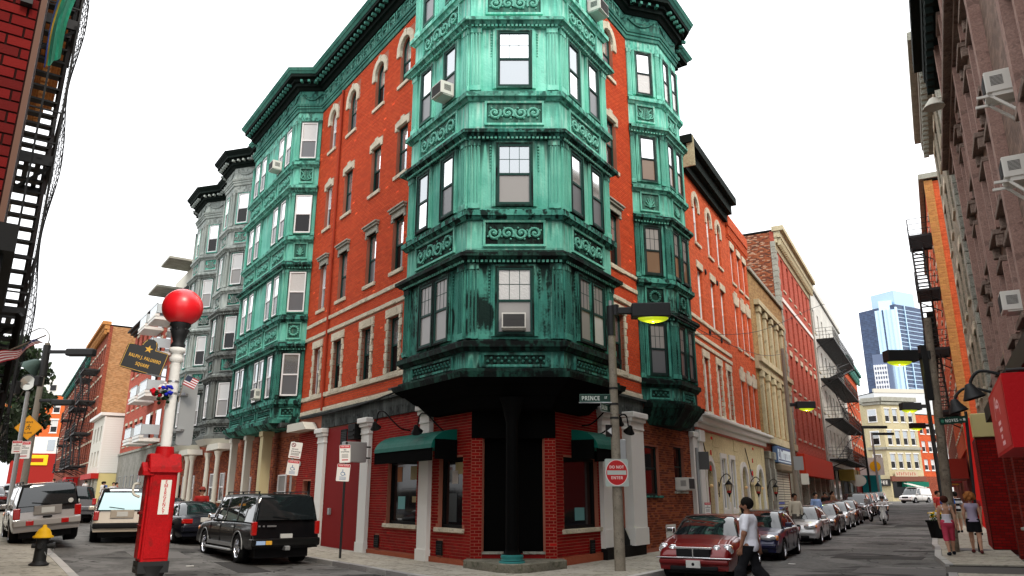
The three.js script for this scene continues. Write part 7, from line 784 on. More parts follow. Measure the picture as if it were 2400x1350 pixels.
// shape with uv 0..1 over w x h
const printed = (S, w, h) => { const g = new THREE.ShapeGeometry(S, 10).toNonIndexed(), p = g.attributes.position, uv = new Float32Array(p.count * 2); for (let i = 0; i < p.count; i++) { uv[i * 2] = p.getX(i) / w + .5; uv[i * 2 + 1] = p.getY(i) / h + .5; } g.setAttribute('uv', new THREE.BufferAttribute(uv, 2)); return g; };
function plate(t, S, w, h, x, y, z, yaw, rollz, mat, back = MT.galv, th = .012, nm = 'sign_plate', fn = 'sign_face') { const b = ext(S, th); b.translate(0, 0, -th); const p = part(t, nm, tr(b, x, y, z, yaw, 0, rollz), back), f = printed(S, w, h); f.translate(0, 0, .003); part(p, fn, tr(f, x, y, z, yaw, 0, rollz), mat); return p; }
{ // fire alarm post with red globe lamp
  const X = -4.30, Z0 = -9.4, g0 = gy(X, Z0), red = std(0xffffff, .5, { map: speck([.40, .006, .008], [.34, .005, .007], [.16, .012, .010], .9, 231), bumpMap: grain, bumpScale: .003 }), t = thing('fire_alarm_post', 'red emergency call box on a white lamp post topped by a red globe', 'fire alarm', [X, g0, Z0], rad(36));
  part(t, 'pedestal', [tr(lathe([[.34, 0], [.34, .08], [.24, .16], [.17, .35], [.15, .8], [.2, .92]], 8), 0, 0, 0, .39), box(-.17, .17, .84, .97, -.15, .15)], MT.iron); const S = shp([[-.23, .96], [.23, .96], [.23, 2.0], [-.23, 2.0]]);
  part(t, 'call_box', [rbox(-.155, .155, .95, 2.02, -.15, .15, .025, 3), rbox(-.18, -.15, 1.0, 1.98, -.11, .11, .012), rbox(-.13, .13, 1.0, 1.96, .14, .158, .01)], red); part(t, 'latch', [rbox(-.22, -.16, 1.5, 1.54, -.02, .1, .01), rbox(-.21, -.16, 1.36, 1.39, -.02, .1, .01)], std([.12, .004, .004], .5));
  const rf = ext(shp([[-.18, 2.0], [.18, 2.0], [.17, 2.05], [.08, 2.2], [-.08, 2.2], [-.17, 2.05]]), .34, .012); rf.translate(0, 0, -.17); const sd = ext(shp([[-.12, 1.96], [.16, 1.96], [.16, 2.0], [.02, 2.1], [-.12, 2.0]]), .12, .008); sd.rotateY(-Math.PI / 2); part(t, 'box_roof', [rf.rotateY(Math.PI / 2), sd.translate(-.12, 0, .0), rbox(-.195, .195, 2.0, 2.03, -.185, .185, .012)], red); part(t, 'collar', lathe([[.09, 2.3], [.1, 2.3], [.115, 2.18], [.12, 2.16]], 20), red);
  const f = face(.12, .4); f.translate(.03, 1.7, .1615); part(t, 'emergency_label', f, canvasMat(96, 320, (c, w, h) => { c.fillStyle = '#d9d6cc'; c.fillRect(0, 0, w, h); c.fillStyle = '#b3121c'; c.font = 'bold 42px sans-serif'; c.textAlign = 'center'; [...'EMERGENCY'].forEach((q, i) => c.fillText(q, w / 2, 35 + i * 34.8)); }));
  part(t, 'post', lathe([[.065, 2.15], [.06, 3.36], [.085, 3.37], [.085, 3.42], [.07, 3.43], [.07, 3.47], [.1, 3.49], [.1, 3.54], [.04, 3.56]], 20), MT.white); part(t, 'lamp_fitting', [lathe([[.08, 3.54], [.09, 3.58], [.065, 3.62], [.09, 3.7], [.11, 3.76], [.095, 3.8], [.13, 3.84], [.12, 3.9]], 20), ...[0, 1, 2, 3, 4, 5].map(k => sph(.1 * Math.cos(k * 1.047), 3.78, .1 * Math.sin(k * 1.047), .022))], MT.iron); const gl = part(t, 'globe', sph(0, 4.08, 0, .25, 1, .98, 1, 36), phys([.86, .012, .02], .35, { clearcoat: .4, clearcoatRoughness: .25 }));
  part(t, 'strap', [lathe([[.068, 2.95], [.068, 2.97]], 16), lathe([[.068, 3.1], [.068, 3.12]], 16)], MT.steel); part(t, 'handset', tube([[-.2, 1.86, -.1], [-.27, 1.85, -.12], [-.27, 1.74, -.12], [-.2, 1.7, -.1]], .016, 12, 6), MT.offwhite);
  // commemorative board with a star
  const b = thing('square_name_board', 'black commemorative board with gold star and lettering fixed to the white lamp post', 'sign', [X - .06, g0, Z0 + .12]); const B = new THREE.Shape(); const w = .62, h = .40, r = .05; B.moveTo(-w / 2 + r, -h / 2); B.lineTo(w / 2 - r, -h / 2); B.quadraticCurveTo(w / 2, -h / 2, w / 2, -h / 2 + r); B.lineTo(w / 2, h / 2 - r); B.quadraticCurveTo(w / 2, h / 2, w / 2 - r, h / 2); B.lineTo(.11, h / 2); B.absarc(0, h / 2 + .03, .115, 0, Math.PI, false); B.lineTo(-.115, h / 2); B.lineTo(-w / 2 + r, h / 2); B.quadraticCurveTo(-w / 2, h / 2, -w / 2, h / 2 - r); B.lineTo(-w / 2, -h / 2 + r); B.quadraticCurveTo(-w / 2, -h / 2, -w / 2 + r, -h / 2);
  const m = canvasMat(620, 600, (c, W, H) => { c.fillStyle = '#0b0b0c'; c.fillRect(0, 0, W, H); const path = (d) => { c.beginPath(); const k = 1000; const x0 = -w / 2 + d, x1 = w / 2 - d, y0 = -h / 2 + d, y1 = h / 2 - d, T = (x, y) => [(x + .31) * k, (.3 - y) * k]; const L = (x, y) => c.lineTo(...T(x, y)); c.moveTo(...T(x0, y0)); L(x1, y0); L(x1, y1); L(.115 - d, y1); for (let i = 0; i <= 16; i++) L((.115 - d) * Math.cos(Math.PI * i / 16), h / 2 + .03 - d * .0 + (.115 - d) * Math.sin(Math.PI * i / 16)); L(x0, y1); c.closePath(); }; c.strokeStyle = '#c79a35'; c.lineWidth = 9; path(.014); c.stroke(); c.fillStyle = '#e0a92c'; c.textAlign = 'center'; c.beginPath(); for (let i = 0; i < 10; i++) { const a = -Math.PI / 2 + i * Math.PI / 5, q = i % 2 ? 26 : 66; c.lineTo(310 + q * Math.cos(a), 120 + q * Math.sin(a)); } c.closePath(); c.fill(); c.font = 'bold 74px sans-serif'; c.save(); c.translate(310, 300); c.scale(.72, 1); c.fillText('RALPH J. PALUMBO', 0, 0); c.fillText('SQUARE', 0, 110); c.restore(); });
  plate(b, B, .62, .6, -.31, 3.37, 0, rad(22), rad(-14), m, MT.blackp, .02, 'board', 'gold_lettering'); part(b, 'bracket', [sbar([-.5, 3.2, -.02], [.04, 3.1, -.04], .02), sbar([-.5, 3.22, -.02], [-.5, 3.3, -.02], .02)], MT.steel); { const q = .8, c = [-.2, 3.36, 0]; b.scale.setScalar(q); b.position.x += (1 - q) * c[0]; b.position.y += (1 - q) * c[1]; }
  // flowers and small flag tied to the post
  const fl = thing('flower_bunch', 'bunch of red and blue flowers tied to the white lamp post', 'flowers', [X, g0, Z0]); const blossom = (n, cx, cy, cz, s, m, nm) => part(fl, nm, Array.from({ length: n }, () => sph(cx + rr(-s, s), cy + rr(-s, s), cz + rr(-s * .5, s), rr(.018, .032), 1, .8, 1, 6)), m); blossom(14, -.16, 2.96, .1, .055, std([.5, .01, .02], .8), 'red_blossom'); blossom(14, .0, 2.98, .12, .05, std([.02, .03, .45], .8), 'blue_blossom'); blossom(18, -.06, 2.9, .1, .07, std([.012, .03, .014], .8), 'leaf_tuft'); blossom(8, -.07, 3.03, .08, .05, MT.white, 'white_blossom');
  const sf = thing('small_flag', 'small striped flag stuck beside the flower bunch on the post', 'flag', [X + .1, g0, Z0 + .02]); part(sf, 'stick', bar([0, 2.85, 0], [.06, 3.2, .02], .006), MT.wood); const ff = face(.16, .13); plate(sf, rrect(.16, .13, .005), .16, .13, .13, 3.1, .0, rad(10), rad(-25), canvasMat(128, 96, (c, w, h) => { for (let i = 0; i < 9; i++) { c.fillStyle = i % 2 ? '#ddd' : '#a01522'; c.fillRect(0, i * h / 9, w, h / 9 + 1); } c.fillStyle = '#1c2440'; c.fillRect(0, 0, w * .45, h * .55); }), MT.white, .004, 'cloth', 'stripes');
  const bk = thing('grey_sign_back', 'pale grey back of a narrow sign behind the white lamp post', 'sign', [X + .13, g0, Z0 - .2]); part(bk, 'sign_plate', tr(ext(rrect(.2, .78, .04), .012), 0, 2.72, 0, rad(40)), MT.galv); part(bk, 'clamp', [box(-.1, .0, 2.95, 2.98, .0, .12), box(-.1, .0, 2.5, 2.53, 0, .12)], MT.steel);
}
{ // hydrant
  const x = -10.85, z = -18.1, t = thing('fire_hydrant', 'black fire hydrant with a yellow bonnet on the left pavement', 'fire hydrant', [x, gy(x, z), z], rad(20)); part(t, 'barrel', [lathe([[.2, 0], [.21, .03], [.16, .06], [.135, .1], [.125, .56], [.16, .58], [.16, .6]], 20), bar([.1, .42, 0], [.24, .42, 0], .06, 12), bar([.22, .42, 0], [.27, .42, 0], .075, 8), bar([-.1, .42, 0], [-.2, .42, 0], .05, 12)], MT.iron); part(t, 'bonnet', lathe([[.21, .6], [.215, .635], [.17, .66], [.15, .72], [.11, .79], [.05, .83], [.04, .88], [.0, .89]], 22), std([.75, .42, .015], .45)); part(t, 'chain', tube([[.25, .36, .03], [.24, .25, .06], [.15, .22, .12], [.1, .3, .12]], .008, 16, 4), MT.galv); part(t, 'outlet_cap', [bar([0, .42, .1], [0, .42, .19], .06, 10)], MT.iron);
}
// regulation signs
const tow = (c, w, h, hc) => { c.fillStyle = '#e9e7e2'; c.fillRect(0, 0, w, h); c.fillStyle = '#c0202c'; c.fillRect(4, 4, w - 8, h * .17); c.fillStyle = '#f2d9d6'; c.font = `bold ${w * .15}px sans-serif`; c.textAlign = 'center'; c.fillText('TOW ZONE', w / 2, h * .135); if (hc) { c.strokeStyle = '#3f6f9c'; c.lineWidth = w * .05; c.beginPath(); c.arc(w * .48, h * .56, w * .15, .3, 4.3); c.stroke(); c.beginPath(); c.moveTo(w * .45, h * .32); c.lineTo(w * .47, h * .5); c.lineTo(w * .6, h * .5); c.lineTo(w * .68, h * .65); c.stroke(); c.fillStyle = '#5b7fa6'; for (let i = 0; i < 3; i++) c.fillRect(w * .25, h * (.74 + i * .07), w * .5, h * .03); } else { c.fillStyle = '#333'; c.font = `bold ${w * .16}px sans-serif`; c.fillText('NO', w / 2, h * .32); c.fillText('STOPPING', w / 2, h * .44, w * .85); for (let i = 0; i < 4; i++) c.fillRect(w * .2, h * (.52 + i * .06), w * .6, h * .02); c.fillStyle = '#c0202c'; c.fillRect(w * .22, h * .82, w * .56, h * .06); } };
const towM = canvasMat(128, 180, (c, w, h) => tow(c, w, h, false)), towH = canvasMat(128, 180, (c, w, h) => tow(c, w, h, true)), sweep = canvasMat(128, 180, (c, w, h) => { c.fillStyle = '#e9e7e2'; c.fillRect(0, 0, w, h); c.strokeStyle = '#7a2f3c'; c.lineWidth = 8; c.beginPath(); c.arc(36, 34, 20, 0, 7); c.stroke(); c.beginPath(); c.moveTo(22, 20); c.lineTo(50, 48); c.stroke(); c.fillStyle = '#222'; c.font = 'bold 24px sans-serif'; c.fillText('Street', 22, 86); c.fillText('Cleaning', 18, 112); for (let i = 0; i < 3; i++) c.fillRect(20, 122 + i * 10, 88, 4); c.fillStyle = '#9c2030'; c.fillRect(14, 160, 100, 9); });
const thinPole = (t, x, z, h, m = MT.galv, r = .03) => part(t, 'pole', bar([x, gy(x, z) - .02, z], [x, gy(x, z) + h, z], r, 8), m);
const wthing = (n, lb, cat, x, z, grp) => world(thing(n, lb, cat, [x, gy(x, z), z], 0, grp));
{ const t = wthing('parking_sign', 'thin dark pole with stopping and wheelchair signs before the red panel wall', 'street sign', -4.98, -22.8); thinPole(t, -4.98, -22.8, 3.3, MT.iron, .035); plate(t, rrect(.32, .52, .03), .32, .52, -5.0, 2.95, -22.74, rad(18), rad(3), towM); plate(t, rrect(.38, .5, .03), .38, .5, -5.02, 2.4, -22.74, rad(8), rad(-3), towH);
  const t2 = wthing('parking_sign', 'grey pole behind the black SUV with a street cleaning sign over a wheelchair sign', 'street sign', -7.5, -26); thinPole(t2, -7.5, -26, 3.5, MT.galv, .04); plate(t2, rrect(.4, .54, .03), .4, .54, -7.4, 3.24, -25.94, rad(8), rad(-6), sweep); plate(t2, rrect(.4, .5, .03), .4, .5, -7.45, 2.66, -25.94, rad(8), rad(-6), towH); }
const headLens = phys([.62, .72, .03], .25, { emissive: col(.45, .55, .01), emissiveIntensity: .55, clearcoat: .6 });
function lampHead(t, p, dir, up = 0) { // box lantern at the end of an arm; p = arm root
  const yaw = Math.atan2(-dir[1], dir[0]), L = (g) => tr(g, p[0], p[1], p[2], yaw); part(t, 'lamp_arm', [L(rbox(-.08, .5, -.09, .09, -.07, .07, .02)), L(bar([0, -.12, 0], [0, .16, 0], .1, 12))], MT.iron); part(t, 'lamp_housing', [L(rbox(.42, 1.42, -.2, .17, -.2, .2, .03))], MT.iron); part(t, 'lamp_lens', L(sph(.98, -.2, 0, 1, .4, .13, .17, 18)), headLens);
  const q = L(new THREE.BufferGeometry().setFromPoints([V(.98, -.42, 0)])).attributes.position; const l = new THREE.PointLight(col(.9, 1, .25), .5, 8, 2); l.position.set(q.getX(0), q.getY(0), q.getZ(0)).sub(t.position); l.castShadow = true; t.add(l); }
{ // lamp pole with do not enter sign
  const x = 2.6, z = -19, t = wthing('street_lamp', 'tall concrete lamp pole before the corner house carrying the do not enter sign', 'street lamp', x, z), cm = std(0xffffff, .95, { map: speck([.20, .175, .135], [.30, .265, .21], [.1, .09, .07], 1, 171), bumpMap: grain, bumpScale: .012 });
  part(t, 'pole', [boxUV(new THREE.CylinderGeometry(.095, .135, 5.9, 20).translate(x, 2.93, z))], cm); part(t, 'pole_sleeve', [bar([x + .0, 5.75, z], [x, 6.55, z], .11, 14)], MT.iron); part(t, 'photocell', bar([x, 6.55, z], [x, 6.7, z], .05, 10), MT.galv); lampHead(t, [x + .12, 6.42, z], [1, .06]); part(t, 'pole_band', [1.2, 3.6, 3.95, 4.35].map(y => bar([x, y, z], [x, y + .05, z], .118, 14)), MT.iron); part(t, 'control_box', rbox(x + .1, x + .26, 2.45, 3.1, z - .12, z + .04, .02), MT.galv);
  const d = wthing('do_not_enter_sign', 'square sign with red disc and white bar fixed on the concrete lamp pole', 'road sign', x, z + .16); plate(d, rrect(.58, .66, .04), .58, .66, x - .02, 2.28, z + .17, rad(3), 0, canvasMat(290, 330, (c, w, h) => { c.fillStyle = '#a9b5ae'; c.fillRect(0, 0, w, h); c.fillStyle = '#e8d5d2'; c.beginPath(); c.ellipse(w / 2, h / 2, 139, 156, 0, 0, 7); c.fill(); c.fillStyle = '#b80d14'; c.beginPath(); c.ellipse(w / 2, h / 2, 131, 148, 0, 0, 7); c.fill(); c.fillStyle = '#b5bfb8'; c.fillRect(26, h / 2 - 26, w - 52, 52); c.fillStyle = '#e9d7d2'; c.font = 'bold 48px sans-serif'; c.textAlign = 'center'; c.fillText('DO NOT', w / 2, 116, 200); c.fillText('ENTER', w / 2, 244, 160); }));
  const gs = (txt, sfx) => canvasMat(512, 112, (c, w, h) => { c.fillStyle = '#06352a'; c.fillRect(0, 0, w, h); c.strokeStyle = '#8fb0a4'; c.lineWidth = 3; c.strokeRect(4, 4, w - 8, h - 8); c.fillStyle = '#d8e0d8'; c.font = 'bold 84px sans-serif'; c.fillText(txt, 26, 88, 330); c.font = 'bold 44px sans-serif'; c.fillText(sfx, 400, 66); });
  const n1 = wthing('street_name_sign', 'green street name plate reading PRINCE ST on the concrete lamp pole', 'street sign', x - .4, z); plate(n1, rrect(.82, .2, .01), .82, .2, x - .48, 4.12, z + .1, rad(8), rad(1), gs('PRINCE', 'ST')); part(n1, 'bracket', box(x - .9, x, 4.0, 4.02, z + .05, z + .08), MT.steel);
  const n2 = wthing('street_name_sign', 'foreshortened green street plate reading SALEM ST just under the prince plate', 'street sign', x - .2, z); plate(n2, rrect(.75, .2, .01), .75, .2, x - .22, 3.86, z + .18, rad(62), 0, gs('SALEM', 'ST')); part(n2, 'bracket', sbar([x - .4, 3.74, z + .5], [x, 3.74, z], .02), MT.steel);
  const n3 = wthing('arrow_sign', 'narrow black sign with a white arrow on the concrete lamp pole', 'road sign', x, z); plate(n3, rrect(.2, .3, .01), .2, .3, x - .16, 3.3, z + .1, rad(20), 0, canvasMat(64, 96, (c, w, h) => { c.fillStyle = '#111'; c.fillRect(0, 0, w, h); c.fillStyle = '#ddd'; c.beginPath(); c.moveTo(12, 48); c.lineTo(52, 20); c.lineTo(52, 76); c.fill(); })); }
{ // further lamps
  const a = wthing('street_lamp', 'brown wooden lamp pole rising behind the two women at right', 'street lamp', 13.6, -24); part(a, 'pole', bar([13.5, gy(13.6, -24), -24], [13.78, 7.4, -24], .16, 12, .11), std(0xffffff, .95, { map: speck([.16, .13, .1], [.26, .22, .17], [.07, .06, .05], 1, 181), bumpMap: grain, bumpScale: .015 })); lampHead(a, [13.64, 6.15, -24], [-1, 0]); part(a, 'transformer_box', [rbox(13.36, 13.56, 4.7, 6.5, -24.1, -23.9, .02)], MT.iron); part(a, 'cable', [tube([[13.6, 6.8, -24], [13.35, 5.2, -23.9], [13.4, 3.4, -23.9]], .015, 12, 4), tube([[13.6, 6.8, -24], [13.3, 5, -23.9], [13.38, 3, -23.9]], .012, 12, 4)], MT.iron);
  const b = rs(44, .1), t2 = wthing('street_lamp', 'dark lamp pole with a lit head farther up the right pavement', 'street lamp', b[0], b[1]); part(t2, 'pole', bar([b[0], 0, b[1]], [b[0], 6.7, b[1]], .1, 10), MT.iron); lampHead(t2, [b[0], 6.2, b[1]], [-1, 0]); const b2 = rs(60, .1), t3 = wthing('street_lamp', 'dark lamp pole farthest up the right pavement', 'street lamp', b2[0], b2[1]); part(t3, 'pole', bar([b2[0], 0, b2[1]], [b2[0], 6.9, b2[1]], .1, 10), MT.iron); lampHead(t3, [b2[0], 6.5, b2[1]], [-1, 0]);
  const c = [14.75, -39.9], t4 = wthing('street_lamp', 'lamp pole in front of the quoined edge of the red brick block', 'street lamp', c[0], c[1]); part(t4, 'pole', bar([c[0], 0, c[1]], [c[0], 9.5, c[1]], .13, 10, .1), MT.wood); lampHead(t4, [c[0], 6.45, c[1]], [1, 0]); part(t4, 'lamp_extension', bar([c[0], 6.45, c[1]], [c[0] + .6, 6.45, c[1]], .06), MT.galv); plate(t4, rrect(.5, .7, .03), .5, .7, c[0] + .2, 3.4, c[1] + .15, 0, 0, MT.galv); plate(t4, rrect(.4, .55, .03), .4, .55, c[0] + .45, 2.6, c[1] + .15, 0, 0, MT.offwhite);
  for (const [s, l, lb] of [[98, -6, 'thin grey lamp pole standing before the cream corner block'], [88, -6.2, 'dark thin lamp pole near the coffee sign']]) { const q = rs(s, l), t = wthing('street_lamp', lb, 'street lamp', q[0], q[1]); part(t, 'pole', bar([q[0], 0, q[1]], [q[0], 9, q[1]], .12, 8), s > 90 ? MT.galv : MT.iron); part(t, 'lamp_arm', rbox(q[0], q[0] + 2.6, 8.7, 9, q[1] - .15, q[1] + .15, .05), MT.iron); }
  const sgn = [6.62, -27.2], t5 = wthing('parking_sign', 'grey backs of two signs on a steel pole by the white corner pier', 'street sign', sgn[0], sgn[1]); thinPole(t5, sgn[0], sgn[1], 3.4, MT.galv, .06); plate(t5, rrect(.42, .62, .03), .42, .62, 6.8, 2.95, -27.1, rad(-25), 0, MT.acdark, MT.acdark); plate(t5, rrect(.3, .45, .03), .3, .45, 6.85, 1.3, -27.1, rad(30), 0, towM);
  // overhead wires
  const w = world(thing('overhead_wire', 'thin overhead wires sagging across the right street from the corner house', 'wire', [8, 7, -28])); part(w, 'wire', [tube([[3.9, 6.5, -19], [7, 6.6, -24], [10.2, 7.3, -30], [14.75, 9.2, -39.9]], .012, 30, 4)], MT.iron); part(w, 'wire', tube([[5.9, 7.0, -24.6], [9, 7.6, -27], [13.2, 9.6, -30.8], [19.5, 12, -35]], .01, 30, 4), MT.iron); }
{ // left kerb poles
  const x = -21, z = -33, t = wthing('street_lamp', 'tall grey lamp pole with curved top and two dark lamp arms at left', 'street lamp', x, z), g = gy(x, z); part(t, 'pole', bar([x, g, z], [x, 8.4, z], .15, 12, .11), std([.2, .18, .15], .9, { bumpMap: grain, bumpScale: .01 })); part(t, 'curved_conduit', tube([[x, 8.2, z], [x + .02, 8.75, z], [x - .35, 9.1, z], [x - .9, 8.9, z]], .03, 20, 6), MT.galv); part(t, 'lamp_arm', [rbox(x, x + 1.1, 7.92, 8.08, z - .07, z + .07, .03), rbox(x, x + .9, 5.75, 5.88, z - .07, z + .07, .03)], MT.iron); part(t, 'lamp_housing', [rbox(x + .95, x + 2.2, 7.8, 8.14, z - .2, z + .2, .08)], MT.iron); part(t, 'lamp_housing', rbox(x + .7, x + 1.6, 5.6, 5.85, z - .18, z + .18, .06), MT.iron); part(t, 'signal_visor', [tr(lathe([[.05, .3], [.2, .2], [.5, -.35], [.48, -.36]], 4), x - .45, 7.4, z, .4, 0, -.7)], std([.05, .08, .07], .6)); part(t, 'mast_sleeve', bar([x + .02, 6.9, z], [x, 8.3, z], .16, 10), MT.iron);
  const d = wthing('warning_sign', 'yellow diamond sign reading DRIVE SLOW with a running figure', 'road sign', x, z + .2); const dm = canvasMat(256, 256, (c, w, h) => { c.fillStyle = '#dd960c'; c.fillRect(0, 0, w, h); c.save(); c.translate(w / 2, h / 2); c.rotate(-Math.PI / 4); c.strokeStyle = '#3a2a06'; c.lineWidth = 4; c.restore(); c.strokeRect(8, 8, w - 16, h - 16); c.fillStyle = '#2a2008'; c.translate(w / 2, h / 2); c.rotate(Math.PI / 4); c.font = 'bold 38px sans-serif'; c.textAlign = 'center'; c.fillText('DRIVE', 0, -62); c.fillText('SLOW', 0, 92); c.beginPath(); c.arc(6, -36, 9, 0, 7); c.fill(); c.lineWidth = 9; c.strokeStyle = '#2a2008'; c.beginPath(); c.moveTo(2, -24); c.lineTo(-4, 8); c.lineTo(18, 20); c.lineTo(14, 42); c.moveTo(-4, 8); c.lineTo(-18, 24); c.lineTo(-36, 26); c.moveTo(2, -20); c.lineTo(22, -4); c.lineTo(34, -12); c.moveTo(2, -20); c.lineTo(-20, -10); c.lineTo(-24, 6); c.stroke(); });
  plate(d, rrect(.76, .76, .05), .76, .76, x - .08, 4.62, z + .2, rad(20), Math.PI / 4 + .06, dm); const n = wthing('parking_sign', 'white and red stopping sign just under the yellow diamond', 'street sign', x, z + .2); plate(n, rrect(.5, .74, .03), .5, .74, x - .12, 3.66, z + .2, rad(20), .05, towM);
  const x2 = -19.5, z2 = -30, t2 = wthing('signal_pole', 'slimmer grey pole with a round floodlight on its top at left', 'signal pole', x2, z2); part(t2, 'pole', bar([x2, gy(x2, z2), z2], [x2 - .05, 5.8, z2], .1, 10, .08), MT.galv); part(t2, 'floodlight', [tr(lathe([[.02, -.3], [.12, -.25], [.34, .05], [.32, .07]], 20), x2 - .1, 6.15, z2, 0, Math.PI / 2)], MT.iron); part(t2, 'floodlight_glass', tr(lathe([[0, .0], [.3, .04]], 20), x2 - .1, 6.15, z2 + .02, 0, Math.PI / 2), phys([.5, .5, .45], .1, { metalness: .5 })); part(t2, 'signal_head', [rbox(x2 - .6, x2 - .36, 5.7, 6.2, z2, z2 + .3, .03), rbox(x2 + .3, x2 + .5, 6.0, 6.4, z2, z2 + .3, .03), bar([x2 - 3, 6.1, z2], [x2, 6.1, z2], .04)], MT.iron); part(t2, 'orange_lens', sbar([x2 - 1.0, 5.35, z2 + .2], [x2 - .5, 5.15, z2 + .2], .08), std([.7, .2, .02], .4)); const n2 = wthing('parking_sign', 'small red topped sign on the slimmer left pole', 'street sign', x2, z2 + .1); plate(n2, rrect(.34, .5, .03), .34, .5, x2 - .02, 3.6, z2 + .12, rad(25), .05, towM);
  const f = world(thing('large_flag', 'large striped flag with stars flying from the fire escape at left', 'flag', [-8.7, 4.1, -12.8])); const rows = []; for (let i = 0; i <= 14; i++) { const r = []; for (let j = 0; j <= 6; j++) { const u = i / 14, v = j / 6; r.push([-9.06 + .74 * u + .08 * v, 4.08 + .27 * u - .20 * v * (1 - .75 * u) + .026 * Math.sin(u * 9), -12.8 + .07 * Math.sin(u * 8 + v * 2)]); } rows.push(r); } const pos = [], uv = []; for (let i = 0; i < 14; i++) for (let j = 0; j < 6; j++) for (const [a, b] of [[0, 0], [1, 0], [1, 1], [0, 0], [1, 1], [0, 1]]) { pos.push(...rows[i + a][j + b]); uv.push(1 - (i + a) / 14, 1 - (j + b) / 6); } const g2 = new THREE.BufferGeometry(); g2.setAttribute('position', new THREE.BufferAttribute(new Float32Array(pos), 3)); g2.setAttribute('uv', new THREE.BufferAttribute(new Float32Array(uv), 2)); g2.computeVertexNormals();
  part(f, 'flag_cloth', g2, canvasMat(256, 160, (c, w, h) => { for (let i = 0; i < 9; i++) { c.fillStyle = i % 2 ? '#e9e4e4' : '#b3202e'; c.fillRect(0, i * h / 9, w, h / 9 + 1); } c.fillStyle = '#2b3070'; c.fillRect(0, 0, w * .42, h * .55); c.fillStyle = '#dde'; for (let i = 0; i < 5; i++) for (let j = 0; j < 4; j++) { c.beginPath(); c.arc(12 + i * 22, 12 + j * 21, 4, 0, 7); c.fill(); } }, { side: THREE.DoubleSide })); part(f, 'flag_pole', bar([-9.3, 3.94, -12.8], [-8.2, 4.44, -12.8], .013), MT.wood);
}
{ // alley sign, red banner, flower tub
  const x = 14.15, z = -23.6, t = wthing('street_name_sign', 'green plate reading NOYES PL on a slim black post beside the curly haired woman', 'street sign', x, z); part(t, 'post', bar([x - .1, gy(x, z), z], [x + .16, 4.3, z], .045, 10), MT.iron); plate(t, rrect(.86, .22, .01), .86, .22, x - .3, 4.02, z + .06, rad(-4), rad(5), canvasMat(512, 128, (c, w, h) => { c.fillStyle = '#08382c'; c.fillRect(0, 0, w, h); c.fillStyle = '#3f8d72'; c.beginPath(); c.arc(52, 64, 30, 0, 7); c.fill(); c.fillStyle = '#dfe6de'; c.font = 'bold 76px sans-serif'; c.fillText('NOYES', 100, 92, 240); c.font = 'bold 44px sans-serif'; c.fillText('PL', 366, 84); c.fillRect(430, 44, 44, 44); }), MT.iron);
  const NB = Frame.dir(rs(0, 1.12), SD, -1), b = world(thing('red_shop_banner', 'bright red box banner with pale script on the right shop front', 'banner', (() => { const q = NB.xz(16, 0); return [q[0], 2.4, q[1]]; })())); part(b, 'banner_box', NB.box(14.2, 17.8, 2.45, 3.62, -.8, 0), std([.50, .008, .012], .55, { bumpMap: grain, bumpScale: .003 })); const f = face(3.3, 1.05); f.translate(-16, 3.03, .006); part(b, 'script_lettering', NB.go(f), canvasMat(512, 160, (c, w, h) => { c.fillStyle = '#bb1018'; c.fillRect(0, 0, w, h); c.strokeStyle = '#f0b8bc'; c.lineWidth = 9; c.beginPath(); c.moveTo(150, 74); c.bezierCurveTo(190, 0, 260, 10, 230, 44); c.bezierCurveTo(280, 20, 330, 30, 340, 72); c.moveTo(200, 40); c.lineTo(300, 48); c.stroke(); c.fillStyle = '#f0b8bc'; for (let i = 0; i < 4; i++) { c.fillRect(220 + i * 12, 84 + i * 18, 90 - (i === 2 ? 40 : 0), 11); } }));
  for (const s of [14.5, 17.4]) part(b, 'hanging_bracket', NB.bar([s, 3.7, -.8], [s, 3.7, -.1], .03), MT.iron); const NR2 = Frame.dir(rs(0, 1.9), SD, -1); for (const [s, o, nm] of [[19.6, .95, 'nearer'], [22.6, 1.2, 'farther']]) { const q = NR2.pt(s, 3.9, 0), l = world(thing('gooseneck_lamp', nm + ' black gooseneck lamp arching out above the red banner', 'wall lamp', q)); part(l, 'arm', NR2.tube([[s, 4.0, 0], [s, 4.3, o * .35], [s, 4.42, o * .8], [s, 4.2, o], [s, 4.02, o]], .035, 22, 6), MT.iron); part(l, 'lamp_shade', NR2.go(tr(lathe([[.03, .22], [.08, .2], [.13, .08], [.24, -.12], [.22, -.13]], 14), -s, 3.95, o, 0, .25)), MT.iron); }
  const tx = 16.6, tz = -30.4, p = wthing('flower_tub', 'black square tub of yellow flowers on the right kerb', 'planter', tx, tz), g = gy(tx, tz); const tp = new THREE.CylinderGeometry(.36, .27, .62, 4); tp.rotateY(Math.PI / 4 + .3); part(p, 'tub', [boxUV(tp.translate(tx, g + .31, tz)), tr(box(-.28, .28, .58, .66, -.28, .28), tx, g, tz, .3)], MT.blackp); part(p, 'leaves', Array.from({ length: 60 }, () => tr(box(-.06, .06, 0, .004, -.025, .025), tx + rr(-.25, .25), g + rr(.64, .9), tz + rr(-.25, .25), rnd() * 6, rr(-1, 1), rr(-1, 1))), std([.03, .09, .015], .8)).userData.kind = 'stuff'; part(p, 'blossom', Array.from({ length: 24 }, () => sph(tx + rr(-.22, .22), g + rr(.75, 1.0), tz + rr(-.22, .22), rr(.03, .055), 1, .7, 1, 6)), std([.8, .5, .01], .8));
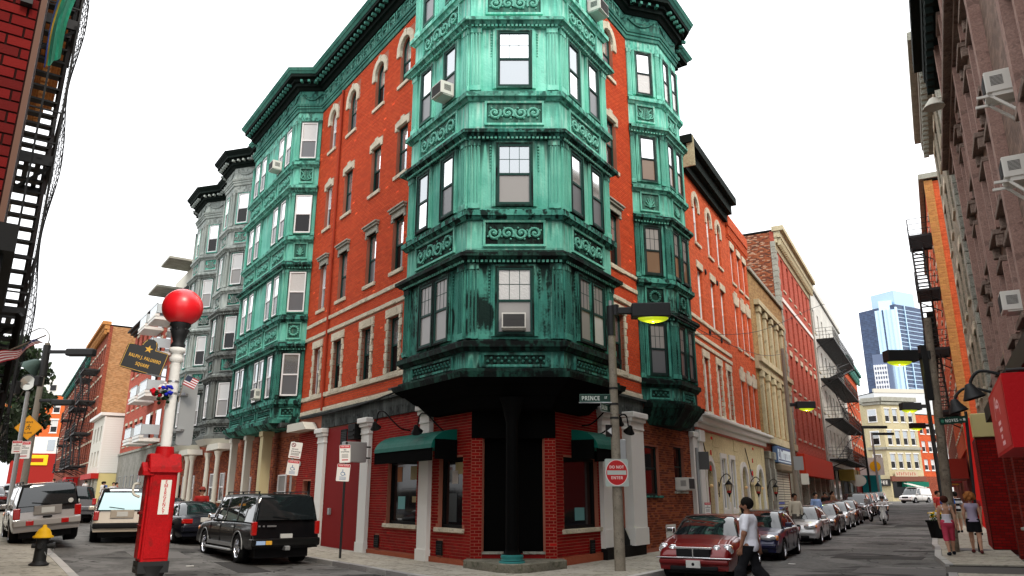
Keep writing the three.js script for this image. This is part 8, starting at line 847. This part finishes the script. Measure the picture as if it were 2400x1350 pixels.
  const w = wthing('white_planter_box', 'white trough planter just behind the black flower tub', 'planter', tx - .1, tz - 1); part(w, 'trough', rbox(tx + .3, tx + 1.05, gy(tx, tz) + .55, gy(tx, tz) + .95, tz - 1.1, tz - .8, .03), MT.white); part(w, 'trough_leg', [box(tx + .35, tx + .45, gy(tx, tz), gy(tx, tz) + .5, tz - 1.1, tz - .9), box(tx + .9, tx + 1.0, gy(tx, tz), gy(tx, tz) + .5, tz - 1.1, tz - .9)], MT.white); }
{ // trees at the far left
  const leafM = [phys([.022, .05, .014], .9, { transmission: .3, thickness: 0 }), phys([.02, .05, .012], .9, { transmission: .3, thickness: 0 })];
  const tree = (lb, x, z, h, R, n) => { const g = gy(x, z), t = thing('street_tree', lb, 'tree', [x, g, z]); part(t, 'trunk', [bar([0, 0, 0], [.1, h * .5, 0], .22, 10, .14), ...Array.from({ length: 7 }, (_, i) => bar([.08, h * (.38 + .04 * i), 0], [R * .6 * Math.cos(i * 2.4), h * (.6 + .05 * i), R * .6 * Math.sin(i * 2.4)], .08, 6, .03))], MT.wood); const im = n; const cl = Array.from({ length: 34 }, () => { const a = rnd() * 6.283, e = rr(-.9, 1), q = R * Math.pow(rnd(), .4); return [q * Math.cos(a) * Math.sqrt(1 - e * e * .8), h * .66 + e * h * .3, q * Math.sin(a) * Math.sqrt(1 - e * e * .8), rr(.5, 1.1) * R * .34]; });
    const lg = new THREE.BufferGeometry(); lg.setAttribute('position', new THREE.BufferAttribute(new Float32Array([0, 0, 0, .12, .05, .02, 0, .16, 0, 0, 0, 0, 0, .16, 0, -.12, .05, -.02]), 3)); lg.computeVertexNormals(); const m = new THREE.InstancedMesh(lg, leafM[0], n), M = M4(), Q = new THREE.Quaternion(), C = new THREE.Color(); for (let i = 0; i < n; i++) { const c = cl[i % 34], a = rnd() * 6.283, e = Math.acos(rr(-1, 1)), q = c[3] * Math.pow(rnd(), .33), s = rr(.8, 1.7); Q.setFromEuler(new THREE.Euler(rr(-2, 2), rnd() * 6.283, rr(-2, 2))); M.compose(V(c[0] + q * Math.sin(e) * Math.cos(a), c[1] + q * Math.cos(e), c[2] + q * Math.sin(e) * Math.sin(a)), Q, V(s, s, s)); m.setMatrixAt(i, M); const k = (.55 + .9 * rnd()) * (.7 + .1 * (i % 5)); m.setColorAt(i, C.setRGB(k, k * 1.02, k * .9)); } m.name = 'crown'; m.userData.kind = 'stuff'; m.castShadow = true; t.add(m); };
  const p1 = ls(46, .9), p2 = ls(64, .9), p3 = ls(50, -.9); tree('dark leafy tree at the left picture edge behind the lamp poles', p1[0], p1[1], 9.0, 2.3, 9000); tree('leafy tree farther up the left pavement beside the orange house', p2[0], p2[1], 7.6, 2.2, 8000); tree('dark tree behind the others at the far left edge', p3[0], p3[1], 10, 3.4, 9000); }
renderer.render(scene, camera);
